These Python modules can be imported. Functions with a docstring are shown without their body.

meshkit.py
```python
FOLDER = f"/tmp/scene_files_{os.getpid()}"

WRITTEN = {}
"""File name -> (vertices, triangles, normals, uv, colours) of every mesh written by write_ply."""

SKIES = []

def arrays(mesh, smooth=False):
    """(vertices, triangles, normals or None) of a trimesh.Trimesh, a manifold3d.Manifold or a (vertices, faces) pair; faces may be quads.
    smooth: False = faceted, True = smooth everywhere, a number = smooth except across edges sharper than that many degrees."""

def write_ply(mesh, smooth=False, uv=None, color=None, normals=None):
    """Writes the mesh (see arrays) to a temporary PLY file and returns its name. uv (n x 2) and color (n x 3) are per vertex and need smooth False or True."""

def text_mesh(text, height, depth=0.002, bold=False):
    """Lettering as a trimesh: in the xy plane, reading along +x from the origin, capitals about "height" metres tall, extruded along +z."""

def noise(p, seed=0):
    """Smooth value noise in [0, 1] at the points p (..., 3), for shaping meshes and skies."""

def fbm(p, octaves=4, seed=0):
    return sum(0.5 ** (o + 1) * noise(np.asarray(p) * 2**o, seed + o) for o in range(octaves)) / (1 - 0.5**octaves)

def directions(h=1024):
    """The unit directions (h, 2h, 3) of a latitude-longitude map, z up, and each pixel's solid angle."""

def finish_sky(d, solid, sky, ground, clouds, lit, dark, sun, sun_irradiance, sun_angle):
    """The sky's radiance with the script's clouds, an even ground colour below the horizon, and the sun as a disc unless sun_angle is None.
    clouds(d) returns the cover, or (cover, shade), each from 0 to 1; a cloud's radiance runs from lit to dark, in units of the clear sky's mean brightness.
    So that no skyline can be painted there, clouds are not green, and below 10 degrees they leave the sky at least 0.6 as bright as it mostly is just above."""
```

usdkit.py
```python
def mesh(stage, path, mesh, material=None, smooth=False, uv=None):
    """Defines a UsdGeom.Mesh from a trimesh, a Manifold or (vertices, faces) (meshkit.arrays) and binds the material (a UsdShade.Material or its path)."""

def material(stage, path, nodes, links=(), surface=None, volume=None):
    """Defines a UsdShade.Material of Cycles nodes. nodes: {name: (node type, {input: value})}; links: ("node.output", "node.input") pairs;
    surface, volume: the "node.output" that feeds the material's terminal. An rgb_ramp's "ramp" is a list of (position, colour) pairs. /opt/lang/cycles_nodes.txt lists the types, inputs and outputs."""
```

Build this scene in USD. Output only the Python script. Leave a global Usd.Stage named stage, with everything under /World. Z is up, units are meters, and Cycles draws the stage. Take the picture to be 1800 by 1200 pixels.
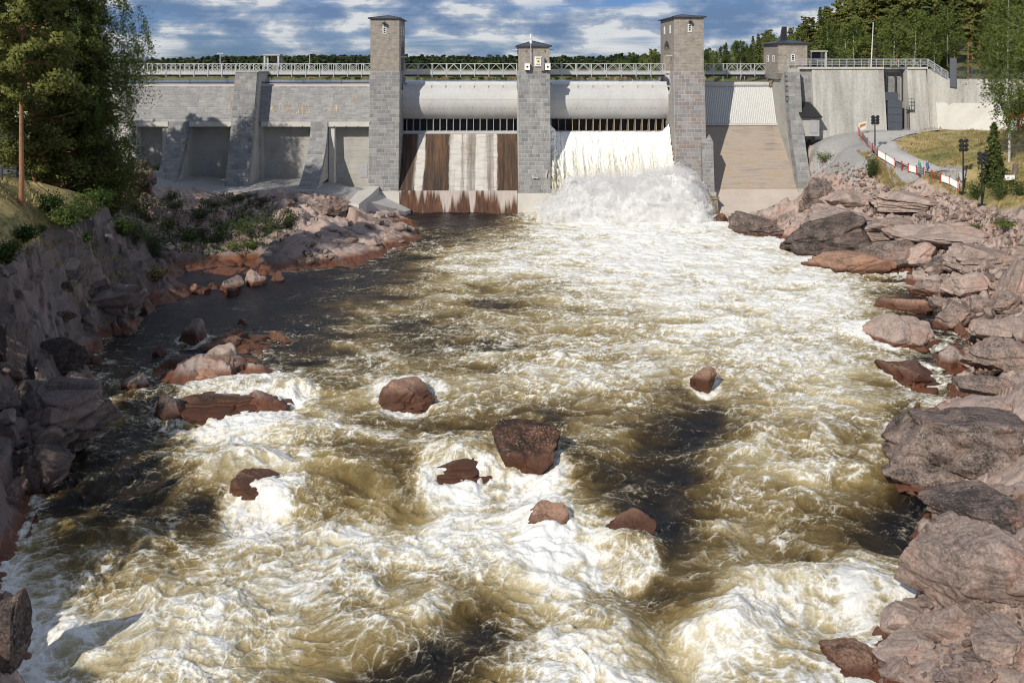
import math, random
import numpy as np, trimesh, manifold3d, usdkit, meshkit
from pxr import Usd, UsdGeom, UsdLux, UsdShade, Gf, Sdf, Vt
from scipy.interpolate import RBFInterpolator, RegularGridInterpolator
from scipy.spatial import cKDTree
from scipy.ndimage import gaussian_filter, map_coordinates
from shapely.geometry import Polygon, Point, box as sbox
import shapely

stage = Usd.Stage.CreateInMemory()
W = UsdGeom.Xform.Define(stage, '/World')
stage.SetDefaultPrim(W.GetPrim())
UsdGeom.Scope.Define(stage, '/World/Looks')

# ------------------------------------------------------------------ camera, sky, sun, exposure
F, H, CX, HY = 1650.0, 25.0, 863.0, 112.0       # survey constants: focal length in photo pixels, eye height, principal column, horizon row
cam = UsdGeom.Camera.Define(stage, '/World/camera')
cam.CreateHorizontalApertureAttr(36.0)
cam.CreateFocalLengthAttr(36.0 * F / 1800.0)
cam.CreateHorizontalApertureOffsetAttr((900.0 - CX) / 1800.0 * 36.0)
cam.CreateVerticalApertureOffsetAttr(-(600.0 - HY) / 1800.0 * 36.0)
cam.CreateExposureAttr(-0.16)
cam.AddTranslateOp().Set(Gf.Vec3d(0, 0, H))
cam.AddRotateXOp().Set(90.0)

SUN_EL, SUN_AZ = math.radians(34.0), math.atan2(-0.545, -0.838)      # rotation = atan2(x, y) of the direction towards the sun
SUN = np.array([math.sin(SUN_AZ) * math.cos(SUN_EL), math.cos(SUN_AZ) * math.cos(SUN_EL), math.sin(SUN_EL)])
sun = UsdLux.DistantLight.Define(stage, '/World/sun')
sun.CreateIntensityAttr(1.25)
sun.CreateAngleAttr(0.53)
sun.CreateNormalizeAttr(True)
sun.CreateColorAttr(Gf.Vec3f(1.0, 0.93, 0.82))
sun.AddTransformOp().Set(Gf.Matrix4d().SetRotate(Gf.Rotation(Gf.Vec3d(0, 0, 1), Gf.Vec3d(*map(float, SUN)))))

sky = UsdLux.DomeLight.Define(stage, '/World/sky')
sky_mat = usdkit.material(stage, '/World/Looks/sky_look', {
    'sky': ('sky_texture', {'sky_type': 'single_scattering', 'sun_disc': False, 'sun_elevation': SUN_EL, 'sun_rotation': SUN_AZ % (2 * math.pi), 'air_density': 1.0, 'aerosol_density': 0.4}),
    'tc': ('texture_coordinate', {}),
    'map': ('mapping', {'scale': (3.2, 3.2, 30.0), 'location': (3.4, 1.0, 0.35)}),
    'big': ('noise_texture', {'scale': 1.0, 'detail': 8.0, 'roughness': 0.55, 'distortion': 0.15}),
    'cover': ('map_range', {'range_type': 'smoothstep', 'from_min': 0.36, 'from_max': 0.52, 'to_min': 0.0, 'to_max': 0.95, 'clamp': True}),
    'map2': ('mapping', {'scale': (14.0, 14.0, 32.0), 'location': (0.7, 5.0, 0.9)}),
    'puff': ('noise_texture', {'scale': 1.0, 'detail': 9.0, 'roughness': 0.55, 'distortion': 0.2}),
    'mp3': ('mapping', {'scale': (1.6, 1.6, 60.0), 'location': (7.7, 2.0, 0.3)}),
    'band': ('noise_texture', {'scale': 1.0, 'detail': 6.0, 'roughness': 0.6}),
    'mx': ('mix_float', {'fac': 0.30}),
    'lit': ('rgb_ramp', {'ramp': [(0.0, (2.1, 3.7, 6.9)), (0.42, (3.0, 4.8, 8.0)), (0.475, (5.0, 6.6, 9.6)), (0.515, (8.2, 9.4, 11.2)), (0.55, (14.4, 14.7, 15.0)), (1.0, (17.5, 17.2, 16.5))]}),
    'blue': ('mix_color', {'blend_type': 'multiply', 'fac': 1.0, 'b': (0.44, 0.72, 1.5), 'use_clamp': False}),
    'mixc': ('mix_color', {'use_clamp': False}),
    'bg': ('background_shader', {'strength': 0.055}),
}, [('tc.generated', 'map.vector'), ('map.vector', 'big.vector'), ('big.fac', 'cover.value'), ('tc.generated', 'map2.vector'), ('map2.vector', 'puff.vector'), ('tc.generated', 'mp3.vector'), ('mp3.vector', 'band.vector'), ('puff.fac', 'mx.a'), ('band.fac', 'mx.b'),
    ('mx.result', 'lit.fac'), ('cover.result', 'mixc.fac'), ('sky.color', 'blue.a'), ('blue.result', 'mixc.a'), ('lit.color', 'mixc.b'), ('mixc.result', 'bg.color')], surface='bg.background')
UsdShade.MaterialBindingAPI.Apply(sky.GetPrim()).Bind(sky_mat)
for key, val in (('label', 'blue sky with grey and white broken clouds'), ('kind', 'structure')):
    sky.GetPrim().SetCustomDataByKey(key, val)

# ------------------------------------------------------------------ helpers
_names = {}
def path_for(name, parent=None):
    base = (parent or '/World') + '/' + name
    n = _names.get(base, -1) + 1
    _names[base] = n
    return base if n == 0 else '%s_%03d' % (base, n)

def tag(prim, label=None, cat=None, group=None, kind=None):
    for k_, v_ in (('label', label), ('category', cat), ('group', group), ('kind', kind)):
        if v_: prim.SetCustomDataByKey(k_, v_)
    return prim

def thing(name, label, cat, loc=(0, 0, 0), rz=0.0, group=None, kind=None):
    p = path_for(name)
    x = UsdGeom.Xform.Define(stage, p)
    x.AddTranslateOp().Set(Gf.Vec3d(*map(float, loc)))
    if rz: x.AddRotateZOp().Set(math.degrees(rz))
    tag(x.GetPrim(), label, cat, group, kind)
    return p

_off = {}
def raw_mesh(p, v, f, mat, smooth=False, attrs=None, normals=None):
    v, f = np.asarray(v, float), np.asarray(f, int)
    m = UsdGeom.Mesh.Define(stage, p)
    m.CreatePointsAttr(Vt.Vec3fArray.FromNumpy(np.ascontiguousarray(v, np.float32)))
    m.CreateFaceVertexCountsAttr(Vt.IntArray.FromNumpy(np.full(len(f), f.shape[1], np.int32)))
    m.CreateFaceVertexIndicesAttr(Vt.IntArray.FromNumpy(np.ascontiguousarray(f, np.int32).ravel()))
    m.CreateSubdivisionSchemeAttr('none')
    if smooth:
        n = np.zeros_like(v)
        t = f if f.shape[1] == 3 else np.vstack([f[:, [0, 1, 2]], f[:, [0, 2, 3]]])
        c = np.cross(v[t[:, 1]] - v[t[:, 0]], v[t[:, 2]] - v[t[:, 0]])
        for j in range(3):
            for k_ in range(3):
                n[:, k_] += np.bincount(t[:, j], c[:, k_], len(v))
        n /= np.maximum(np.linalg.norm(n, axis=1, keepdims=True), 1e-12)
        m.CreateNormalsAttr(Vt.Vec3fArray.FromNumpy(n.astype(np.float32)))
        m.SetNormalsInterpolation('vertex')
    if normals is not None:
        m.CreateNormalsAttr(Vt.Vec3fArray.FromNumpy(np.asarray(normals, np.float32)))
        m.SetNormalsInterpolation('vertex')
    for k_, a in (attrs or {}).items():
        UsdGeom.PrimvarsAPI(m).CreatePrimvar(k_, Sdf.ValueTypeNames.FloatArray, 'vertex').Set(Vt.FloatArray.FromNumpy(np.ascontiguousarray(a, np.float32)))
    if mat is not None:
        UsdShade.MaterialBindingAPI.Apply(m.GetPrim()).Bind(mat)
    return m.GetPrim()

def arrs(mesh):
    if isinstance(mesh, tuple): return mesh[:2]
    if hasattr(mesh, 'to_mesh'):
        q = mesh.to_mesh(); return q.vert_properties[:, :3], q.tri_verts
    return np.array(mesh.vertices), np.array(mesh.faces)

def part(parent, name, mesh, mat, smooth=False, label=None, kind=None, attrs=None):
    v, f = arrs(mesh)
    pr = raw_mesh(path_for(name, parent), v, f, mat, smooth, attrs, mesh[2] if isinstance(mesh, tuple) and len(mesh) > 2 else None)
    tag(pr, label, None, None, kind)
    return str(pr.GetPath())

def solo(name, mesh, mat, label=None, cat=None, group=None, kind=None, smooth=False, attrs=None):
    v, f = arrs(mesh)
    pr = raw_mesh(path_for(name), v, f, mat, smooth, attrs)
    tag(pr, label, cat, group, kind)
    return str(pr.GetPath())

def klass(name):
    p = path_for(name + '_pattern')
    stage.CreateClassPrim(p)
    return p

def copy_of(proto, name, label, cat, loc, rz=0.0, scale=1.0, group=None, kind=None):
    x = UsdGeom.Xform.Define(stage, path_for(name))
    x.AddTranslateOp().Set(Gf.Vec3d(*map(float, loc)))
    if np.ndim(rz): x.AddRotateXYZOp().Set(Gf.Vec3f(*[math.degrees(a) for a in rz]))
    else: x.AddRotateZOp().Set(math.degrees(rz))
    s = scale if np.ndim(scale) else (scale,) * 3
    x.AddScaleOp().Set(Gf.Vec3f(*map(float, s)))
    pr = x.GetPrim()
    pr.GetReferences().AddInternalReference(proto)
    pr.SetInstanceable(True)
    tag(pr, label, cat, group, kind)
    return pr

def instancer(name, label, protos, pos, sc, rot, ids, cat):
    PI_ = UsdGeom.PointInstancer.Define(stage, path_for(name)); path = str(PI_.GetPath()); tg = []
    for i, (nm, v, f, m, smo, *nr) in enumerate(protos):
        UsdGeom.Xform.Define(stage, path + '/kinds') if i == 0 else None
        raw_mesh(path + '/kinds/%s_%03d' % (nm, i + 1), v, f, m, smo, None, nr[0] if nr else None); tg.append(path + '/kinds/%s_%03d' % (nm, i + 1))
    PI_.CreatePrototypesRel().SetTargets(tg)
    PI_.CreatePositionsAttr(Vt.Vec3fArray.FromNumpy(np.array(pos, np.float32)))
    PI_.CreateScalesAttr(Vt.Vec3fArray.FromNumpy(np.array(sc, np.float32)))
    PI_.CreateOrientationsAttr(Vt.QuathArray([Gf.Quath(float(q[0]), float(q[1]), float(q[2]), float(q[3])) for q in rot]))
    PI_.CreateProtoIndicesAttr(Vt.IntArray([int(i) for i in ids]))
    tag(PI_.GetPrim(), label, cat, None, 'stuff')
class MB:
    """collects simple solids into one mesh"""
    def __init__(s): s.v, s.f, s.n = [], [], 0
    def add(s, v, f):
        s.v.append(np.asarray(v, float)); s.f.append(np.asarray(f, int) + s.n); s.n += len(v); return s
    def mesh(s, m): return s.add(*arrs(m))
    def box(s, x0, x1, y0, y1, z0, z1):
        return s.hexa([(x0, y0, z0), (x1, y0, z0), (x1, y1, z0), (x0, y1, z0)], [(x0, y0, z1), (x1, y0, z1), (x1, y1, z1), (x0, y1, z1)])
    def hexa(s, a, b):
        return s.add(list(a) + list(b), [(0, 2, 1), (0, 3, 2), (4, 5, 6), (4, 6, 7), (0, 1, 5), (0, 5, 4), (1, 2, 6), (1, 6, 5), (2, 3, 7), (2, 7, 6), (3, 0, 4), (3, 4, 7)])
    def bar(s, a, b, w, d=None):
        a, b = np.asarray(a, float), np.asarray(b, float); d = d or w
        t = (b - a) / np.linalg.norm(b - a)
        u = np.cross(t, [0, 0, 1.0]) if abs(t[2]) < 0.9 else np.cross(t, [0, 1.0, 0])
        u /= np.linalg.norm(u); w2 = np.cross(u, t)
        c = [(-1, -1), (1, -1), (1, 1), (-1, 1)]
        return s.hexa([a + u * i * w / 2 + w2 * j * d / 2 for i, j in c], [b + u * i * w / 2 + w2 * j * d / 2 for i, j in c])
    def tube(s, pts, r, n=8):
        p = np.asarray(pts, float); r = np.broadcast_to(r, (len(p),))
        t = np.gradient(p, axis=0); t /= np.linalg.norm(t, axis=1, keepdims=True) + 1e-12
        a = np.cross(t, np.where(np.abs(t[:, 2:]) < 0.9, [0, 0, 1.0], [1.0, 0, 0])); a /= np.linalg.norm(a, axis=1, keepdims=True) + 1e-12
        b = np.cross(t, a); th = np.arange(n) * 2 * np.pi / n
        v = (p[:, None] + r[:, None, None] * (np.cos(th)[None, :, None] * a[:, None] + np.sin(th)[None, :, None] * b[:, None])).reshape(-1, 3)
        f = []
        for i in range(len(p) - 1):
            for j in range(n):
                k_ = (j + 1) % n
                f += [(i * n + j, i * n + k_, (i + 1) * n + k_), (i * n + j, (i + 1) * n + k_, (i + 1) * n + j)]
        for j in range(1, n - 1):
            f += [(0, j + 1, j), ((len(p) - 1) * n, (len(p) - 1) * n + j, (len(p) - 1) * n + j + 1)]
        return s.add(v, f)
    def prof(s, poly_yz, x0, x1):
        """polygon in the (y, z) plane extruded along x"""
        m = trimesh.creation.extrude_polygon(poly_yz, abs(x1 - x0), engine='earcut')
        v = np.array(m.vertices); return s.add(np.stack([v[:, 2] + min(x0, x1), v[:, 0], v[:, 1]], 1), m.faces)
    def out(s): return np.vstack(s.v), np.vstack(s.f)

def at(px, py, Y):
    """world point that lies at depth Y and shows at photo pixel (px, py)"""
    return np.array([(px - CX) * Y / F, Y, H - (py - HY) * Y / F])
def on(px, py, z):
    Y = F * (H - z) / (py - HY)
    return np.array([(px - CX) * Y / F, Y, z])
def sm(e0, e1, x):
    t = np.clip((x - e0) / (e1 - e0), 0, 1); return t * t * (3 - 2 * t)
def n2(x, y, sc, seed=0):
    return meshkit.noise(np.stack([x * sc, y * sc, np.full_like(x, 0.37 + seed)], -1), seed)
def fb(x, y, sc, octv=4, seed=0):
    return meshkit.fbm(np.stack([x * sc, y * sc, np.full_like(x, 0.61)], -1), octv, seed)
def worley(x, y, cell, seed, k_=2):
    r = np.random.default_rng(seed)
    x0, x1, y0, y1 = x.min() - 2 * cell, x.max() + 2 * cell, y.min() - 2 * cell, y.max() + 2 * cell
    nx, ny = int((x1 - x0) / cell) + 1, int((y1 - y0) / cell) + 1
    gx, gy = np.meshgrid(np.arange(nx), np.arange(ny))
    p = np.stack([x0 + (gx + r.random(gx.shape)) * cell, y0 + (gy + r.random(gx.shape)) * cell], -1).reshape(-1, 2)
    d, i = cKDTree(p).query(np.stack([x, y], -1), k=k_, workers=-1)
    return d, i, p, r

# ------------------------------------------------------------------ materials
def mat(name, nodes, links, surface='p.BSDF', volume=None):
    return usdkit.material(stage, '/World/Looks/' + name, nodes, links, surface=surface, volume=volume)

def speckle(name, cols, scale=1.0, rough=0.8, bump=0.3, fine=14.0, obj=False, dist=0.03, spec=0.3):
    """noise-toned matte material; cols dark to light"""
    n = {'g': ('texture_coordinate' if obj else 'geometry', {}),
         'n': ('noise_texture', {'scale': scale, 'detail': 6.0, 'roughness': 0.65}),
         'n2': ('noise_texture', {'scale': scale * fine, 'detail': 4.0, 'roughness': 0.7}),
         'm': ('mix_float', {'fac': 0.4}),
         'r': ('rgb_ramp', {'ramp': [(0.30 + 0.4 * i / max(1, len(cols) - 1), c) for i, c in enumerate(cols)]}),
         'b': ('bump', {'strength': bump, 'distance': dist}),
         'p': ('principled_bsdf', {'roughness': rough, 'specular_ior_level': spec})}
    src = 'g.object' if obj else 'g.position'
    return mat(name, n, [(src, 'n.vector'), (src, 'n2.vector'), ('n.fac', 'm.a'), ('n2.fac', 'm.b'), ('m.result', 'r.fac'), ('r.color', 'p.base_color'), ('m.result', 'b.height'), ('b.normal', 'p.normal')])

def granite(name, cols, rough=0.8):
    """cut stone: every block its own tone (object random), grain on top, pale streaks"""
    n = {'o': ('object_info', {}), 'g': ('geometry', {}),
         'r': ('rgb_ramp', {'ramp': [(i / (len(cols) - 1), c) for i, c in enumerate(cols)]}),
         'n': ('noise_texture', {'scale': 9.0, 'detail': 5.0, 'roughness': 0.75}),
         'v': ('map_range', {'from_min': 0.3, 'from_max': 0.7, 'to_min': 0.72, 'to_max': 1.25}),
         'mp': ('mapping', {'scale': (1.3, 1.3, 0.14)}),
         'ns': ('noise_texture', {'scale': 1.0, 'detail': 5.0, 'roughness': 0.6}),
         'vs': ('map_range', {'from_min': 0.52, 'from_max': 0.72, 'to_min': 0.0, 'to_max': 0.32, 'clamp': True}),
         'm': ('mix_color', {'blend_type': 'multiply', 'fac': 1.0, 'use_clamp': False}),
         'ms': ('mix_color', {'b': (0.46, 0.45, 0.43)}),
         'b': ('bump', {'strength': 0.5, 'distance': 0.03}),
         'p': ('principled_bsdf', {'roughness': rough, 'specular_ior_level': 0.3})}
    return mat(name, n, [('o.random', 'r.fac'), ('g.position', 'n.vector'), ('n.fac', 'v.value'), ('r.color', 'm.a'), ('v.result', 'm.b'), ('g.position', 'mp.vector'), ('mp.vector', 'ns.vector'),
                         ('ns.fac', 'vs.value'), ('vs.result', 'ms.fac'), ('m.result', 'ms.a'), ('ms.result', 'p.base_color'), ('n.fac', 'b.height'), ('b.normal', 'p.normal')])

def plain(name, col, rough=0.5, metallic=0.0, spec=0.5):
    return mat(name, {'g': ('geometry', {}), 'n': ('noise_texture', {'scale': 3.0, 'detail': 5.0, 'roughness': 0.7}), 'v': ('map_range', {'from_min': 0.3, 'from_max': 0.7, 'to_min': 0.82, 'to_max': 1.12}),
                      'm': ('mix_color', {'blend_type': 'multiply', 'fac': 1.0, 'a': col, 'use_clamp': False}), 'p': ('principled_bsdf', {'roughness': rough, 'metallic': metallic, 'specular_ior_level': spec})},
               [('g.position', 'n.vector'), ('n.fac', 'v.value'), ('v.result', 'm.b'), ('m.result', 'p.base_color')])

def leafy(name, c0, c1, c2, rough=0.55, trans=0.35):
    """leaves: tone by tree and by clump, some light through them"""
    n = {'o': ('object_info', {}), 'g': ('geometry', {}),
         'n': ('noise_texture', {'scale': 0.9, 'detail': 3.0, 'roughness': 0.6}), 'w': ('noise_texture', {'scale': 9.0, 'detail': 1.0}),
         'a': ('math', {'math_type': 'multiply_add', 'value2': 0.35, 'value3': -0.175}), 'a2': ('math', {'math_type': 'add'}), 'mm': ('mix_float', {'fac': 0.4}),
         'r': ('rgb_ramp', {'ramp': [(0.28, c0), (0.5, c1), (0.72, c2)]}),
         'p': ('principled_bsdf', {'roughness': rough, 'specular_ior_level': 0.25}), 't': ('translucent_bsdf', {}), 'x': ('mix_closure', {'fac': trans})}
    return mat(name, n, [('g.position', 'n.vector'), ('g.position', 'w.vector'), ('n.fac', 'mm.a'), ('w.fac', 'mm.b'), ('o.random', 'a.value1'), ('a.value', 'a2.value1'), ('mm.result', 'a2.value2'), ('a2.value', 'r.fac'),
                         ('r.color', 'p.base_color'), ('r.color', 't.color'), ('p.BSDF', 'x.closure1'), ('t.BSDF', 'x.closure2')], surface='x.closure')

def rock_look(name, pale, mid, dark, wetcol, obj=False, grass=False, lichen=0.8):
    src = 't.object' if obj else 'g.position'
    n = {'g': ('geometry', {}), 't': ('texture_coordinate', {}), 'o': ('object_info', {}),
         'n': ('noise_texture', {'scale': 0.55, 'detail': 8.0, 'roughness': 0.62, 'distortion': 0.4}),
         'nf': ('noise_texture', {'scale': 7.0, 'detail': 6.0, 'roughness': 0.8}),
         'mp': ('mapping', {'rotation': (0.3, 0.5, 0.5), 'scale': (0.35, 2.2, 2.2)}),
         'ns': ('noise_texture', {'scale': 1.1, 'detail': 6.0, 'roughness': 0.7, 'distortion': 0.6}),
         'm1': ('mix_float', {'fac': 0.45}), 'm2': ('mix_float', {'fac': 0.46}),
         'rr': ('math', {'math_type': 'multiply_add', 'value2': 0.16, 'value3': -0.08}), 'ad': ('math', {'math_type': 'add'}),
         'r': ('rgb_ramp', {'ramp': [(0.385, dark), (0.455, mid), (0.52, pale), (0.60, tuple(c * 1.45 for c in pale))]}),
         'vo': ('voronoi_texture', {'scale': 7.0, 'feature': 'f1'}), 'lm': ('noise_texture', {'scale': 1.3, 'detail': 4.0}),
         'l1': ('map_range', {'from_min': 0.16, 'from_max': 0.26, 'to_min': 1.0, 'to_max': 0.0, 'clamp': True}), 'l2': ('map_range', {'from_min': 0.5, 'from_max': 0.62, 'to_min': 0.0, 'to_max': lichen, 'clamp': True}),
         'l3': ('math', {'math_type': 'multiply'}), 'lc': ('mix_color', {'b': (0.46, 0.44, 0.40)}),
         'at': ('attribute', {'attribute': 'wet'}), 'wn': ('math', {'math_type': 'multiply_add', 'value2': 0.7}), 'wo': ('math', {'math_type': 'subtract', 'value2': 0.35, 'use_clamp': True}), 'w1': ('map_range', {'from_min': 0.3, 'from_max': 0.62, 'clamp': True}),
         'wm': ('mix_color', {'b': wetcol}), 'wv': ('mix_color', {'blend_type': 'multiply', 'fac': 0.7, 'use_clamp': False}), 'wvv': ('map_range', {'from_min': 0.3, 'from_max': 0.65, 'to_min': 0.25, 'to_max': 1.5}),
         'hn': ('noise_texture', {'scale': 0.34, 'detail': 5.0, 'roughness': 0.65}), 'hk': ('map_range', {'from_min': 0.50, 'from_max': 0.68, 'to_min': 0.0, 'to_max': 0.75, 'clamp': True}), 'hm': ('mix_color', {'blend_type': 'multiply', 'b': (1.06, 0.80, 0.70), 'use_clamp': False}), 'di': ('attribute', {'attribute': 'lichen_shade'}), 'dim': ('mix_color', {'blend_type': 'multiply', 'b': (0.27, 0.28, 0.31), 'use_clamp': False}), 'dk': ('attribute', {'attribute': 'crack'}), 'dm': ('mix_color', {'b': (0.035, 0.028, 0.024)}),  # dim multiplies in dark lichen and the painted shade of the left bank
         'rg': ('map_range', {'from_min': 0.0, 'from_max': 1.0, 'to_min': 0.85, 'to_max': 0.28}),
         'bh': ('mix_float', {'fac': 0.5}), 'b': ('bump', {'strength': 1.0, 'distance': 0.16}), 'vc': ('voronoi_texture', {'scale': 0.85, 'feature': 'distance_to_edge'}), 'vw': ('mix_vector', {'fac': 0.28}), 'vcr': ('map_range', {'from_min': 0.0, 'from_max': 0.035, 'to_min': 0.0, 'to_max': 0.0, 'clamp': True}), 'vck': ('math', {'math_type': 'maximum'}), 'bk': ('math', {'math_type': 'multiply_add', 'value2': -0.5}),
         'p': ('principled_bsdf', {'specular_ior_level': 0.35})}
    l = [(src, 'n.vector'), (src, 'nf.vector'), (src, 'mp.vector'), ('mp.vector', 'ns.vector'), ('n.fac', 'm1.a'), ('ns.fac', 'm1.b'), ('m1.result', 'm2.a'), ('nf.fac', 'm2.b'),
         ('o.random', 'rr.value1'), ('rr.value', 'ad.value1'), ('m2.result', 'ad.value2'), ('ad.value', 'r.fac'),
         (src, 'vo.vector'), (src, 'lm.vector'), ('vo.distance', 'l1.value'), ('lm.fac', 'l2.value'), ('l1.result', 'l3.value1'), ('l2.result', 'l3.value2'), ('l3.value', 'lc.fac'), ('r.color', 'lc.a'),
         ('m1.result', 'wn.value1'), ('at.fac', 'wn.value3'), ('wn.value', 'wo.value1'), ('wo.value', 'w1.value'), ('w1.result', 'wm.fac'), ('m2.result', 'wvv.value'),
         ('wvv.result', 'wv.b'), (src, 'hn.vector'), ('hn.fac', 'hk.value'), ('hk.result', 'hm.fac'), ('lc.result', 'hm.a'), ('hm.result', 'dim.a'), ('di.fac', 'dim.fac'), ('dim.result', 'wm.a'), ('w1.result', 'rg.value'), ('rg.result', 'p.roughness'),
         ('m1.result', 'bh.a'), ('nf.fac', 'bh.b'), (src, 'vw.a'), ('nf.color', 'vw.b'), ('vw.result', 'vc.vector'), ('vc.distance', 'vcr.value'), ('dk.fac', 'vck.value1'), ('vcr.result', 'vck.value2'), ('vcr.result', 'bk.value1'), ('bh.result', 'bk.value3'), ('bk.value', 'b.height'), ('b.normal', 'p.normal'), ('vck.value', 'dm.fac'), ('wm.result', 'dm.a')]
    n['wv'][1]['a'] = wetcol
    l.append(('wv.result', 'wm.b'))
    if grass:
        n |= {'ga': ('attribute', {'attribute': 'grass'}), 'gn': ('noise_texture', {'scale': 2.2, 'detail': 7.0, 'roughness': 0.75}), 'gs': ('noise_texture', {'scale': 0.28, 'detail': 3.0}), 'gmx': ('mix_float', {'fac': 0.45}),
              'gr': ('rgb_ramp', {'ramp': [(0.34, (0.05, 0.075, 0.02)), (0.44, (0.15, 0.15, 0.05)), (0.52, (0.33, 0.26, 0.11)), (0.68, (0.44, 0.34, 0.17))]}),
              'gq': ('math', {'math_type': 'multiply_add', 'value2': 0.9}), 'gt': ('map_range', {'from_min': 0.85, 'from_max': 1.05, 'clamp': True}), 'gm': ('mix_color', {}),
              'ra': ('attribute', {'attribute': 'gravel'}), 'rn': ('noise_texture', {'scale': 6.0, 'detail': 4.0, 'roughness': 0.8}), 'rrp': ('rgb_ramp', {'ramp': [(0.35, (0.20, 0.195, 0.19)), (0.65, (0.42, 0.41, 0.40))]}), 'rm': ('mix_color', {})}
        l += [('g.position', 'gn.vector'), ('g.position', 'gs.vector'), ('gn.fac', 'gmx.a'), ('gs.fac', 'gmx.b'), ('gmx.result', 'gr.fac'), ('gn.fac', 'gq.value1'), ('ga.fac', 'gq.value3'), ('gq.value', 'gt.value'), ('gt.result', 'gm.fac'),
              ('gr.color', 'gm.b'), ('dm.result', 'gm.a'), ('g.position', 'rn.vector'), ('rn.fac', 'rrp.fac'), ('ra.fac', 'rm.fac'), ('gm.result', 'rm.a'), ('rrp.color', 'rm.b'), ('rm.result', 'p.base_color')]
    else:
        l.append(('dm.result', 'p.base_color'))
    return mat(name, n, l)

PALE, MID, DARK = (0.305, 0.240, 0.208), (0.185, 0.142, 0.122), (0.040, 0.033, 0.030)
M_terrain = rock_look('bank_rock', PALE, MID, DARK, (0.145, 0.058, 0.030), grass=True)
M_rock = rock_look('boulder_rock', PALE, MID, DARK, (0.12, 0.050, 0.028), obj=True)
M_redrock = rock_look('red_boulder_rock', (0.25, 0.155, 0.110), (0.118, 0.062, 0.041), (0.026, 0.017, 0.013), (0.085, 0.034, 0.018), obj=True, lichen=0.95)
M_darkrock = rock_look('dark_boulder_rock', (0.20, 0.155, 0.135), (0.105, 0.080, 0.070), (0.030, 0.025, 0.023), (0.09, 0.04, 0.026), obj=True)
M_stone_grey = granite('granite_grey', [(0.176, 0.180, 0.188), (0.232, 0.232, 0.232), (0.264, 0.264, 0.260), (0.200, 0.200, 0.200), (0.296, 0.292, 0.284), (0.160, 0.164, 0.176), (0.248, 0.232, 0.220)])
M_stone_pink = granite('granite_mixed', [(0.197, 0.201, 0.209), (0.271, 0.221, 0.201), (0.254, 0.254, 0.254), (0.197, 0.156, 0.143), (0.295, 0.283, 0.271), (0.180, 0.184, 0.197), (0.246, 0.189, 0.168)])
M_stone_wall = granite('granite_pale', [(0.228, 0.230, 0.235), (0.270, 0.270, 0.268), (0.299, 0.296, 0.291), (0.247, 0.247, 0.249), (0.313, 0.308, 0.301)])
M_mortar = speckle('mortar', [(0.46, 0.455, 0.44), (0.60, 0.59, 0.57)], 2.0)
M_conc = speckle('concrete', [(0.26, 0.25, 0.235), (0.37, 0.36, 0.335), (0.45, 0.44, 0.41)], 0.5)
M_conc_pale = speckle('concrete_pale', [(0.42, 0.40, 0.365), (0.52, 0.50, 0.46), (0.58, 0.56, 0.52)], 0.5)
M_steel = plain('painted_steel_pale', (0.62, 0.62, 0.60), 0.4)
M_galv = plain('galvanised_steel', (0.52, 0.53, 0.54), 0.4, 0.3)
M_darksteel = plain('dark_steel', (0.035, 0.037, 0.042), 0.5)
M_slate = plain('dark_slate_metal', (0.075, 0.085, 0.105), 0.45)
M_black = plain('black_paint', (0.02, 0.02, 0.022), 0.4)
M_roof = plain('dark_roof', (0.045, 0.05, 0.065), 0.45)
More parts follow.
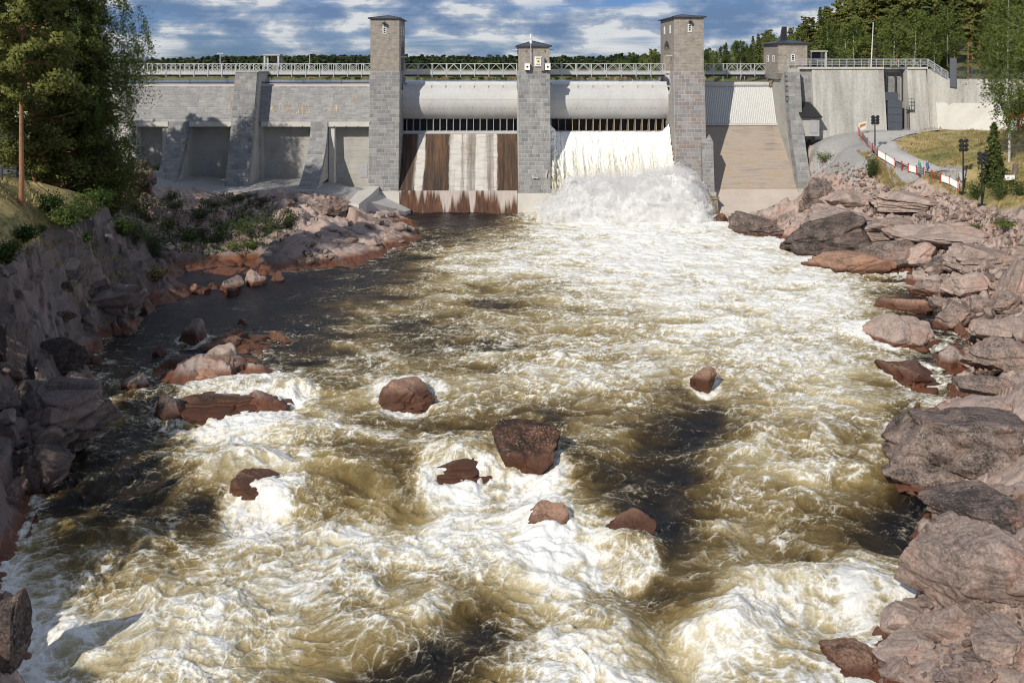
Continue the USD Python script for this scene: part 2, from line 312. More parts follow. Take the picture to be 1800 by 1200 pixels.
M_white = plain('white_paint', (0.80, 0.80, 0.78), 0.4)
M_red = plain('red_paint', (0.50, 0.055, 0.035), 0.5)
M_yellow = plain('yellow_sign', (0.75, 0.50, 0.03), 0.5)
M_glass = plain('window_dark', (0.03, 0.035, 0.045), 0.1)
M_doorgrey = plain('door_grey', (0.36, 0.36, 0.38), 0.5)
M_rust = speckle('rusty_steel', [(0.10, 0.07, 0.05), (0.24, 0.19, 0.13), (0.34, 0.30, 0.22)], 1.5)
M_gravel = speckle('grey_gravel', [(0.22, 0.22, 0.22), (0.34, 0.34, 0.335), (0.46, 0.45, 0.44)], 0.6, fine=18.0, bump=0.6)
M_path = speckle('gravel_path', [(0.33, 0.325, 0.32), (0.41, 0.40, 0.39), (0.47, 0.46, 0.45)], 0.4, fine=30.0)
M_asphalt = speckle('pale_asphalt', [(0.20, 0.20, 0.20), (0.27, 0.27, 0.265)], 0.5)
M_pine_leaf = leafy('pine_needles', (0.085, 0.104, 0.026), (0.165, 0.185, 0.048), (0.25, 0.25, 0.075), trans=0.4)
M_spruce_leaf = leafy('spruce_needles', (0.066, 0.095, 0.026), (0.125, 0.160, 0.042), (0.19, 0.21, 0.062), trans=0.4)
M_birch_leaf = leafy('birch_leaves', (0.080, 0.118, 0.026), (0.150, 0.200, 0.044), (0.24, 0.27, 0.072), trans=0.5)
M_bush_leaf = leafy('bush_leaves', (0.035, 0.065, 0.014), (0.07, 0.115, 0.024), (0.13, 0.17, 0.04), trans=0.4)
M_dry_leaf = leafy('dry_grass_blades', (0.20, 0.16, 0.06), (0.34, 0.27, 0.12), (0.46, 0.37, 0.19), trans=0.3)
M_bark_pine = speckle('pine_bark', [(0.16, 0.075, 0.04), (0.30, 0.15, 0.08), (0.36, 0.20, 0.11)], 3.0, bump=0.8)
M_bark_grey = speckle('grey_bark', [(0.07, 0.055, 0.045), (0.15, 0.12, 0.10), (0.21, 0.18, 0.15)], 3.0, bump=0.8)
M_bark_birch = speckle('birch_bark', [(0.08, 0.07, 0.06), (0.50, 0.48, 0.44), (0.62, 0.60, 0.56)], 2.5)
M_far_leaf = leafy('far_forest', (0.030, 0.050, 0.026), (0.052, 0.078, 0.036), (0.09, 0.11, 0.046), trans=0.2)
def brick_look(name, c1, c2, mort, bw, rh):
    return mat(name, {'g': ('geometry', {}), 's': ('separate_xyz', {}), 'u': ('math', {'math_type': 'add'}), 'c': ('combine_xyz', {}),
                      'k': ('brick_texture', {'color1': c1, 'color2': c2, 'mortar': mort, 'scale': 1.0, 'brick_width': bw, 'row_height': rh, 'mortar_size': 0.018, 'bias': -0.1}),
                      'n': ('noise_texture', {'scale': 1.2, 'detail': 5.0, 'roughness': 0.7}), 'v': ('map_range', {'from_min': 0.3, 'from_max': 0.7, 'to_min': 0.75, 'to_max': 1.2}),
                      'm': ('mix_color', {'blend_type': 'multiply', 'fac': 1.0, 'use_clamp': False}), 'b': ('bump', {'strength': 0.5, 'distance': 0.02, 'invert': True}), 'p': ('principled_bsdf', {'roughness': 0.85, 'specular_ior_level': 0.25})},
               [('g.position', 's.vector'), ('s.x', 'u.value1'), ('s.y', 'u.value2'), ('u.value', 'c.x'), ('s.z', 'c.y'), ('c.vector', 'k.vector'), ('k.color', 'm.a'), ('g.position', 'n.vector'), ('n.fac', 'v.value'), ('v.result', 'm.b'),
                ('m.result', 'p.base_color'), ('k.fac', 'b.height'), ('b.normal', 'p.normal')])
M_brick = brick_look('tower_brick', (0.30, 0.265, 0.225), (0.22, 0.195, 0.17), (0.36, 0.335, 0.30), 0.55, 0.19)
# ------------------------------------------------------------------ river level and the bed and banks (one sheet, one height function)
def level(x, y):
    """mean level of the river: falls towards the viewer, with a step across the rapids"""
    z = np.interp(y, [20, 44, 51, 56, 60, 70, 100, 135, 150], [-1.3, -1.05, -0.75, -0.1, 0.25, 0.5, 0.9, 1.35, 1.5])
    return z
DOM = (-170.0, 170.0, 2.0, 175.0)
class Cells:
    def __init__(s, cell, seed):
        s.cell, r = cell, np.random.default_rng(seed)
        nx, ny = int((DOM[1] - DOM[0]) / cell) + 1, int((DOM[3] - DOM[2]) / cell) + 1
        gx, gy = np.meshgrid(np.arange(nx), np.arange(ny))
        s.p = np.stack([DOM[0] + (gx + r.random(gx.shape)) * cell, DOM[2] + (gy + r.random(gx.shape)) * cell], -1).reshape(-1, 2)
        s.t = cKDTree(s.p); s.h = r.uniform(-1, 1, len(s.p)); s.s = r.normal(0, 1, (len(s.p), 2))
    def __call__(s, x, y, slope=0.3):
        d, i = s.t.query(np.stack([x, y], -1), k=2, workers=-1)
        j = i[..., 0]
        pl = s.h[j] + slope * ((x - s.p[j, 0]) * s.s[j, 0] + (y - s.p[j, 1]) * s.s[j, 1]) / s.cell * 2
        return pl, (d[..., 1] - d[..., 0]) / s.cell
C5, C2, C06 = Cells(4.6, 11), Cells(1.7, 12), Cells(0.62, 13)

ctl = [  # photo pixel and height of points on the ground
    # left bank
    (0, 330, 14), (-150, 330, 15), (38, 360, 13), (100, 345, 12.5), (150, 380, 10.5), (60, 410, 11.5), (0, 430, 12), (180, 345, 10.5), (212, 310, 9.5), (265, 308, 7.8),
    (190, 410, 7.6), (150, 440, 7.4), (240, 470, 2.8), (100, 460, 6.8), (60, 520, 6.5), (0, 520, 8.2), (100, 560, 4.0), (0, 600, 6), (60, 680, 3.0), (110, 690, 2.3), (0, 700, 4.2), (60, 780, 1.7), (0, 800, 2.6),
    (0, 900, 1.4), (-150, 900, 5), (-100, 1100, 3.0), (0, 1130, 0.35), (-10, 1060, 0.6), (160, 500, 3.4), (190, 560, 1.8), (120, 620, 1.8),
    (270, 495, 1.15), (225, 555, 0.85), (150, 625, 0.6), (158, 690, 0.5), (185, 725, 0.4), (128, 790, 0.25), (60, 880, -0.2), (8, 970, -0.6), (35, 1080, -1.0), (42, 1200, -1.2),
    # ground between the left bank and the dam
    (230, 340, 6.2), (330, 345, 5.9), (450, 345, 5.8), (560, 345, 5.9), (300, 400, 3.4), (400, 400, 3.5), (500, 370, 5.0), (600, 352, 5.6), (600, 378, 4.2), (330, 325, 6.3), (450, 325, 6.35), (560, 327, 6.3), (640, 325, 6.3),
    (240, 300, 8.4), (270, 440, 2.6), (340, 440, 2.4), (420, 430, 2.8),
    # the low rock islet
    (560, 425, 3.3), (640, 400, 3.1), (700, 400, 2.4), (520, 450, 2.1), (660, 430, 2.4), (735, 430, 1.25), (742, 445, 0.9), (690, 452, 0.95), (600, 474, 0.9), (500, 489, 0.8), (450, 466, 1.3), (405, 466, 0.95), (370, 480, 0.9), (320, 480, 0.95),
    (690, 385, 2.4), (722, 388, 1.9), (745, 400, 0.7),
    # river bed
    (760, 385, -1.5), (800, 420, -1.5), (900, 385, -2), (1000, 500, -2.5), (1200, 450, -2), (1300, 470, -2), (1000, 700, -3), (1300, 700, -3), (800, 560, -2), (600, 560, -1.2), (620, 700, -2), (800, 800, -2.5), (1400, 900, -3), (1000, 1000, -3),
    (400, 1000, -3), (600, 1150, -3.5), (1000, 1180, -3.5), (1300, 1150, -3), (150, 1100, -3), (250, 900, -2), (300, 760, -1.0), (400, 540, 0.25), (350, 600, 0.1), (240, 680, -0.4), (1450, 600, -2), (1500, 760, -2.2), (1540, 900, -2.2), (1420, 1040, -2.6), (720, 480, -1.2), (560, 520, -0.6),
    (290, 655, .85), (350, 645, 1.4), (405, 640, 1.4), (470, 640, 1.2), (512, 655, .95), (522, 690, .6), (460, 692, 1.0), (380, 692, 1.0), (300, 690, .6), (430, 600, .95), (480, 590, .9), (420, 570, .5), (510, 610, .7), (400, 715, .2), (480, 715, .2), (300, 740, -1.2), (400, 740, -1.6), (500, 740, -1.8), (560, 660, -1.2),
    # right bank
    (1250, 384, 1.5), (1310, 404, 1.2), (1385, 436, 0.8), (1405, 462, 0.6), (1480, 486, 0.6), (1560, 497, 0.5), (1590, 520, 0.2), (1660, 560, 0.2), (1690, 600, 0.3), (1640, 650, -0.1), (1590, 640, -0.2), (1640, 685, 0.3), (1570, 685, 0.2), (1545, 740, -0.2), (1600, 806, -0.2), (1650, 860, -0.5), (1610, 930, -0.8),
    (1635, 980, -0.9), (1600, 1020, -0.9), (1500, 1070, -1.1), (1480, 1150, -1.3), (1460, 1200, -1.4),
    (1400, 396, 3.3), (1320, 388, 2.0), (1450, 415, 3.3), (1500, 430, 2.7), (1560, 455, 2.1), (1440, 350, 5.2), (1430, 300, 8.5), (1430, 283, 9.8), (1500, 330, 7.2), (1560, 320, 8.3), (1500, 290, 10.4), (1600, 330, 7.8), (1690, 348, 7.8), (1600, 380, 5.5), (1700, 380, 6.2), (1800, 370, 8.2), (1800, 330, 10.3),
    (1700, 430, 4.1), (1800, 430, 5.5), (1650, 480, 2.7), (1700, 500, 2.6), (1800, 500, 3.9), (1750, 560, 2.2), (1800, 600, 2.8), (1750, 640, 1.7), (1800, 680, 3.4), (1690, 690, 1.3), (1750, 740, 2.7), (1800, 790, 3.0), (1630, 740, 1.1), (1700, 850, 0.9), (1750, 900, 1.4), (1800, 950, 2.0), (1720, 1000, .5), (1800, 1080, 1.2), (1650, 1110, -.1), (1750, 1180, .4), (1580, 1190, -.4),
    (1950, 700, 4.8), (1950, 1000, 4), (1950, 500, 6.2), (1950, 350, 11.5), (1950, 300, 13.5),
    (1428, 234, 13.9), (1480, 256, 12.4), (1512, 238, 13.5), (1560, 236, 13.6), (1545, 280, 11.4), (1600, 225, 14), (1700, 222, 14.1), (1605, 262, 12.2), (1622, 312, 9.9), (1690, 338, 8.8), (1650, 255, 12.8), (1750, 240, 14.1), (1750, 290, 12.0), (1800, 285, 12.8), (1800, 240, 14.6), (1660, 300, 10.9)]
cp = np.array([on(*c) for c in ctl])
extra = [(-95, 60, 16), (-95, 120, 15), (-75, 20, 15), (-48, 25, 12), (-60, 45, 15), (-60, 65, 15.5), (-62, 100, 14), (-75, 145, 13), (-60, 148, 8.6), (-130, 100, 18), (-140, 20, 18), (-20, 10, -2.5), (0, 10, -4), (20, 10, -2.0), (-15, 25, -3), (15, 25, -3), (40, 20, 6), (75, 40, 9), (90, 80, 12), (95, 120, 14.5), (100, 150, 15), (140, 80, 18), (140, 150, 20),
         (-60, 160, 8.5), (-40, 160, 6.3), (-25, 160, 6.3), (0, 160, -2), (20, 160, -2), (42, 160, 2), (60, 160, 14), (80, 160, 14.3), (0, 150, -2), (20, 150, -2), (-16, 147, 0), (36, 147, 0.4), (45, 147, 0.8), (51, 146.5, 2.6), (48, 147, 1.2), (50.5, 148.5, 3.4), (51, 150.5, 6.0), (52.6, 148, 6.8), (51.5, 153, 11), (48, 152, 3), (-19.5, 137, 2.9), (-19.5, 141, 3.2), (-17, 141, 3.0), (-22, 139, 4.8), (-16, 144, 2.5)]
cp = np.vstack([cp, np.array(extra, float)])
_gx, _gy = np.arange(DOM[0], DOM[1] + .5, 1.0), np.arange(DOM[2], DOM[3] + .5, 1.0)
_G = RBFInterpolator(cp[:, :2], cp[:, 2], kernel='linear', smoothing=0.15)(np.stack(np.meshgrid(_gx, _gy, indexing='ij'), -1).reshape(-1, 2)).reshape(len(_gx), len(_gy))
_G = gaussian_filter(_G, 0.55)
def base_h(x, y):
    return map_coordinates(_G, [(x - DOM[0]), (y - DOM[2])], order=1, mode='nearest')
def in_poly(x, y, pix):
    """soft membership of the plan polygon whose corners lie at the given world points, in metres outside = negative"""
    P_ = Polygon(pix)
    inside = shapely.contains_xy(P_, x, y)
    return inside
_poly_cache = {}
def soft_zone(name, corners, x, y, soft=1.2):
    """0..1 membership of a plan polygon with a soft edge"""
    if name not in _poly_cache:
        g = np.zeros_like(_G); X_, Y_ = np.meshgrid(_gx, _gy, indexing='ij')
        g[in_poly(X_.ravel(), Y_.ravel(), corners).reshape(g.shape)] = 1
        _poly_cache[name] = gaussian_filter(g, soft)
    return map_coordinates(_poly_cache[name], [(x - DOM[0]), (y - DOM[2])], order=1, mode='nearest')
Z_grassR = [on(*p)[:2] for p in ((1560, 246, 13.2), (1600, 236, 13.6), (1660, 226, 14), (1740, 222, 14.1), (1960, 230, 14.5), (1990, 345, 11.4), (1800, 352, 9.3), (1705, 342, 8.7), (1640, 305, 10.5), (1605, 268, 12))]
Z_verge = [on(*p)[:2] for p in ((1505, 262, 12.2), (1530, 285, 11), (1600, 312, 9.6), (1690, 345, 8.4), (1690, 332, 9), (1600, 300, 10.2), (1540, 272, 11.7))]
Z_gravelR = [on(*p)[:2] for p in ((1424, 222, 14.2), (1520, 222, 14.2), (1515, 240, 13.5), (1540, 275, 11.6), (1500, 292, 10.4), (1426, 284, 9.8))]
Z_smooth = [on(*p)[:2] for p in ((1380, 300, 8), (1418, 250, 12.5), (1520, 288, 10.6), (1570, 325, 8.2), (1480, 360, 5.6), (1400, 365, 3.0))]
Z_isle = [on(*p)[:2] for p in ((400, 480, .9), (560, 400, 3.5), (700, 365, 3.5), (760, 430, 1.0), (690, 460, .8), (500, 495, .8))]
Z_path = [on(*p)[:2] for p in ((1514, 236, 13.6), (1526, 254, 12.8), (1547, 274, 11.7), (1575, 288, 11), (1620, 300, 10.5), (1690, 328, 9.3), (1700, 316, 9.7), (1630, 284, 11.2), (1587, 264, 12.4), (1570, 247, 13.2), (1600, 239, 13.6), (1740, 222, 14.2), (1520, 219, 14.3))]
Z_grassL = [(-36, 96), (-34.5, 85), (-38, 76), (-37, 66), (-36, 58), (-50, 40), (-140, 10), (-160, 160), (-58, 150), (-50, 128)]
Z_gravelL = [(-62, 141.5), (-50, 140.5), (-36, 139.5), (-25, 139.5), (-20.5, 142), (-14.5, 149), (-16, 170), (-62, 170)]
def masks(x, y):
    n = fb(x, y, 0.35, 3, 5) - 0.5
    gr = np.maximum(soft_zone('gr', Z_grassR, x, y), soft_zone('gv', Z_verge, x, y, 0.8) * 0.9)
    gl = soft_zone('gl', Z_grassL, x, y, 2.0) * np.where(y < 135, sm(8.8, 10.8, base_h(x, y)), 1.0)
    grass = np.clip(np.maximum(gr, gl) + n * 0.9 * (np.maximum(gr, gl) > 0.05), 0, 1)
    farside = (np.abs(x) > 70) | (y < 20)
    grass = np.where(farside, 1.0, grass)
    gravel = np.maximum(np.maximum(soft_zone('vl', Z_gravelL, x, y, 0.7), soft_zone('vr', Z_gravelR, x, y, 0.8)), soft_zone('pa', Z_path, x, y, 0.8) * 1.1)
    grass = grass * (1 - sm(.3, .6, soft_zone('pa', Z_path, x, y, 0.8)))
    return grass, sm(0.35, 0.65, gravel)
def terrain(x, y, full=False):
    x, y = np.asarray(x, float), np.asarray(y, float)
    z = base_h(x, y)
    grass, gravel = masks(x, y)
    soft = np.maximum(grass, gravel)
    # bedrock breaks off in ledges
    st_ = np.where(x < 0, 1.5, 1.15); nz = (fb(x, y, .16, 4, 71) - .5) * 3.2 + .12 * x
    q_ = z / st_ + nz; fr = q_ - np.floor(q_); terr = (np.floor(q_) + sm(.45, .95, fr) - nz) * st_
    z = z + (terr - z + .18) * (1 - soft) * np.where(x < 0, .85, .34) * (1 - soft_zone('smooth', Z_smooth, x, y, 1.0)) * (1 - .6 * soft_zone('isle', Z_isle, x, y, 1.5)) * sm(-.4, .8, z - level(x, y))
    wx, wy = 1.6 * (fb(x, y, 0.45, 3, 21) - .5), 1.6 * (fb(x, y, 0.45, 3, 22) - .5)
    # bedding: joints run down towards the river on both banks
    ang = np.where(x > 5, -0.55, 0.5); ca, sa = np.cos(ang), np.sin(ang)
    u, v = (x + wx) * ca - (y + wy) * sa, (x + wx) * sa + (y + wy) * ca
    u = u * 0.62
    uu, vv = np.clip(u, DOM[0], DOM[1]), np.clip(v, DOM[2] - 60, DOM[3] + 60)
    p5, e5 = C5(uu, vv * 0.9 + 5, 0.5); p2, e2 = C2(uu, vv * 0.9 + 5, 0.5); p6, e6 = C06(x + wx * .3, y + wy * .3, 0.45)
    land = sm(-1.2, 0.6, z - level(x, y))
    steep = np.hypot(*[(base_h(x + dx, y + dy) - base_h(x - dx, y - dy)) / 2 for dx, dy in ((1, 0), (0, 1))])
    amp = (1 - 0.93 * soft) * (0.25 + 0.75 * land) * (1 - np.where(x < -15, .62, .35) * sm(.5, 1.5, steep)) * (1 - .6 * soft_zone('smooth', Z_smooth, x, y, 1.0)) * (1 - .35 * soft_zone('isle', Z_isle, x, y, 1.5))
    rub = sm(25, 33, x) * sm(75, 90, y) + 0.3                                # more broken higher up the right bank
    d = amp * (0.62 * p5 + 0.26 * p2 * (1 + 0.6 * rub) + 0.085 * p6 * (0.6 + rub)) + (fb(x, y, 0.5, 5, 31) - .5) * (0.9 * amp + 0.25 * soft) + (fb(x, y, 3.0, 3, 33) - .5) * 0.12 * (1 - soft)
    crk = np.clip(np.maximum((1 - sm(0.0, 0.10, e5)) * 0.9, (1 - sm(0.0, 0.10, e2)) * 0.65), 0, 1) * (1 - soft) * sm(0.40, 0.6, n2(x, y, 0.5, 8))
    z = z + d - 0.16 * crk * amp
    if not full: return z
    wet = np.clip(1 - (z - level(x, y) - 0.15) / 1.25, 0, 1) * (1 - soft)
    left_dark = sm(-20, -27, x) * sm(128, 108, y) * (.65 + .7 * (fb(x, y, .3, 3, 91) - .3)); return z, dict(lichen_shade=np.clip(left_dark, 0, 1), grass=grass, gravel=gravel, wet=wet, crack=crk * 0.8)  # left bank: darker lichened rock, deepened by tree shade painted into the colour
_tx, _ty = np.arange(-78, 96, .2), np.arange(33, 172.5, .2)
_T = terrain(*[g.ravel() for g in np.meshgrid(_tx, _ty, indexing='ij')]).reshape(len(_tx), len(_ty))
def height(x, y): return map_coordinates(_T, [(np.asarray(x, float) - _tx[0]) / .2, (np.asarray(y, float) - _ty[0]) / .2], order=1, mode='nearest')
def ground(px, py, far=170.0):
    """where the sight line through a photo pixel meets the ground"""
    Y = np.arange(34, far, 0.08); p = np.stack([(px - CX) / F * Y, Y, H - (py - HY) / F * Y], -1)
    h = np.maximum(height(p[:, 0], p[:, 1]), level(p[:, 0], p[:, 1]) - 0.15)
    i = np.argmax(h >= p[:, 2]) if (h >= p[:, 2]).any() else len(Y) - 1
    return np.array([p[i, 0], p[i, 1], h[i]])
def grid_faces(nr, nc):
    i = np.arange(nr * nc).reshape(nr, nc)
    return np.stack([i[:-1, :-1], i[:-1, 1:], i[1:, 1:], i[1:, :-1]], -1).reshape(-1, 4)
def tidy(v, f, keep, attrs):
    f = f[keep]; used = np.zeros(len(v), bool); used[f.ravel()] = True
    new = np.cumsum(used) - 1
    return v[used], new[f], {k_: a[used] for k_, a in attrs.items()}
_rows = F * 23.0 / (np.concatenate([np.linspace(1290, 700, 330), np.linspace(698, 395, 260), np.linspace(393.5, 338, 60)]))   # rows closer together nearby
_Y = np.concatenate([[3, 10, 18, 25], np.sort(_rows)[np.sort(_rows) > 28], [116, 118, 120, 122, 124, 126, 128]]) if False else np.unique(np.round(np.concatenate([[3, 8, 14, 20, 26, 30, 33], 35 * (172 / 35.0) ** np.linspace(0, 1, 760)]), 4))
_a = np.concatenate([np.linspace(-4.5, -0.62, 40), np.linspace(-0.60, 0.66, 900), np.linspace(0.69, 4.5, 40)])
_A, _YY = np.meshgrid(_a, _Y)
_X = np.clip(_A * _YY, -168, 168)
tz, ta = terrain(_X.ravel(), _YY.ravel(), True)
tv = np.stack([_X.ravel(), _YY.ravel(), tz], -1)
tf = grid_faces(len(_Y), len(_a))
deep = (tz - level(_X.ravel(), _YY.ravel()))
keep = (deep[tf].max(1) > -0.9) & (np.ptp(tv[tf][:, :, 0], axis=1) > 1e-6)
tv, tf, ta = tidy(tv, tf, keep, ta)
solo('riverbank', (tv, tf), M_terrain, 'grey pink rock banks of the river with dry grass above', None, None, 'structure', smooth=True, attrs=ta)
# ------------------------------------------------------------------ the river
foam_ctl = [  # photo pixel, how much white there is, how rough the surface is
    (980, 395, .95, .8), (1100, 430, 1.0, .9), (1220, 420, .95, .9), (1180, 470, .92, .8), (1000, 450, .85, .8), (1300, 460, .9, .8), (900, 440, .70, .6), (860, 400, .12, .4), (760, 395, .08, .4), (800, 410, .10, .4), (760, 430, .35, .5), (800, 470, .62, .6),
    (900, 490, .74, .7), (1050, 520, .80, .8), (1200, 540, .84, .8), (1350, 520, .84, .8), (1480, 520, .86, .8), (1540, 510, .6, .6), (730, 470, .30, .4), (640, 480, .12, .3), (560, 500, .10, .3), (680, 520, .30, .35), (600, 540, .30, .3), (800, 530, .48, .6), (900, 535, .30, .5), (1000, 600, .62, .7), (850, 600, .52, .7), (760, 590, .46, .5), (700, 600, .46, .45),
    (620, 620, .45, .4), (560, 610, .22, .3), (1200, 620, .72, .8), (1380, 620, .74, .8), (1500, 600, .78, .8), (1530, 640, .6, .6), (1100, 560, .66, .7), (1120, 700, .56, .8), (1000, 680, .58, .8), (880, 690, .48, .7), (800, 720, .56, .7), (640, 720, .50, .6), (580, 660, .40, .5),
    (620, 760, .62, .7), (520, 790, .70, .9), (400, 800, .56, .9), (320, 810, .40, .8), (240, 850, .32, .8), (160, 900, .32, .8), (100, 940, .42, .8), (130, 850, .2, .6), (200, 780, .12, .4), (260, 750, .15, .4), (180, 720, .45, .5), (340, 740, .30, .5), (430, 740, .68, .7), (520, 740, .60, .6),
    (270, 500, .02, .12), (380, 500, .02, .12), (450, 530, .03, .16), (330, 550, .03, .18), (240, 600, .10, .25), (400, 570, .08, .2), (480, 620, .20, .3), (200, 660, .35, .35), (300, 640, .10, .3), (170, 640, .25, .35),
    (660, 800, .45, .7), (620, 850, .22, .6), (540, 850, .30, .6), (700, 830, .28, .6), (800, 780, .40, .6), (980, 740, .40, .7), (1060, 760, .38, .6), (1000, 830, .52, .7), (1100, 800, .30, .5), (1060, 860, .34, .5), (1180, 770, .24, .5), (1260, 715, .14, .35), (1230, 760, .18, .4), (1200, 820, .20, .5), (1150, 880, .20, .5), (1130, 940, .30, .6), (1100, 1000, .28, .6), (1120, 1040, .35, .7),
    (1290, 690, .62, .7), (1300, 780, .66, .8), (1400, 740, .66, .8), (1480, 720, .62, .8), (1450, 790, .66, .9), (1540, 780, .52, .6), (1280, 860, .52, .8), (1400, 860, .50, .8), (1500, 860, .42, .6), (1590, 850, .20, .4), (1600, 900, .10, .3), (1500, 930, .36, .6), (1400, 960, .48, .8), (1300, 960, .52, .8), (1240, 1000, .30, .7), (1200, 1040, .46, .8), (1560, 960, .48, .6), (1500, 990, .86, .8), (1400, 1010, .84, .9), (1300, 1050, .82, 1.), (1240, 1110, .84, 1.), (1330, 1130, .55, .8), (1420, 1090, .42, .7), (1400, 1160, .80, .8), (1470, 1120, .6, .6), (1250, 1180, .60, .8),
    (360, 880, .18, .5), (330, 920, .36, .6), (520, 830, .72, .8), (520, 900, .78, .9), (640, 900, .80, .9), (760, 890, .88, .9), (880, 900, .84, .9), (1000, 900, .88, .9), (900, 960, .76, .8), (760, 960, .74, .8), (600, 960, .66, .8), (450, 950, .70, .8), (330, 980, .60, .8), (220, 980, .60, .8), (120, 1010, .66, .8), (60, 1100, .78, .8), (150, 1100, .64, .8), (260, 1060, .56, .8), (380, 1060, .70, .8), (500, 1050, .66, .8),
    (620, 1040, .58, .7), (750, 1030, .44, .7), (850, 1050, .20, .6), (760, 1090, .12, .5), (660, 1130, .12, .5), (580, 1180, .10, .5), (480, 1160, .34, .6), (380, 1160, .60, .7), (250, 1170, .66, .8), (800, 1140, .30, .6), (900, 1110, .58, .8), (880, 1180, .56, .8), (1000, 1050, .84, .9), (1050, 1120, .90, 1.), (1100, 1170, .88, 1.), (980, 1180, .80, .9), (740, 1180, .36, .6), (1160, 1120, .55, .8),
    (1600, 540, .10, .2), (1660, 580, .16, .2), (1690, 590, .4, .3), (1640, 620, .10, .2), (1590, 640, .2, .3), (1570, 680, .45, .5)]
fc = np.array([(p[0], p[1]) for p in foam_ctl], float)
fcw = np.array([on(p[0], p[1], 0.6)[:2] for p in foam_ctl])
def logxy(x, y): return np.stack([x / y * 1650, 1650 * np.log(y / 60.0) * 0.55], -1)      # plan coordinates in which the noted points are evenly spread
_fi = RBFInterpolator(logxy(fcw[:, 0], fcw[:, 1]), np.array([p[2:] for p in foam_ctl]), kernel='linear', neighbors=24, smoothing=0.4)
# swells, holes and pillows: photo pixel, half widths along and across the stream in metres, height
humps = [(1235, 645, 1.6, 1.6, .55), (1240, 690, 2.2, 1.6, -.55), (1250, 740, 5, 1.8, -.35), (1180, 830, 5, 2.0, -.45), (925, 745, 1.6, 2.4, .4), (930, 850, 2.0, 2.2, -.5), (447, 815, 1.5, 2.2, .45), (450, 890, 1.6, 1.8, -.45), (718, 655, 1.4, 2.2, .35), (730, 725, 1.8, 2.0, -.4),
         (810, 800, 1.3, 2.6, .55), (640, 825, 1.8, 3.6, .45), (600, 900, 2.0, 4.0, -.35), (780, 880, 2.2, 4.0, -.25), (1080, 890, 1.6, 2.0, .75), (1060, 980, 2.0, 2.0, -.5), (960, 890, 1.4, 1.8, .5), (1450, 770, 1.6, 2.4, .45), (1330, 760, 1.6, 2.4, .3), (1400, 1000, 1.5, 3.6, .75), (1270, 1070, 1.6, 2.6, .85), (1180, 1100, 2.0, 1.0, -.6), (1450, 1060, 1.5, 2.2, -.35), (1070, 1090, 2.0, 1.6, .6),
         (870, 530, 2.0, 3.4, -.35), (1090, 590, 2.2, 3.0, .45), (990, 640, 2.0, 3.2, .3), (1300, 580, 2.2, 3.0, .35), (520, 770, 1.6, 3.2, .4), (370, 830, 1.8, 3.0, .45), (200, 920, 1.6, 2.2, .4), (250, 1000, 1.6, 2.4, .35), (650, 1130, 2.0, 3.5, -.4), (860, 1050, 1.6, 2.4, -.3), (1200, 780, 1.8, 2.6, -.3), (1540, 880, 2, 2, -.2), (420, 1050, 1.6, 2.2, .35), (1260, 1130, 1.0, 2.0, -.2),
         (1130, 940, 1.8, 1.6, .3), (1000, 810, 1.6, 2.0, .25), (1120, 870, 1.6, 2.0, -.3), (1400, 880, 1.6, 3.0, .35), (1330, 900, 1.6, 2.4, -.25), (1480, 840, 1.4, 2.2, -.2)]
_wY = 33.5 * (149.2 / 33.5) ** np.linspace(0, 1, 840)
_wa = np.linspace(-0.575, 0.60, 1000)
_WA, _WY = np.meshgrid(_wa, _wY)
wx_, wy_ = (_WA * _WY).ravel(), _WY.ravel()
th_ = terrain(wx_, wy_)
wl = level(wx_, wy_)
coarse = np.stack([g.ravel() for g in np.meshgrid(np.linspace(-1000, 1000, 160), np.linspace(-560, 860, 120), indexing='ij')], -1)
cf = _fi(coarse).reshape(160, 120, 2)
lq = logxy(wx_, wy_)
def samp(k_): return map_coordinates(gaussian_filter(cf[..., k_], 0.6), [(lq[:, 0] + 1000) / 2000 * 159, (lq[:, 1] + 560) / 1420 * 119], order=1, mode='nearest')
macro, rough = np.clip(samp(0), 0, 1), np.clip(samp(1), .1, 1.0)
# turbulence warps the plan coordinates: everything the foam does follows the same eddies
def warp(x, y, sc, amp, seed):
    a, b = fb(x, y, sc, 3, seed) - .5, fb(x, y, sc, 3, seed + 7) - .5
    return x + amp * a, y + amp * b
x1, y1 = warp(wx_, wy_, 0.10, 6.0, 101)
x1, y1 = warp(x1, y1, 0.33, 2.4, 131)
x2, y2 = warp(x1, y1, 0.9, 1.1, 151)
def ridge(n): return 1 - np.abs(2 * n - 1)
patch = fb(x1 * .72, y1 * 1.1, 0.34, 5, 201)
sw = ridge(fb(x1 * .7, y1 * 1.15, 0.30, 4, 211))
fine = fb(x2 * .75, y2 * 1.15, 1.7, 5, 221)
r1 = ridge(fb(x2 * .75, y2 * 1.2, 0.95, 5, 231)) ** 5
r2 = ridge(fb(x2 * .75, y2 * 1.2, 2.5, 4, 241)) ** 4
class WCells(Cells): pass
def edge(x, y, cell, seed, w):
    d, i, p, r = worley(x, y, cell, seed)
    return 1 - sm(0, w, (d[:, 1] - d[:, 0]) / cell)
x3, y3 = warp(x2, y2, 2.4, 0.35, 171)
lace = np.maximum(edge(x3 * .72, y3 * 1.1, 1.0, 301, .10), 0.8 * edge(x3 * .72, y3 * 1.1, 0.45, 303, .17))
calm = sm(.35, .1, macro)
zz = np.zeros_like(wx_)
for (px, py, la, lc, h) in humps:
    c = on(px, py, 0.2); d2 = ((wy_ - c[1]) / la) ** 2 + ((wx_ - c[0]) / lc) ** 2
    zz += h * np.exp(-d2)
near = np.clip(1.25 - wy_ / 240, .6, 1.1)
chop = (sw - .55) * 1.25 + (patch - .5) * 1.15
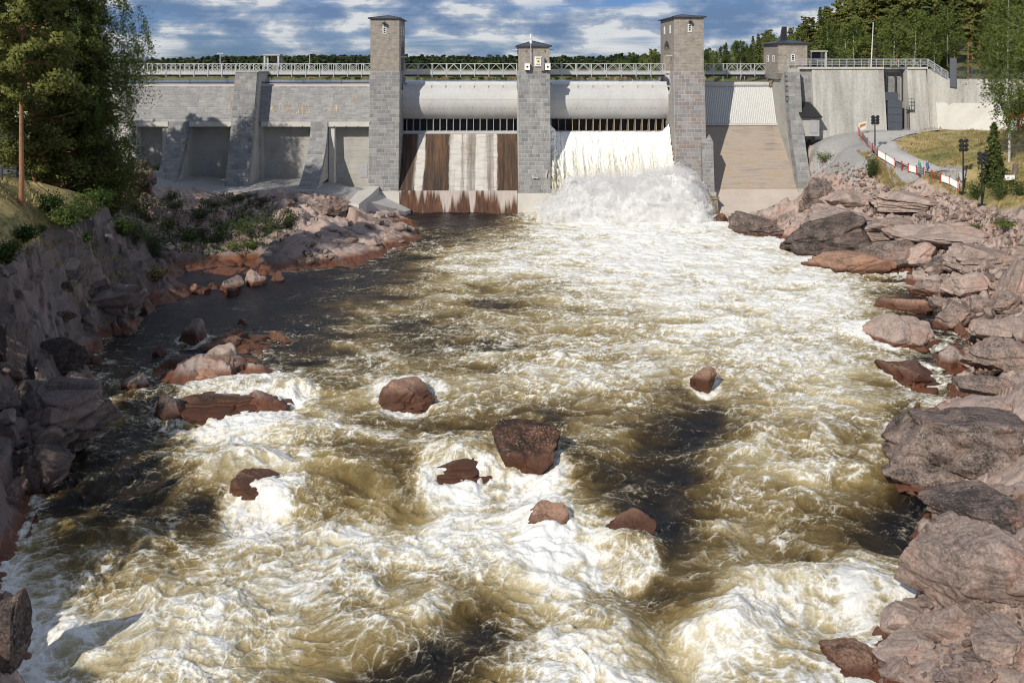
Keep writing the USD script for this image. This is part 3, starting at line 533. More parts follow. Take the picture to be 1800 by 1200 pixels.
waves = rough * near * chop + rough * ((fine - .5) * 0.34 + (r1 - .2) * 0.13 + (r2 - .25) * 0.07)
ripple = (fb(wx_, wy_ * 0.45, 1.5, 4, 401) - .5) * 0.13 + (ridge(fb(wx_, wy_ * .6, 0.6, 3, 405)) - .5) * .08
wz_ = wl + zz + waves + ripple * (1.1 - .5 * rough)
# white where there is a lot of it anyhow, on breaking crests, in the lace between, below steps and round rocks
stir = np.zeros_like(wx_); pile = np.zeros_like(wx_); jit = fb(wx_, wy_, 1.5, 4, 701) - .5
for (px, py, w) in ((718, 702, 52), (925, 822, 62), (447, 876, 50), (808, 828, 66), (962, 935, 46), (1092, 950, 60), (1236, 682, 26), (1583, 602, 62), (405, 718, 110), (520, 700, 36), (298, 735, 36), (1600, 665, 50), (340, 608, 24)):
    c = on(px, py, 0.3); R_ = w * c[1] / F; dx, dy = (wx_ - c[0]) / R_, (wy_ - c[1]) / R_
    q = np.hypot(dx, dy * .85) + jit * .9
    stir = np.maximum(stir, np.maximum(sm(1.55, .95, q), .85 * np.exp(-((dx + jit) / .85) ** 2) * sm(.3, -.6, dy) * np.exp(np.minimum(0, dy + .6) / 1.6)))
    pile += (.34 * np.exp(-((dy - .75) / .45) ** 2 - (dx / .9) ** 2) - .22 * np.exp(-((dy + 1.3) / .6) ** 2 - (dx / .8) ** 2)) * min(1.6, R_) + jit * .55 * sm(1.9, .9, q)
wz_ = wz_ + pile
shore = sm(0.9, 0.0, wl - th_) * sm(.1, .3, rough)
slope_up = -np.gradient(wz_.reshape(_WA.shape), axis=0).ravel() / np.gradient(_WY, axis=0).ravel()
soft_ = (patch - .5) * 1.5 + (fb(x1 * .8, y1, .16, 3, 501) - .5) * 1.0 + (fine - .5) * .35
white = macro * 1.13 - 0.64 + .46 * stir + (patch - .5) * .75 + (sw - .6) * .6 + (fine - .5) * 0.9 + 0.30 * shore + np.clip(slope_up, -.4, .8) * 0.20 + (r1 - .2) * 0.30 + (r2 - .25) * .26
torn = sm(.34, .60, fb(x1 * .8, y1 * 1.1, .55, 4, 611))
white += .34 * sm(.54, .74, fb(x2 * .8, y2 * 1.1, 2.1, 4, 641)) * sm(.3, .6, macro)
white += (lace * (.2 + .8 * torn) * (.72 + .28 * sm(50, 75, wy_)) - 0.20) * (0.52 * sm(.02, .2, macro) - .26 * sm(.7, 1.0, macro))
aer = np.clip((0.06 + macro * 0.98) + soft_ * .62 + .25 * stir, 0, 1) * sm(.03, .32, macro)
wv = np.stack([wx_, wy_, wz_], -1)
wf = grid_faces(len(_wY), len(_wa))
keep = ((wz_ - th_)[wf].max(1) > -0.25) & (np.abs(wv[wf][:, :, 0]).max(1) < 75)
inland = ((wx_ < -30) & (wy_ > 128)) | ((wx_ > 36) & (wy_ > 137.0)) | ((wx_ < -15.0) & (wy_ > 138))
keep &= ~inland[wf].any(1)
wv, wf, wat = tidy(wv, wf, keep, dict(white=np.clip(white, -1, 2), aer=aer, calm=calm))
M_water = mat('river_water', {
    'w': ('attribute', {'attribute': 'white'}), 'a': ('attribute', {'attribute': 'aer'}), 'g': ('geometry', {}),
    'mp': ('mapping', {'scale': (0.75, 1.1, 1.0)}), 'n': ('noise_texture', {'scale': 6.0, 'detail': 7.0, 'roughness': 0.75, 'distortion': 0.5}), 'n2': ('noise_texture', {'scale': 17.0, 'detail': 3.0, 'roughness': 0.7, 'distortion': 0.6}),
    'k': ('math', {'math_type': 'multiply_add', 'value2': 1.15}), 'k2': ('math', {'math_type': 'multiply_add', 'value2': 0.65}), 'o': ('math', {'math_type': 'subtract', 'value2': 0.90}),
    'r': ('map_range', {'range_type': 'smoothstep', 'from_min': -0.05, 'from_max': 0.85, 'clamp': True}),
    'body': ('rgb_ramp', {'ramp': [(0.0, (0.005, 0.006, 0.010)), (0.15, (0.012, 0.010, 0.008)), (0.30, (0.040, 0.026, 0.009)), (0.45, (0.125, 0.085, 0.028)), (0.62, (0.255, 0.192, 0.080)), (0.82, (0.40, 0.335, 0.190)), (1.0, (0.54, 0.49, 0.36))]}),
    'foam': ('rgb_ramp', {'ramp': [(0.0, (0.40, 0.34, 0.20)), (0.35, (0.54, 0.495, 0.37)), (0.7, (0.69, 0.665, 0.58)), (1.0, (0.81, 0.81, 0.785))]}),
    'm': ('mix_color', {}), 'ro': ('map_range', {'from_min': 0.15, 'from_max': 0.7, 'to_min': 0.10, 'to_max': 0.65, 'clamp': True}),
    'sp': ('map_range', {'from_min': 0.0, 'from_max': 0.7, 'to_min': 0.5, 'to_max': 0.2, 'clamp': True}),
    'b': ('bump', {'strength': 0.6, 'distance': 0.10}), 'p': ('principled_bsdf', {'ior': 1.33})},
    [('g.position', 'mp.vector'), ('mp.vector', 'n.vector'), ('mp.vector', 'n2.vector'), ('n.fac', 'k.value1'), ('w.fac', 'k.value3'), ('n2.fac', 'k2.value1'), ('k.value', 'k2.value3'), ('k2.value', 'o.value1'), ('o.value', 'r.value'),
     ('a.fac', 'body.fac'), ('r.result', 'foam.fac'), ('r.result', 'm.fac'), ('body.color', 'm.a'), ('foam.color', 'm.b'), ('m.result', 'p.base_color'), ('r.result', 'ro.value'), ('ro.result', 'p.roughness'), ('r.result', 'sp.value'), ('sp.result', 'p.specular_ior_level'),
     ('k2.value', 'b.height'), ('b.normal', 'p.normal')])
solo('river', (wv, wf), M_water, 'white and amber rapids of the river below the dam', None, None, 'structure', smooth=True, attrs=wat)
# ------------------------------------------------------------------ the dam
def stone_blocks(bl, br, tr, tl, course, width, seed, gap=0.04, proud=0.05, bevel=0.022, skip=None):
    """cut stones in running bond over the four-cornered face; a list of (area, vertices, faces)"""
    r = np.random.default_rng(seed)
    bl, br, tr, tl = (np.asarray(c, float) for c in (bl, br, tr, tl))
    n = np.cross(br - bl, tl - bl); n /= np.linalg.norm(n)
    L = (np.linalg.norm(tl - bl) + np.linalg.norm(tr - br)) / 2
    rows = max(1, int(round(L / course))); out = []
    def at_(u, v): return (bl * (1 - u) + br * u) * (1 - v) + (tl * (1 - u) + tr * u) * v
    for i in range(rows):
        v0, v1 = i / rows, (i + 1) / rows
        a, b = at_(0, (v0 + v1) / 2), at_(1, (v0 + v1) / 2); w = np.linalg.norm(b - a)
        k_ = max(1, int(round(w / width)))
        cuts = (np.arange(1, k_ + (i % 2)) - 0.5 * (i % 2)) / k_
        cuts = cuts + r.uniform(-0.16, 0.16, len(cuts)) / k_
        cuts = np.concatenate([[0], cuts, [1]])
        for u0, u1 in zip(cuts[:-1], cuts[1:]):
            gu, gv = gap / 2 / w, gap / 2 / L
            cs = [(u0 + gu, v0 + gv), (u1 - gu, v0 + gv), (u1 - gu, v1 - gv), (u0 + gu, v1 - gv)]
            if skip and skip(at_((u0 + u1) / 2, (v0 + v1) / 2)): continue
            base = np.array([at_(*c) for c in cs]) - n * 0.03
            mid = base.mean(0); pr = 0.03 + proud * r.uniform(0.45, 1.0)
            q = base + n * (pr - bevel); top = base + (mid - base) / np.linalg.norm(mid - base, axis=1, keepdims=True) * bevel * 1.4 + n * pr + n * r.uniform(-.008, .008, (4, 1))
            v = np.vstack([base, q, top]); f = [(8, 9, 10), (8, 10, 11)]
            for s in range(4):
                t = (s + 1) % 4
                f += [(s, t, 4 + t), (s, 4 + t, 4 + s), (4 + s, 4 + t, 8 + t), (4 + s, 8 + t, 8 + s)]
            out.append((w * (u1 - u0), v, np.array(f)))
    return out
def lay_stones(parent, blocks, m, limit=290):
    """the nearest and largest as pieces of their own, the rest joined"""
    for a, v, f in blocks[:limit]: part(parent, 'stone_block', (v, f), m)
    if len(blocks) > limit:
        b = MB()
        for a, v, f in blocks[limit:]: b.add(v, f)
        part(parent, 'stone_facing', b.out(), m, kind='stuff')
def window_at(parent, cx, y, z0, z1, w, panes=3, side=None):
    """white frame with dark panes one above the other, in the front face at depth y (or in the face x = side)"""
    b = MB(); t = 0.11; hgt = z1 - z0
    def bx(m, u0, u1, d0, d1, a, c):
        if side is None: m.box(cx + u0, cx + u1, y - d1, y - d0, a, c)
        else: m.box(*sorted((cx + side * d0, cx + side * d1)), y + u0, y + u1, a, c)
    bx(b, -w / 2, -w / 2 + t, 0.002, .08, z0, z1); bx(b, w / 2 - t, w / 2, 0.002, .08, z0, z1); bx(b, -w / 2 + t, w / 2 - t, 0.002, .08, z0, z0 + t); bx(b, -w / 2 + t, w / 2 - t, 0.002, .08, z1 - t, z1)
    for k_ in range(1, panes):
        zc = z0 + hgt * k_ / panes; bx(b, -w / 2 + t, w / 2 - t, 0.002, .07, zc - .035, zc + .035)
    wn = part(parent, 'window', b.out(), M_white)
    for k_ in range(panes):
        g = MB(); bx(g, -w / 2 + t, w / 2 - t, 0.004, .035, z0 + hgt * k_ / panes + .04, z0 + hgt * (k_ + 1) / panes - .04); part(wn, 'pane', g.out(), M_glass)
def pyramid_roof(parent, x0, x1, y0, y1, z, rise, over):
    b = MB(); x0 -= over; x1 += over; y0 -= over; y1 += over; c = ((x0 + x1) / 2, (y0 + y1) / 2, z + rise)
    b.box(x0, x1, y0, y1, z, z + .14)
    e = .05
    b.add([(x0 + e, y0 + e, z + .14), (x1 - e, y0 + e, z + .14), (x1 - e, y1 - e, z + .14), (x0 + e, y1 - e, z + .14), c], [(0, 1, 4), (1, 2, 4), (2, 3, 4), (3, 0, 4)])
    p = part(parent, 'roof', b.out(), M_roof)
    for (a, q) in (((x0 + e, y0 + e), c), ((x1 - e, y0 + e), c)):
        s = MB().bar((a[0], a[1], z + .17), (q[0], q[1], q[2] + .03), .12, .06); part(p, 'ridge_cap', s.out(), M_darksteel)
YF = 150.0                                                                       # plane of the tower fronts at the top
def gate_tower(label, x0, x1, ztop, zmid, zbase, yb, depth, arch, m_stone, seed, front_skip=None):
    """stone shaft (front leaning out to depth yb at the foot), brick head, passage for the footbridge"""
    t = thing('gate_tower', label, 'tower')
    hole = None
    yback = YF + depth
    if arch:
        ya, yb2, za, zs = arch
        hole = Polygon([(ya, za), (yb2, za)] + [((ya + yb2) / 2 + (yb2 - ya) / 2 * math.cos(q), zs + (yb2 - ya) / 2 * math.sin(q)) for q in np.linspace(0, math.pi, 13)])
    low = Polygon([(yb, zbase), (yback, zbase), (yback, zmid), (YF - 0.12, zmid)])
    top = sbox(YF, zmid, yback - .12, ztop)
    if hole is not None: low, top = low.difference(hole), top.difference(hole)
    b = MB()
    for g in getattr(low, 'geoms', [low]): b.prof(g, x0 - .08, x1 + .08)
    part(t, 'shaft', b.out(), M_mortar)
    b = MB()
    for g in getattr(top, 'geoms', [top]): b.prof(g, x0, x1)
    part(t, 'brick_head', b.out(), M_brick)
    A, B, C, D = (x0 - .08, yb, zbase), (x1 + .08, yb, zbase), (x1 + .08, YF - .12, zmid), (x0 - .08, YF - .12, zmid)
    bl = stone_blocks(A, B, C, D, 0.62, 1.12, seed, skip=front_skip)
    sx = x1 + .08 if x1 < 0 else x0 - .08
    inside = (lambda c: hole is not None and hole.buffer(.35).contains(Point(c[1], c[2])))
    if x1 < 4: bl += stone_blocks((sx, yb, zbase), (sx, yback, zbase), (sx, yback, zmid), (sx, YF - .12, zmid), 0.62, 1.12, seed + 1, skip=inside)
    elif x0 > 10: bl += stone_blocks((sx, yback, zbase), (sx, yb, zbase), (sx, YF - .12, zmid), (sx, yback, zmid), 0.62, 1.12, seed + 1, skip=inside)
    lay_stones(t, bl, m_stone)
    return t
ZM = 23.75
T1 = gate_tower('tall grey stone tower at the left end of the two roller gates', -19.28, -14.66, 32.15, ZM, 4.9, 147.9, 10, (153.0, 159.2, 20.6, 25.6), M_stone_grey, 1)
pyramid_roof(T1, -19.28, -14.66, YF, YF + 9.88, 32.15, 0.75, 0.36)
window_at(T1, -17.0, YF, 29.75, 31.0, 0.58, 4)
window_at(T1, -14.66, 153.0, 29.6, 31.0, 0.75, 2, side=1); window_at(T1, -14.66, 157.2, 29.6, 31.0, 0.75, 2, side=1)
T2 = gate_tower('lower middle gate tower with antenna mast and white signs on its front', 4.42, 9.35, 27.7, 23.8, 4.6, 147.9, 9, (153.0, 159.2, 20.6, 25.2), M_stone_grey, 5)
pyramid_roof(T2, 4.42, 9.35, YF, YF + 8.88, 27.7, 1.0, 0.42)
T3 = gate_tower('tall stone tower with reddish blocks right of the waterfall, arched passage on its left side', 29.25, 34.0, 32.35, ZM, 4.9, 147.9, 12, (153.2, 159.2, 20.6, 25.8), M_stone_pink, 9)
pyramid_roof(T3, 29.25, 34.0, YF, YF + 11.88, 32.35, 0.75, 0.40)
window_at(T3, 31.75, YF, 30.0, 31.25, 0.58, 4)
window_at(T3, 29.25, 153.2, 29.9, 31.2, 0.75, 2, side=-1); window_at(T3, 29.25, 158.0, 29.9, 31.2, 0.75, 2, side=-1)
for T_, x_, z_ in ((T1, -17.0, 31.25), (T3, 31.8, 31.5)):                            # floodlights under the eaves
    b = MB().box(x_ - .28, x_ + .28, 149.35, 149.75, z_, z_ + .3).bar((x_, 149.7, z_ + .15), (x_, 150.0, z_ + .45), .08); part(T_, 'floodlight', b.out(), M_black)
# stepped-out lower buttress on the third tower, with concrete footing
q = MB().prof(Polygon([(146.9, 4.9), (150, 4.9), (150, 13.6), (147.9, 12.6)]), 33.25, 35.0); part(T3, 'buttress', q.out(), M_mortar)
lay_stones(T3, stone_blocks((33.2, 146.9, 4.9), (35.0, 146.9, 4.9), (35.0, 147.9, 12.6), (33.2, 147.9, 12.6), .62, .95, 31) + stone_blocks((33.2, 147.95, 12.6), (35.0, 147.95, 12.6), (35.0, 150.0, 13.6), (33.2, 150, 13.6), .62, .95, 32) + stone_blocks((33.24, 150, 4.9), (33.24, 146.9, 4.9), (33.24, 147.9, 12.6), (33.24, 150, 12.6), .62, .95, 33), M_stone_grey)
part(T2, 'footing', MB().prof(Polygon([(147.4, -1), (157, -1), (157, 4.6), (147.5, 4.6)]), 4.2, 10.2).out(), M_conc_pale)
part(T3, 'footing', MB().prof(Polygon([(146.4, -1), (157, -1), (157, 4.9), (146.6, 4.9)]), 28.8, 35.2).out(), M_conc)
part(T1, 'footing', MB().prof(Polygon([(147.4, -1), (157, -1), (157, 4.9), (147.5, 4.9)]), -19.7, -14.4).out(), M_conc_pale)
# bits on the middle tower: sign board, two white boxes, mast, chimney block
sb = part(T2, 'sign_board', MB().box(6.95, 8.12, 149.72, 149.84, 24.55, 26.1).out(), M_white, label='white notice board with a yellow square')
part(sb, 'emblem', MB().box(7.28, 7.80, 149.69, 149.715, 25.15, 25.55).out(), M_yellow)
part(sb, 'symbol', MB().mesh(trimesh.creation.cylinder(.11, .02, sections=12, transform=trimesh.transformations.translation_matrix([7.54, 149.68, 25.35]) @ trimesh.transformations.rotation_matrix(math.pi / 2, [1, 0, 0]))).out(), M_black)
for i_, (z_, w_) in enumerate(((25.82, .8), (25.68, .66), (24.86, .8), (24.72, .55))): part(sb, 'text_line', MB().box(7.54 - w_ / 2, 7.54 + w_ / 2, 149.70, 149.716, z_, z_ + .07).out(), M_black)
for x_ in (5.35, 8.6):
    c_ = part(T2, 'equipment_cabinet', MB().box(x_, x_ + .85, 149.1, 149.72, 23.95, 25.0).box(x_ - .04, x_ + .89, 149.05, 149.74, 25.0, 25.08).out(), M_white)
    part(c_, 'opening', MB().box(x_ + .3, x_ + .55, 149.06, 149.09, 24.35, 24.6).out(), M_black)
    part(c_, 'cable', MB().bar((x_ + .4, 149.3, 23.76), (x_ + .4, 149.3, 23.95), .1).out(), M_black)
part(T2, 'stone_chimney', MB().box(7.98, 8.5, 149.3, 149.88, 23.85, 26.0).out(), M_stone_grey)
ms = part(T2, 'antenna_mast', MB().tube([(6.35, 149.5, 25.2), (6.35, 149.5, 29.2)], .06).bar((6.35, 149.5, 27.2), (6.35, 150, 27.2), .07).out(), M_galv)
part(ms, 'antenna', MB().tube([(6.35, 149.5, 29.0), (6.35, 149.5, 29.7)], .14).tube([(6.35, 149.5, 28.2), (6.35, 149.5, 28.75)], .2).out(), M_white)
for x_, z_ in ((5.55, 26.9), (8.55, 26.9)): part(T2, 'iron_bracket', MB().box(x_, x_ + .14, 149.82, 149.998, z_, z_ + .3).out(), M_rust)
for T_, x_, s_, y_, z_ in ((T1, -14.66, 1, 151.5, 26.0), (T2, 9.35, 1, 151, 27.15), (T2, 4.42, -1, 151, 27.15), (T3, 29.25, -1, 151.4, 26.2)):
    part(T_, 'passage_lamp', MB().box(min(x_, x_ + s_ * 1.0), max(x_, x_ + s_ * 1.0), y_, y_ + .22, z_, z_ + .16).out(), M_galv)
rl_ = np.random.default_rng(3)
for (px, py, w, h) in ((936.5, 311, .30, .75), (939, 312.5, .55, .32), (944, 313, .45, .22), (960, 307, .22, 1.1), (961, 302, .14, .5)):
    a = at(px, py, 147.80); q = np.linspace(0, 6.283, 12)[:-1]; rad = rl_.uniform(.6, 1.1, 11)
    v = [(a[0], a[1], a[2])] + [(a[0] + w / 2 * math.cos(t) * k_, a[1], a[2] + h / 2 * math.sin(t) * k_) for t, k_ in zip(q, rad)]
    part(T2, 'lime_stain', (np.array(v), np.array([(0, i + 1, (i + 1) % 11 + 1) for i in range(11)])), M_conc_pale)

# ------------------------------------------------------------------ left dam wall with bays and buttresses
DW = thing('dam_wall', 'long pale stone dam wall with four recessed bays at the left', 'dam')
WX0, WX1 = -80.0, -19.4
yc, zc, yl, zl = 153.0, 21.5, 151.0, 15.65                                     # crest and lintel line
core = MB().prof(Polygon([(yl, zl), (yl + 3.6, zl), (yl + 6, zc), (yc, zc)]), WX0, WX1)
part(DW, 'core', core.out(), M_mortar)
bl = stone_blocks((-60, yl - .01, zl), (WX1, yl - .01, zl), (WX1, yc - .06, zc - .12), (-60, yc - .06, zc - .12), 0.40, 1.15, 41, gap=.03, proud=.035)
bl.sort(key=lambda q_: -q_[0])
lay_stones(DW, bl, M_stone_wall)
part(DW, 'coping', MB().box(WX0, WX1, yc - .06, yc + .6, zc + .003, zc + .14).out(), M_conc_pale)
cr = part(DW, 'crest_beam', MB().box(WX0, WX1, yc + .25, yc + .4, zc + .32, zc + .5).out(), M_darksteel)
for x_ in np.arange(-74, -20, 6.2): part(cr, 'post', MB().box(x_, x_ + .1, yc + .26, yc + .38, zc + .14, zc + .9).out(), M_darksteel)
bays = [(-58.2, -51.9, 8.5), (-48.5, -41.5, 6.35), (-36.9, -28.9, 6.35), (-26.1, -19.4, 6.35)]
for (a, b_, zf) in bays:
    part(DW, 'lintel', MB().box(a, b_, yl - .25, yl + 1.2, zl - .78, zl).out(), M_conc_pale)
    rec = part(DW, 'recess_wall', MB().box(a, b_, 153.0, 154.2, zf - 2, zl - .2).out(), M_conc)
    for k_ in range(9):
        zz_ = zf + .6 + k_ * .95
        if zz_ < zl - .6: part(rec, 'board_line', MB().box(a + .05, b_ - .05, 152.975, 152.998, zz_, zz_ + .05).out(), M_conc)
    for xd in ([a + 1.0, b_ - 1.9] if a < -50 or a > -40 else [a + 1.0]):
        part(rec, 'door', MB().box(xd, xd + 1.15, 152.92, 152.995, zf + .1, zf + 2.35).out(), M_doorgrey)
    for xx in np.arange(a + .8, b_ - .3, 1.9): part(DW, 'drain_spout', MB().box(xx, xx + .14, yl - .4, yl - .252, zl - .72, zl - .58).out(), M_galv)
for (a, b_) in ((-80, -58.2), (-51.9, -48.5), (-41.5, -36.9), (-28.9, -26.1)): part(DW, 'pier_wall', MB().box(a, b_, 151.4, 154.3, 4, zl - .02).out(), M_conc)
for (a, b_) in ((-58.2, -57.0), (-52.9, -51.9), (-26.1, -25.2), (-57.9, -57.2)):
    part(DW, 'jamb', MB().prof(Polygon([(150.7, 4), (153.6, 4), (153.6, zl - .8), (151.2, zl - .8)]), a + .01 if a != -57.9 else -62, b_ if a != -57.9 else -58.3).out(), M_conc_pale)
def stain_mat():
    return mat('rust_stain', {'g': ('geometry', {}), 'mp': ('mapping', {'scale': (2.6, 1.0, 0.25)}), 'n': ('noise_texture', {'scale': 1.0, 'detail': 5.0, 'roughness': 0.7}), 'r': ('rgb_ramp', {'ramp': [(0.4, (0.42, 0.26, 0.10)), (0.6, (0.5, 0.42, 0.3))]}),
        'k': ('map_range', {'from_min': 0.5, 'from_max': 0.62, 'clamp': True}), 'p': ('principled_bsdf', {'roughness': .8}), 't': ('transparent_bsdf', {}), 'x': ('mix_closure', {})},
        [('g.position', 'mp.vector'), ('mp.vector', 'n.vector'), ('n.fac', 'r.fac'), ('n.fac', 'k.value'), ('k.result', 'x.fac'), ('r.color', 'p.base_color'), ('t.BSDF', 'x.closure1'), ('p.BSDF', 'x.closure2')], surface='x.closure')
M_stain = stain_mat()
def on_wall(px, py):
    t = np.linspace(0, 1, 60); ys = yl + (yc - yl) * t; z = H - (py - HY) * ys / F
    i = np.argmin(np.abs(z - (zl + (zc - zl) * t))); return at(px, py, ys[i])
for (x0_, x1_, py0, py1) in ((398, 406, 166, 190), (470, 545, 181, 200), (575, 600, 183, 200), (590, 618, 206, 221), (620, 628, 163, 182), (500, 512, 183, 212)):
    v = [on_wall(x0_, py1), on_wall(x1_, py1), on_wall(x1_, py0), on_wall(x0_, py0)]
    v = [c - np.array([0, .07, 0]) for c in v]; part(DW, 'rust_streak', (np.array(v), np.array([(0, 1, 2), (0, 2, 3)])), M_stain)
def buttress(label, xa, xb, prof_f, ztop, seed, ybk=154.0, base=True):
    """prof_f: list of (y, z) down the front face"""
    t = thing('buttress', label, 'buttress')
    pf = [(y, z) for y, z in prof_f]
    b = MB().prof(Polygon([(ybk, pf[-1][1]), (ybk, ztop)] + pf), xa, xb); part(t, 'body', b.out(), M_conc)
    bl = []
    for i in range(len(pf) - 1):
        (y0, z0), (y1, z1) = pf[i], pf[i + 1]
        bl += stone_blocks((xa - .02, y1, z1), (xb + .02, y1, z1), (xb + .02, y0, z0), (xa - .02, y0, z0), .62, 1.1, seed + i)
    lay_stones(t, bl, M_stone_grey)
    # cut stones on the flank, only along the front edge
    fl = []
    for i in range(len(pf) - 1):
        (y0, z0), (y1, z1) = pf[i], pf[i + 1]
        fl += stone_blocks((xb + .01, y1, z1), (xb + .01, y1 + 1.3, z1), (xb + .01, y0 + 1.3, z0), (xb + .01, y0, z0), .62, .9, seed + 20 + i, proud=.03)
    lay_stones(t, fl, M_stone_grey)
    return t
def curve(y0, z0, y1, z1, n=6, pw=1.8):
    return [(y0 + (y1 - y0) * (k_ / n) ** pw, z0 + (z1 - z0) * k_ / n) for k_ in range(n + 1)]
buttress('stone buttress in tree shade left of the tall buttress, foot curving outwards', -51.7, -48.6, curve(150.7, 15.7, 143.4, 5.6, 5, 1.5), 15.7, 51)
BT = buttress('tall sloping stone buttress that rises above the dam wall crest', -40.9, -37.4, [(150.2, 23.6), (148.2, 17.0), (146.3, 11), (143.9, 5.7)], 23.6, 61, ybk=158.5)
part(BT, 'cap', MB().box(-41.0, -37.2, 150.1, 158.6, 23.6, 23.78).out(), M_conc)
b3 = buttress('stone buttress between the two right bays, on a low footing', -28.95, -26.2, curve(150.7, 15.7, 141.4, 6.5, 6, 2.0), 15.7, 71)
part(b3, 'footing', MB().box(-29.2, -26.1, 141.0, 146, 5.2, 6.5).out(), M_conc)
# concrete wing wall that comes forward from the foot of the first tower
ww = thing('wing_wall', 'low bent concrete wing wall at the foot of the left tall tower', 'wall')
def prism(poly, z0, z1):
    m = trimesh.creation.extrude_polygon(Polygon(poly), 1.0, engine='earcut'); v = np.array(m.vertices)
    top = v[:, 2] > .5; x_ = v[:, 0] * 0
    v[:, 2] = np.where(top, z1(v[:, 0], v[:, 1]) if callable(z1) else z1, z0); return v, m.faces
A_, B_, C_ = np.array([-19.3, 148.0]), np.array([-18.9, 134.0]), np.array([-12.0, 147.0])
part(ww, 'arm', prism([(-20.3, 148), (-20.5, 133.2), (-18.7, 132.8), (-18.0, 140.0), (-17.6, 148)], 0.5, lambda x, y: 5.15 + (y - 133) * .035), M_conc_pale)
part(ww, 'sill', prism([(-18.3, 137.5), (-13.2, 143.6), (-12.6, 147.6), (-17.5, 147.6)], 0.2, lambda x, y: 4.9 - (x + 18.3) * .50), M_conc_pale)

# ------------------------------------------------------------------ roller gates
def roller(label, xa, xb, seed, bars_light):
    t = thing('roller_gate', label, 'gate')
    cy, cz, R = 157.2, 18.75, 3.15
    def arc(r, a0, a1, n=18): return [(cy - r * math.cos(q), cz + r * math.sin(q)) for q in np.linspace(a0, a1, n)]
    n = 8; w = (xb - xa) / n
    for k_ in range(n):                                                        # skin panels with narrow joints
        x0, x1 = xa + w * k_ + .015, xa + w * (k_ + 1) - .015
        pts = arc(R, -1.15, 1.2); inn = arc(R - .25, 1.2, -1.15)
        v = [(x, y, z) for x in (x0, x1) for y, z in pts]; m_ = len(pts)
        b = MB().add(v, [(i, i + 1, m_ + i + 1) for i in range(m_ - 1)] + [(i, m_ + i + 1, m_ + i) for i in range(m_ - 1)])
        pp = part(t, 'skin_panel', b.out(), M_gate, smooth=True)
        rv = MB()
        for q in (-.35,):
            for fx in (.12, .5, .88):
                c = (x0 + (x1 - x0) * fx, cy - (R + .0) * math.cos(q), cz + (R) * math.sin(q)); rv.box(c[0] - .05, c[0] + .05, c[1] - .03, c[1] + .03, c[2] - .05, c[2] + .05)
        part(pp, 'bolt', rv.out(), M_darksteel)
        sq = [(cy - (R - .02) * math.cos(q), cz + (R - .02) * math.sin(q)) for q in np.linspace(-1.1, 1.15, 14)]
        s = MB().tube([(x1 + .015, y, z) for y, z in sq], .045, 5); part(t, 'seam', s.out(), M_gate)
        part(t, 'lug', MB().box(x0 + w - .12, x0 + w - .02, cy - R * math.cos(.86) - .2, cy - R * math.cos(.86), cz + R * math.sin(.86) - .1, cz + R * math.sin(.86) + .35).out(), M_galv)
    part(t, 'inner_drum', MB().mesh(trimesh.creation.cylinder(R - .08, xb - xa - .1, sections=40, transform=trimesh.transformations.translation_matrix([(xa + xb) / 2, cy, cz]) @ trimesh.transformations.rotation_matrix(math.pi / 2, [0, 1, 0]))).out(), M_gate)
    part(t, 'top_plate', MB().box(xa, xb, cy - 1.3, cy + .6, cz + R - .16, cz + R - .02).out(), M_gate)
    part(t, 'top_lip', MB().box(xa + .6, xb, cy - 1.42, cy - 1.3, cz + R - .45, cz + R + .12).out(), M_steel)
    part(t, 'band', MB().tube([(xa, cy - (R + .01) * math.cos(.12), cz + R * math.sin(.12)), (xb, cy - (R + .01) * math.cos(.12), cz + R * math.sin(.12))], .035, 5).out(), M_gate)
    # bottom shield: dark slot with upright ribs
    part(t, 'shield', MB().box(xa, xb, 157.9, 158.1, 12.5, 17.0).out(), M_darksteel)
    part(t, 'lower_beam', MB().box(xa, xb, 155.3, 157.9, 13.55, 13.85).out(), M_galv)
    nb = 17
    for k_ in range(nb):
        x_ = xa + (xb - xa) * (k_ + .5) / nb
        part(t, 'rib', MB().hexa([(x_ - .07, 155.4, 13.85), (x_ + .07, 155.4, 13.85), (x_ + .07, 157.9, 13.85), (x_ - .07, 157.9, 13.85)], [(x_ - .07, 156.0, 16.6), (x_ + .07, 156.0, 16.6), (x_ + .07, 157.9, 16.6), (x_ - .07, 157.9, 16.6)]).out(), M_rust if bars_light else M_ribs)
    return t
M_gate = speckle('gate_paint', [(0.40, 0.398, 0.392), (0.475, 0.47, 0.462), (0.52, 0.515, 0.505)], 0.35, rough=.45, bump=.05, fine=8)
M_ribs = plain('rib_paint', (0.24, 0.23, 0.22), .6)
roller('closed grey roller gate over the dry brown-stained chute', -14.55, 4.3, 1, False)
roller('raised grey roller gate above the waterfall', 9.45, 29.15, 2, True)

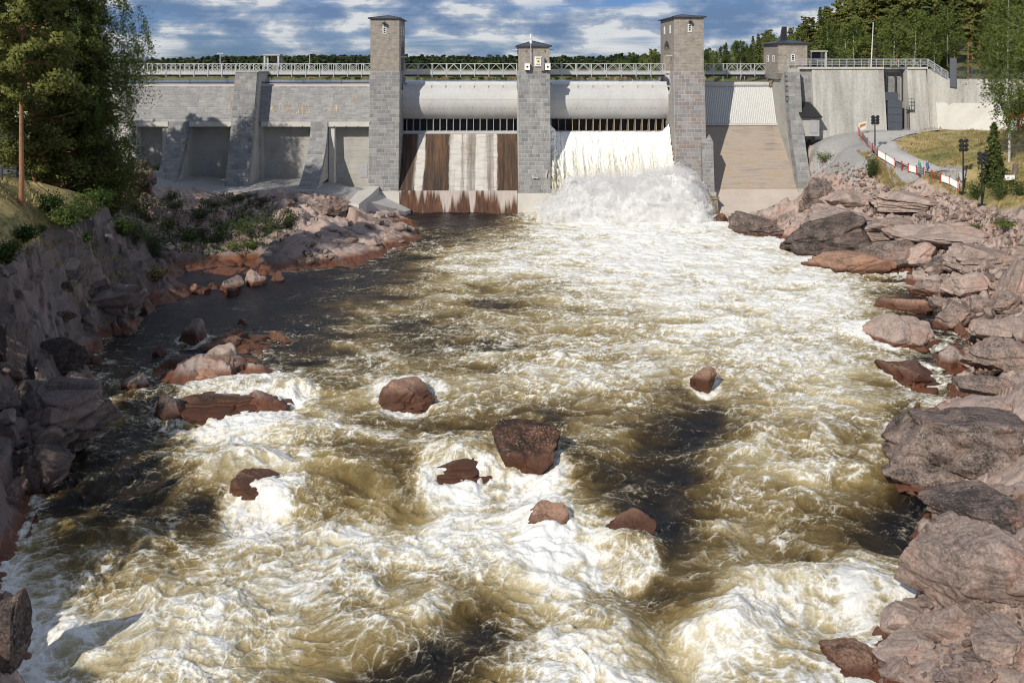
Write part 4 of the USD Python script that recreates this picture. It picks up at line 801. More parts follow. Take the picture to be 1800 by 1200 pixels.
# ------------------------------------------------------------------ spillway chutes
def chute_look():
    # tannin stains run down in bands whose places across the chute are fixed
    marks = [(-15.5, .9), (-13.2, .95), (-12.1, .55), (-11.9, .05), (-10.9, .05), (-10.6, .85), (-8.2, .95), (-6.9, .75), (-6.6, .30), (-5.0, .12), (-4.6, .5), (-4.2, .2), (-3.2, .55), (-2.6, .45), (-2.2, .12), (-.9, .2), (-.5, .52), (.3, .42), (.6, .15), (1.0, .3), (1.15, .9), (4.8, .97)]
    x0, x1 = -16.0, 5.0
    ramp = [((x - x0) / (x1 - x0), (s, s, s)) for x, s in marks]
    return mat('stained_chute', {'g': ('geometry', {}), 's': ('separate_xyz', {}), 'x': ('map_range', {'from_min': x0, 'from_max': x1, 'clamp': True}), 'wmp': ('mapping', {'scale': (1.2, .10, .13)}), 'wob': ('noise_texture', {'scale': 1.0, 'detail': 7.0, 'roughness': .7}), 'wa': ('math', {'math_type': 'multiply_add', 'value2': 1.5}), 'wb': ('math', {'math_type': 'subtract', 'value2': .75}),
        'r': ('rgb_ramp', {'ramp': ramp}), 'mp': ('mapping', {'scale': (2.2, 0.12, 0.12)}), 'n': ('noise_texture', {'scale': 1.0, 'detail': 9.0, 'roughness': 0.72}), 'mp2': ('mapping', {'scale': (0.5, .5, 3.0)}), 'n2': ('noise_texture', {'scale': 1.0, 'detail': 5.0, 'roughness': 0.7}),
        'a': ('math', {'math_type': 'multiply_add', 'value2': 0.9}), 'b': ('math', {'math_type': 'subtract', 'value2': .45}), 'th': ('map_range', {'from_min': .20, 'from_max': .70, 'clamp': True}),
        'c': ('rgb_ramp', {'ramp': [(0.3, (0.34, 0.315, 0.29)), (0.5, (0.50, 0.475, 0.44)), (.7, (.56, .53, .49))]}), 'd': ('rgb_ramp', {'ramp': [(0.36, (0.012, 0.008, 0.006)), (0.5, (0.050, 0.026, 0.012)), (0.62, (0.125, 0.064, 0.028))]}), 'm': ('mix_color', {}), 'p': ('principled_bsdf', {'roughness': .55})},
        [('g.position', 's.vector'), ('g.position', 'wmp.vector'), ('wmp.vector', 'wob.vector'), ('wob.fac', 'wa.value1'), ('s.x', 'wa.value3'), ('wa.value', 'wb.value1'), ('wb.value', 'x.value'), ('x.result', 'r.fac'), ('g.position', 'mp.vector'), ('mp.vector', 'n.vector'), ('g.position', 'mp2.vector'), ('mp2.vector', 'n2.vector'),
         ('n.fac', 'a.value1'), ('r.color', 'a.value3'), ('a.value', 'b.value1'), ('b.value', 'th.value'), ('n2.fac', 'c.fac'), ('n.fac', 'd.fac'), ('th.result', 'm.fac'), ('c.color', 'm.a'), ('d.color', 'm.b'), ('m.result', 'p.base_color')])
def toe_look():
    return mat('stained_toe', {'g': ('geometry', {}), 'mp': ('mapping', {'scale': (0.75, 0.2, 0.03), 'location': (.4, 0, 0)}), 'n': ('noise_texture', {'scale': 1.0, 'detail': 4.0, 'roughness': 0.55}), 's': ('separate_xyz', {}), 'z': ('map_range', {'from_min': 1.2, 'from_max': 4.9, 'to_min': .20, 'to_max': -.02}), 'a': ('math', {'math_type': 'add'}), 'th': ('map_range', {'from_min': .49, 'from_max': .58, 'clamp': True}),
        'mp2': ('mapping', {'scale': (3., 1, .4)}), 'n2': ('noise_texture', {'scale': 1.0, 'detail': 5.0, 'roughness': 0.7}), 'c': ('rgb_ramp', {'ramp': [(0.3, (0.42, 0.36, 0.32)), (.7, (.54, .48, .44))]}), 'd': ('rgb_ramp', {'ramp': [(0.35, (0.05, 0.022, 0.014)), (0.55, (0.11, 0.048, 0.026)), (0.7, (0.22, 0.11, 0.06))]}), 'm': ('mix_color', {}), 'p': ('principled_bsdf', {'roughness': .6})},
        [('g.position', 'mp.vector'), ('mp.vector', 'n.vector'), ('g.position', 's.vector'), ('s.z', 'z.value'), ('n.fac', 'a.value1'), ('z.result', 'a.value2'), ('a.value', 'th.value'), ('g.position', 'mp2.vector'), ('mp2.vector', 'n2.vector'), ('n2.fac', 'c.fac'), ('n2.fac', 'd.fac'), ('th.result', 'm.fac'), ('c.color', 'm.a'), ('d.color', 'm.b'), ('m.result', 'p.base_color')])
M_chute, M_toe = chute_look(), toe_look()
ch = thing('spillway_chute', 'dry left spillway chute with dark brown water stains', 'spillway')
pr = [(155.2, 13.5)] + [(155.0 - 7.0 * t_ ** 1.05, 13.42 - 8.4 * t_) for t_ in np.linspace(0, 1, 9)]
part(ch, 'slab', MB().prof(Polygon([(158.4, 13.4), (158.4, -1), (148.0, -1)] + pr[::-1]), -14.57, 4.33).out(), M_chute)
part(ch, 'crest_sill', MB().box(-14.55, 4.3, 154.9, 157.2, 13.43, 13.54).out(), M_conc_pale)
part(ch, 'toe_wall', MB().prof(Polygon([(147.6, -1.2), (148.4, -1.2), (148.4, 5.0), (147.75, 5.0)]), -16.2, 4.18).out(), M_toe)
part(ch, 'toe_ledge', MB().box(-15.3, 5.5, 146.7, 147.58, .2, 1.35).out(), M_toe)
chm = thing('spillway_chute', 'middle spillway chute under the falling water', 'spillway')
part(chm, 'slab', MB().prof(Polygon([(158.4, 13.4), (158.4, -1), (148.0, -1)] + pr[::-1]), 9.5, 29.1).out(), M_conc)
M_tan = speckle('tan_chute', [(0.25, 0.20, 0.155), (0.36, 0.29, 0.225), (0.43, 0.36, 0.29), (0.38, 0.345, 0.30)], 0.35, fine=9)
def tan_look():
    return mat('tan_chute_layers', {'g': ('geometry', {}), 'mp': ('mapping', {'scale': (0.16, 0.4, 2.4), 'rotation': (0, .04, 0)}), 'n': ('noise_texture', {'scale': 1.0, 'detail': 6.0, 'roughness': 0.7, 'distortion': .5}), 'nb': ('noise_texture', {'scale': .35, 'detail': 3.0}), 'mx': ('mix_float', {'fac': .35}),
        'c': ('rgb_ramp', {'ramp': [(0.32, (0.19, 0.168, 0.15)), (0.42, (0.28, 0.232, 0.19)), (.52, (0.34, 0.29, 0.24)), (.6, (.33, .24, .165)), (.72, (.44, .40, .36))]}), 'b': ('bump', {'strength': .4, 'distance': .06}), 'p': ('principled_bsdf', {'roughness': .85})},
        [('g.position', 'mp.vector'), ('mp.vector', 'n.vector'), ('g.position', 'nb.vector'), ('n.fac', 'mx.a'), ('nb.fac', 'mx.b'), ('mx.result', 'c.fac'), ('c.color', 'p.base_color'), ('n.fac', 'b.height'), ('b.normal', 'p.normal')])
chr_ = thing('spillway_chute', 'dry tan spillway chute at the right, below the ribbed gate', 'spillway')
M_tan2 = tan_look()
pr2 = [(159.9, 14.5), (159.6, 14.4)] + [(159.6 - 10.0 * t_ ** .92, 14.4 - 9.2 * t_) for t_ in np.linspace(.1, 1, 9)]
part(chr_, 'slab', MB().prof(Polygon([(163, 14.5), (163, 0), (149.6, 0)] + pr2[::-1]), 34.05, 48.75).out(), M_tan2)
M_apron = speckle('apron_concrete', [(0.36, 0.31, 0.27), (0.44, 0.38, 0.335), (0.49, 0.43, 0.38)], 0.4)
part(chr_, 'apron', prism([(34.6, 150), (34.9, 145.3), (44, 144.7), (50.4, 145.2), (51.6, 149.8)], .4, lambda x, y: 1.9 + (y - 145) * .68), M_apron)
part(chr_, 'apron_step', prism([(34.7, 145.2), (35.5, 143.4), (47, 142.2), (52.6, 143.2), (50.2, 145.1), (44, 144.65)], .2, lambda x, y: 1.55 + (y - 143) * .05), M_apron)
part(chr_, 'lime_patch', (np.array([at(1376, 300, 151.2), at(1380, 240, 157.1), at(1386, 236, 157.4), at(1398, 290, 151.9)]) + np.array([0, -.35, 0]), np.array([(0, 2, 1), (0, 3, 2)])), M_conc_pale) if False else None
bp = thing('pier_stub', 'brown concrete block standing in the spray at the foot of the right tower', 'concrete block')
part(bp, 'block', MB().hexa([(33.2, 144.6, .3), (35.1, 144.6, .3), (35.1, 147.5, .3), (33.2, 147.5, .3)], [(33.4, 144.8, 4.1), (35.0, 144.8, 4.1), (35.0, 147.5, 4.1), (33.4, 147.5, 4.1)]).out(), M_rust)
part(bp, 'cap', MB().box(33.2, 35.2, 144.6, 147.6, 4.1, 4.35).out(), M_rust)
for k_ in range(5): part(bp, 'board', MB().hexa([(33.25 + k_ * .37, 144.52, .3), (33.58 + k_ * .37, 144.52, .3), (33.58 + k_ * .37, 144.6, .3), (33.25 + k_ * .37, 144.6, .3)], [(33.42 + k_ * .32, 144.74, 4.08), (33.72 + k_ * .32, 144.74, 4.08), (33.72 + k_ * .32, 144.8, 4.08), (33.42 + k_ * .32, 144.8, 4.08)]).out(), M_rust)

# ------------------------------------------------------------------ ribbed gate at the right
rg = thing('ribbed_gate', 'sloping pale gate of upright ribs with a round white top edge, over the tan chute', 'gate')
gx0, gx1 = 34.06, 48.7
ya0, za0, ya1, za1 = 159.9, 14.7, 162.6, 21.0
part(rg, 'plate', MB().prof(Polygon([(ya0 + .2, za0), (ya0 + .6, za0), (ya1 + .6, za1), (ya1 + .2, za1)]), gx0, gx1).out(), M_steel)
for k_ in range(46):
    x_ = gx0 + .1 + (gx1 - gx0 - .3) * k_ / 45
    part(rg, 'rib', MB().prof(Polygon([(ya0, za0 + .1), (ya0 + .22, za0 + .1), (ya1 + .22, za1), (ya1, za1)]), x_, x_ + .17).out(), M_steel)
part(rg, 'top_tube', MB().tube([(gx0, ya1 + .2, za1 + .42), (gx1 - .6, ya1 + .2, za1 + .42)], .42, 16).out(), M_gate, smooth=True)
part(rg, 'top_deck', MB().box(gx0, gx1, ya1 + .55, ya1 + 2.4, za1 + .75, za1 + .85).out(), M_slate)
part(rg, 'bottom_sill', MB().box(gx0, gx1, ya0 - .35, ya0 + .18, za0 - .2, za0 + .08).out(), M_conc_pale)
part(rg, 'drive_arm', MB().bar((gx1 - .3, ya1, za1 + .2), (gx1 + .1, ya1 - 1, za1 + 1.8), .35).tube([(gx1 - .5, ya1 + .2, za1 + .42), (gx1 + .05, ya1 + .2, za1 + .42)], .6, 12).out(), M_rust)

# ------------------------------------------------------------------ right pier with stepped stone front, gatehouse
rp = thing('stone_pier', 'stepped grey stone pier between the tan chute and the right concrete wall', 'pier')
pp_ = [(154.2, 23.6), (153.4, 19.6), (153.0, 16.4), (151.0, 11.0), (149.2, 7.4), (148.9, 5.2)]
part(rp, 'body', MB().prof(Polygon([(165, 3), (165, 24.2), (154.2, 24.2)] + pp_ + [(148.9, 3)]), 48.75, 50.7).out(), M_conc)
bl = []
for i in range(len(pp_) - 1):
    (y0, z0), (y1, z1) = pp_[i], pp_[i + 1]
    bl += stone_blocks((48.72, y1, z1), (50.75, y1, z1), (50.75, y0, z0), (48.72, y0, z0), .62, 1.05, 91 + i)
lay_stones(rp, bl, M_stone_grey)
fl = []
for i in range(len(pp_) - 1):
    (y0, z0), (y1, z1) = pp_[i], pp_[i + 1]
    fl += stone_blocks((48.74, y1 + 2.0, z1), (48.74, y1, z1), (48.74, y0, z0), (48.74, y0 + 2.0, z0), .62, 1.0, 121 + i, proud=.04)
lay_stones(rp, fl, M_stone_grey)
for k_ in range(6): part(rp, 'quoin', MB().box(48.45 + .05 * (k_ % 2), 48.72, 154.1 - k_ * .1, 155.3 - k_ * .1, 23.0 - k_ * .82, 23.62 - k_ * .82).out(), M_stone_grey)
part(rp, 'left_face', MB().prof(Polygon([(152.6, 5.2), (165, 5.2), (165, 22.8), (156, 22.8)]), 48.72, 48.746).out(), M_conc)
gh = thing('gatehouse', 'small brick gatehouse with dark pyramid roof at the right end of the footbridge', 'gatehouse')
k150 = F / 157.0
gx0, gx1 = (1368 - CX) / k150, (1419 - CX) / k150
part(gh, 'wall', MB().box(gx0, gx1, 157.0, 165.4, 23.4, 28.35).out(), M_brick)
part(gh, 'corbel', MB().hexa([(gx0 + .2, 157.6, 22.4), (gx1 - .6, 157.6, 22.4), (gx1 - .6, 164.5, 22.4), (gx0 + .2, 164.5, 22.4)], [(gx0 - .2, 156.8, 23.4), (gx1, 156.8, 23.4), (gx1, 165.5, 23.4), (gx0 - .2, 165.5, 23.4)]).out(), M_conc)
pyramid_roof(gh, gx0, gx1, 157, 165.4, 28.35, .85, .45)
window_at(gh, (1393.5 - CX) / k150, 157.0, 25.4, 26.5, .62, 3)
window_at(gh, gx0, 159.6, 25.3, 26.4, .9, 2, side=-1); window_at(gh, gx0, 162.8, 25.3, 26.4, .9, 2, side=-1)
st = at(1376, 72, 160.5)
part(gh, 'black_chimney', MB().hexa([(st[0] - .55, 160, 28.4), (st[0] + .55, 160, 28.4), (st[0] + .55, 161, 28.4), (st[0] - .55, 161, 28.4)], [(st[0] - .1, 160.2, 31.3), (st[0] + .6, 160.2, 31.3), (st[0] + .6, 160.8, 31.3), (st[0] - .1, 160.8, 31.3)]).out(), M_black)

# ------------------------------------------------------------------ concrete retaining wall on the right
cw = thing('retaining_wall', 'high streaked concrete retaining wall on the right with a recessed dark door', 'wall')
def conc_streak():
    return mat('streaked_concrete', {'g': ('geometry', {}), 'mp': ('mapping', {'scale': (0.9, 0.4, 0.07), 'rotation': (0, -.10, 0)}), 'n': ('noise_texture', {'scale': 1.0, 'detail': 6.0, 'roughness': 0.65}), 'nb': ('noise_texture', {'scale': 3.0, 'detail': 5.0, 'roughness': .7}), 'mx': ('mix_float', {'fac': .35}),
        'c': ('rgb_ramp', {'ramp': [(0.34, (0.24, 0.235, 0.215)), (0.46, (0.35, 0.34, 0.31)), (.54, (0.42, 0.41, 0.38)), (.66, (.54, .52, .49))]}), 'p': ('principled_bsdf', {'roughness': .85})},
        [('g.position', 'mp.vector'), ('mp.vector', 'n.vector'), ('g.position', 'nb.vector'), ('n.fac', 'mx.a'), ('nb.fac', 'mx.b'), ('mx.result', 'c.fac'), ('c.color', 'p.base_color')])
M_streak = conc_streak()
YW = 156.0; kw = F / YW
def wx(px, Y=YW): return (px - CX) * Y / F
zt = 24.1
part(cw, 'front_wall', MB().prof(Polygon([(YW - 1.6, 12.5), (YW + 3, 12.5), (YW + 3, zt), (YW, zt)]), wx(1427), wx(1553)).out(), M_streak)
part(cw, 'stone_strip', MB().prof(Polygon([(YW - .6, 12.5), (YW + 3, 12.5), (YW + 3, zt), (YW + .4, zt)]), 50.7, wx(1427) - .01).out(), M_conc)
lay_stones(cw, stone_blocks((50.8, YW - .1, 18.2), (wx(1427) - .05, YW - .1, 18.2), (wx(1427) - .05, YW + .36, zt - .4), (50.8, YW + .36, zt - .4), .62, 1.1, 151), M_stone_grey)
part(cw, 'recess_back', MB().box(wx(1553), wx(1594), YW + 2.0, YW + 2.6, 12.5, zt).out(), M_conc)
lay_stones(cw, stone_blocks((wx(1556), YW + 1.99, 18), (wx(1592), YW + 1.99, 18), (wx(1592), YW + 1.99, zt - .6), (wx(1556), YW + 1.99, zt - .6), .62, 1.1, 152), M_stone_grey)
part(cw, 'front_wall', MB().prof(Polygon([(YW - 1.6, 12.5), (YW + 3, 12.5), (YW + 3, zt), (YW, zt)]), wx(1594), wx(1628)).out(), M_streak)
part(cw, 'coping', MB().box(50.9, wx(1553), YW - .25, YW + 3.1, zt, zt + .32).out(), M_conc_pale)
part(cw, 'coping', MB().box(wx(1594), wx(1630), YW - .25, YW + 3.1, zt, zt + .32).out(), M_conc_pale)
part(cw, 'recess_top', MB().box(wx(1553) + .01, wx(1594) - .01, YW + .6, YW + 3.1, zt + .004, zt + .3).out(), M_conc)
xa, xb, xe = wx(1628), wx(1667, 153), wx(1760, 150)
def sheet(pts0, pts1, th):
    """upright slab between two plan points with given heights at each end"""
    (x0, y0, z0, z1), (x1, y1, z2, z3) = pts0, pts1
    d = np.array([-(y1 - y0), x1 - x0]); d = d / np.linalg.norm(d) * th
    return MB().hexa([(x0, y0, z0), (x1, y1, z2), (x1 + d[0], y1 + d[1], z2), (x0 + d[0], y0 + d[1], z0)], [(x0, y0, z1), (x1, y1, z3), (x1 + d[0], y1 + d[1], z3), (x0 + d[0], y0 + d[1], z1)])
part(cw, 'turned_wall', sheet((xa, YW - .4, 12.5, zt), (xb, 153, 12.5, 22.2), 2.0).out(), M_streak)
part(cw, 'far_wall', sheet((xb, 153, 12.5, 22.5), (wx(1900, 148), 148, 12.5, 22.5), 2.0).out(), M_streak)
part(cw, 'berm', MB().hexa([(xa + .3, 152.2, 12.6), (wx(1780, 147), 145.5, 12.6), (wx(1780, 150), 150, 12.6), (xa + 2, 155, 12.6)], [(xb - 1.6, 153.9, 18.6), (wx(1780, 150), 148.9, 18.6), (wx(1780, 152), 152, 18.6), (xb, 156, 18.6)]).out(), M_conc_pale)
dr = part(cw, 'steel_door_box', MB().box(wx(1561, YW - .8), wx(1586, YW - .8), YW - .8, YW + 1.4, 14.1, 18.9).out(), M_slate, label='dark steel box with door in the wall recess')
for k_ in range(1, 4): part(dr, 'seam', MB().box(wx(1561, YW - .8) + .05, wx(1586, YW - .8) - .05, YW - .83, YW - .802, 14.1 + 1.2 * k_, 14.15 + 1.2 * k_).out(), M_darksteel)
part(cw, 'platform', MB().box(wx(1552), wx(1578), YW - .6, YW + 1.9, 18.9, 19.05).box(wx(1553), wx(1576), YW - .55, YW - .5, 19.05, 20.3).out(), M_slate)
for px_ in (1563, 1579, 1591): part(cw, 'guide_rail', MB().box(wx(px_), wx(px_) + .16, YW + 1.2, YW + 1.4, 18.9, zt - .8).out(), M_darksteel)
ld = MB().box(wx(1588.5), wx(1588.5) + .06, YW - 1.2, YW - 1.14, 14.2, 18).box(wx(1592.5), wx(1592.5) + .06, YW - 1.2, YW - 1.14, 14.2, 18); ldp = part(cw, 'ladder', ld.out(), M_darksteel)
for k_ in range(10): part(ldp, 'rung', MB().box(wx(1588.5) + .06, wx(1592.5), YW - 1.19, YW - 1.15, 14.5 + k_ * .36, 14.54 + k_ * .36).out(), M_darksteel)
part(cw, 'balcony_rail', MB().box(wx(1590), wx(1600), YW - 1.5, YW - 1.44, 19.2, 19.26).box(wx(1590), wx(1600), YW - 1.5, YW - 1.44, 18.5, 18.56).box(wx(1599.5), wx(1600), YW - 1.5, YW - 1.44, 17.4, 19.2).box(wx(1594.5), wx(1595), YW - 1.5, YW - 1.44, 17.4, 19.2).box(wx(1589), wx(1601), YW - 1.5, YW - .5, 17.3, 17.4).out(), M_darksteel)
# railing along the top of the right wall
rl = thing('wall_railing', 'pale metal railing on top of the right concrete wall, sloping down at its right end', 'railing')
path_ = [(49.2, 155.6, zt + .32), (wx(1630), 155.8, zt + .32), (xb, 153.1, 22.3)]
pts_ = []
for (a, b_) in zip(path_[:-1], path_[1:]):
    a, b_ = np.array(a), np.array(b_); n_ = max(2, int(np.linalg.norm(b_ - a) / 1.2)); pts_ += [a + (b_ - a) * i / n_ for i in range(n_)]
pts_.append(np.array(path_[-1]))
for p_ in pts_: part(rl, 'post', MB().box(p_[0] - .045, p_[0] + .045, p_[1] - .045, p_[1] + .045, p_[2], p_[2] + 1.3).out(), M_galv)
for hz in (.35, .65, .95, 1.3):
    for (a, b_) in zip(path_[:-1], path_[1:]):
        a, b_ = np.array(a) + [0, -.05, hz], np.array(b_) + [0, -.05, hz]; part(rl, 'rail', MB().bar(a, b_, .07 if hz < 1.2 else .1).out(), M_galv)
for p_, q_ in zip(pts_[14:22], pts_[15:23]): part(rl, 'mesh_infill', MB().bar(p_ + [0, -.02, .1], q_ + [0, -.02, 1.2], .04).bar(p_ + [0, -.02, 1.2], q_ + [0, -.02, .1], .04).out(), M_galv)
# dark fence further right
df = thing('dark_fence', 'dark mesh fence with a tall dark end panel on the far right wall', 'fence')
part(df, 'end_panel', sheet((wx(1668, 153), 152.7, 21.2, 25.9), (wx(1680, 152.5), 152.2, 21.2, 25.9), .15).out(), M_slate)
f0, f1 = np.array([wx(1681, 152.6), 152.8, 22.5]), np.array([wx(1890, 148), 148.3, 22.5])
for k_ in range(15):
    c = f0 + (f1 - f0) * k_ / 14; part(df, 'post', MB().box(c[0] - .05, c[0] + .05, c[1] - .05, c[1] + .05, 22.5, 24.3).out(), M_slate)
for hz in np.linspace(.15, 1.75, 9): part(df, 'wire', MB().bar(f0 + [0, 0, hz], f1 + [0, 0, hz], .045).out(), M_slate)

# ------------------------------------------------------------------ footbridge
def bridge(label, xa, xb, style, back=0.0):
    t = thing('footbridge', label, 'footbridge')
    y0, y1, zd, zr = 157.0 + back, 159.4 + back, 23.45 - back * .008, 24.92
    part(t, 'deck', MB().box(xa, xb, y0 + .1, y1 - .1, zd - .12, zd).out(), M_conc)
    part(t, 'edge_beam', MB().box(xa, xb, y0 - .06, y0 + .1, zd - .3, zd + .22).out(), M_galv)
    part(t, 'lower_girder', MB().box(xa, xb, y0 + .3, y0 + .6, zd - .62, zd - .12).out(), M_darksteel)
    part(t, 'far_edge_beam', MB().box(xa, xb, y1 - .1, y1 + .06, zd - .3, zd + .22).out(), M_galv)
    n_ = max(1, int(round((xb - xa) / 2.33))); w = (xb - xa) / n_
    for y in (y0, y1):
        part(t, 'top_rail', MB().box(xa, xb, y - .07, y + .07, zr, zr + .13).out(), M_galv)
        if y == y0: part(t, 'middle_rail', MB().box(xa, xb, y - .03, y + .03, zd + .3, zd + .36).out(), M_galv)
        far = MB()
        for k_ in range(n_ + 1):
            x = xa + w * k_
            x = min(max(x, xa + .08), xb - .08)
            p_ = MB().box(x - .07, x + .07, y - .065, y + .065, zd + .22, zr)
            if y == y0:
                part(t, 'post', p_.out(), M_galv); part(t, 'bracket', MB().box(x - .06, x + .06, y - .16, y - .065, zd - .62, zd + .5).bar((x, y - .1, zd - .62), (x + .25, y + .3, zd - .95), .09).out(), M_galv)
            else: part(t, 'far_post', p_.out(), M_galv)
            if k_ == n_: break
            u0, u1 = x + .07, xa + w * (k_ + 1) - .07
            if style == 'cross':
                um = u0 + (u1 - u0) * .64
                seg = [((u0, zd + .24), (um, zr)), ((u0, zr), (um, zd + .24)), ((um + .05, zd + .22), (um + .05, zr))]
            else:
                seg = [((u0, zd + .24), ((u0 + u1) / 2, zr)), (((u0 + u1) / 2, zr), (u1, zd + .24))] if k_ % 1 == 0 else []
            for (a, b_) in seg:
                m_ = MB().bar((a[0], y, a[1]), (b_[0], y, b_[1]), .085, .07)
                part(t, 'brace' if y == y0 else 'far_brace', m_.out(), M_galv)
    return t
bridge('long left span of the footbridge with crossed railing, behind the dam wall', -80.0, -19.3, 'cross')
bridge('footbridge span behind the closed roller gate', -14.6, 4.4, 'v')
bridge('footbridge span above the waterfall gate', 9.4, 29.2, 'v')
bridge('short right footbridge span leading to the gatehouse', 34.1, 51.0, 'v', 7.4)
for px_, top_, label in ((388, 95, 'slim lamp post on the footbridge nearest the birch'), (545, 95, 'slim lamp post on the footbridge right of the frame shelter')):
    c = at(px_, 113, 157.5); L = thing('lamp_post', label, 'lamp post')
    part(L, 'pole', MB().tube([(c[0], 157.2, 23.45), (c[0], 157.2, H - (top_ - HY) * 157.2 / F)], [.09, .06]).out(), M_galv); zt_ = H - (top_ - HY) * 157.2 / F
    part(L, 'lamp_head', MB().box(c[0] - .5, c[0] + .55, 157.05, 157.35, zt_, zt_ + .14).out(), M_galv)
def frame_shelter(label, pxa, pxb, ptop, pbot, Y, panel, shade=False):
    t = thing('frame_shelter', label, 'shelter'); x0, x1 = (pxa - CX) * Y / F, (pxb - CX) * Y / F; z0, z1 = H - (pbot - HY) * Y / F, H - (ptop - HY) * Y / F
    for x in (x0, x1 - .28):
        for y in (Y, Y + 2.2): part(t, 'post', MB().box(x, x + .28, y, y + .28, z0, z1 - .25).out(), M_galv)
    part(t, 'roof_slab', MB().box(x0 - .15, x1 + .15, Y - .1, Y + 2.6, z1 - .25, z1).out(), M_conc)
    part(t, 'back_panel', MB().box((x0 + x1) / 2 - panel[0], (x0 + x1) / 2 + panel[1], Y + 1.5, Y + 1.6, z0, z1 - .26).out(), M_darksteel if shade else M_rust)
    part(t, 'glazing_bar', MB().box(x0 + .28, x1 - .28, Y + .1, Y + .16, z0 + (z1 - z0) * .42, z0 + (z1 - z0) * .46).out(), M_galv)
frame_shelter('frame shelter over the footbridge behind the tall buttress', 463.5, 490.5, 95.5, 127, 160.2, (.25, .6))
frame_shelter('grey frame shelter beside the gatehouse', 1424.5, 1453.5, 89, 122, 160.2, (.85, .85), True)
c = at(1535, 42, 158); fp = thing('flagpole', 'tall thin pale pole behind the right wall railing', 'pole')
part(fp, 'pole', MB().tube([(c[0] - .4, 158, 23.9), (c[0], 158, c[2])], [.11, .06]).out(), M_steel); part(fp, 'finial', MB().tube([(c[0], 158, c[2]), (c[0], 158, c[2] + .2)], .1).out(), M_steel)
# ------------------------------------------------------------------ falling water and spray
M_fall = mat('falling_water', {
    'g': ('geometry', {}), 'mp': ('mapping', {'scale': (2.6, 0.22, 0.22)}), 'n': ('noise_texture', {'scale': 1.0, 'detail': 6.0, 'roughness': 0.6}), 'n2': ('noise_texture', {'scale': 4.5, 'detail': 4.0, 'roughness': 0.75}),
    's': ('separate_xyz', {}), 'z': ('map_range', {'from_min': 7.0, 'from_max': 11.5, 'to_min': .12, 'to_max': -.03}), 'mx': ('mix_float', {'fac': .4}), 'ad': ('math', {'math_type': 'subtract'}),
    'c': ('rgb_ramp', {'ramp': [(0.32, (0.44, 0.41, 0.31)), (0.40, (0.61, 0.59, 0.51)), (.48, (.75, .74, .69)), (.58, (.83, .83, .81))]}), 'b': ('bump', {'strength': .7, 'distance': .15}), 'p': ('principled_bsdf', {'roughness': .6, 'specular_ior_level': .2})},
    [('g.position', 'mp.vector'), ('mp.vector', 'n.vector'), ('g.position', 'n2.vector'), ('g.position', 's.vector'), ('s.z', 'z.value'), ('n.fac', 'mx.a'), ('n2.fac', 'mx.b'), ('mx.result', 'ad.value1'), ('z.result', 'ad.value2'), ('ad.value', 'c.fac'), ('c.color', 'p.base_color'), ('mx.result', 'b.height'), ('b.normal', 'p.normal')])
u = np.linspace(0, 1, 260); t_ = np.linspace(0, 1, 120)
U, T = np.meshgrid(u, t_)
X_ = 9.55 + U * 19.5
side = np.exp(-(U * 19.5 / 1.3) ** 2) + np.exp(-((1 - U) * 19.5 / 0.9) ** 2)
Y_ = 155.4 - 8.6 * T ** 1.15; Z_ = 13.75 - 10.5 * T ** 1.25
pq = np.stack([X_ * 1.9, T * 2.2, U * 0], -1)
nn = meshkit.fbm(pq, 4, 61) - .5; nf = meshkit.fbm(np.stack([X_ * 4, T * 26, U * 0], -1), 4, 62) - .5
push = (0.25 + .9 * T) * nn * 1.5 + nf * (.25 + .5 * T) + side * (1.6 * (1 - (T - .35) ** 2) * sm(0, .12, T) + nf * 1.4)
Y_ -= 0.30 + push * .8; Z_ += push * .5 + side * 1.2 * sm(0.0, .1, T) * (1 - T)
fv = np.stack([X_, Y_, Z_], -1).reshape(-1, 3)
solo('waterfall', (fv, grid_faces(120, 260)), M_fall, 'white sheet of water falling under the raised gate', 'waterfall', smooth=True)
M_spray = mat('spray_white', {'g': ('geometry', {}), 'n': ('noise_texture', {'scale': 2.6, 'detail': 7.0, 'roughness': .75}), 'c': ('rgb_ramp', {'ramp': [(.3, (.80, .79, .75)), (.6, (.93, .93, .92))]}), 'b': ('bump', {'strength': .5, 'distance': .25}),
    'p': ('principled_bsdf', {'roughness': .9, 'specular_ior_level': .05, 'diffuse_roughness': .6})}, [('g.position', 'n.vector'), ('n.fac', 'c.fac'), ('c.color', 'p.base_color'), ('n.fac', 'b.height'), ('b.normal', 'p.normal')])
r = np.random.default_rng(77)
def spray_top(x):                                                             # height of the heap of spray across the fall, read off the photograph
    px = CX + x * F / 143.0
    return np.interp(px, [950, 985, 1010, 1060, 1100, 1150, 1190, 1212, 1228, 1240], [1.4, 3.8, 5.5, 6.2, 6.2, 7.2, 7.4, 6.6, 4.4, 1.4])
balls = []
for _ in range(170):
    x = r.uniform(8.6, 31.4); y = r.uniform(139.5, 146.0); zt_ = spray_top(x) * np.clip(1 - ((y - 144.2) / 6.4) ** 2, .12, 1)
    z = 1.0 + (zt_ - 1.6) * r.random() ** .6
    rad = r.uniform(.9, 1.9) * (1 if z < zt_ * .6 else .6)
    balls.append((x, y, z - rad * .5, rad))
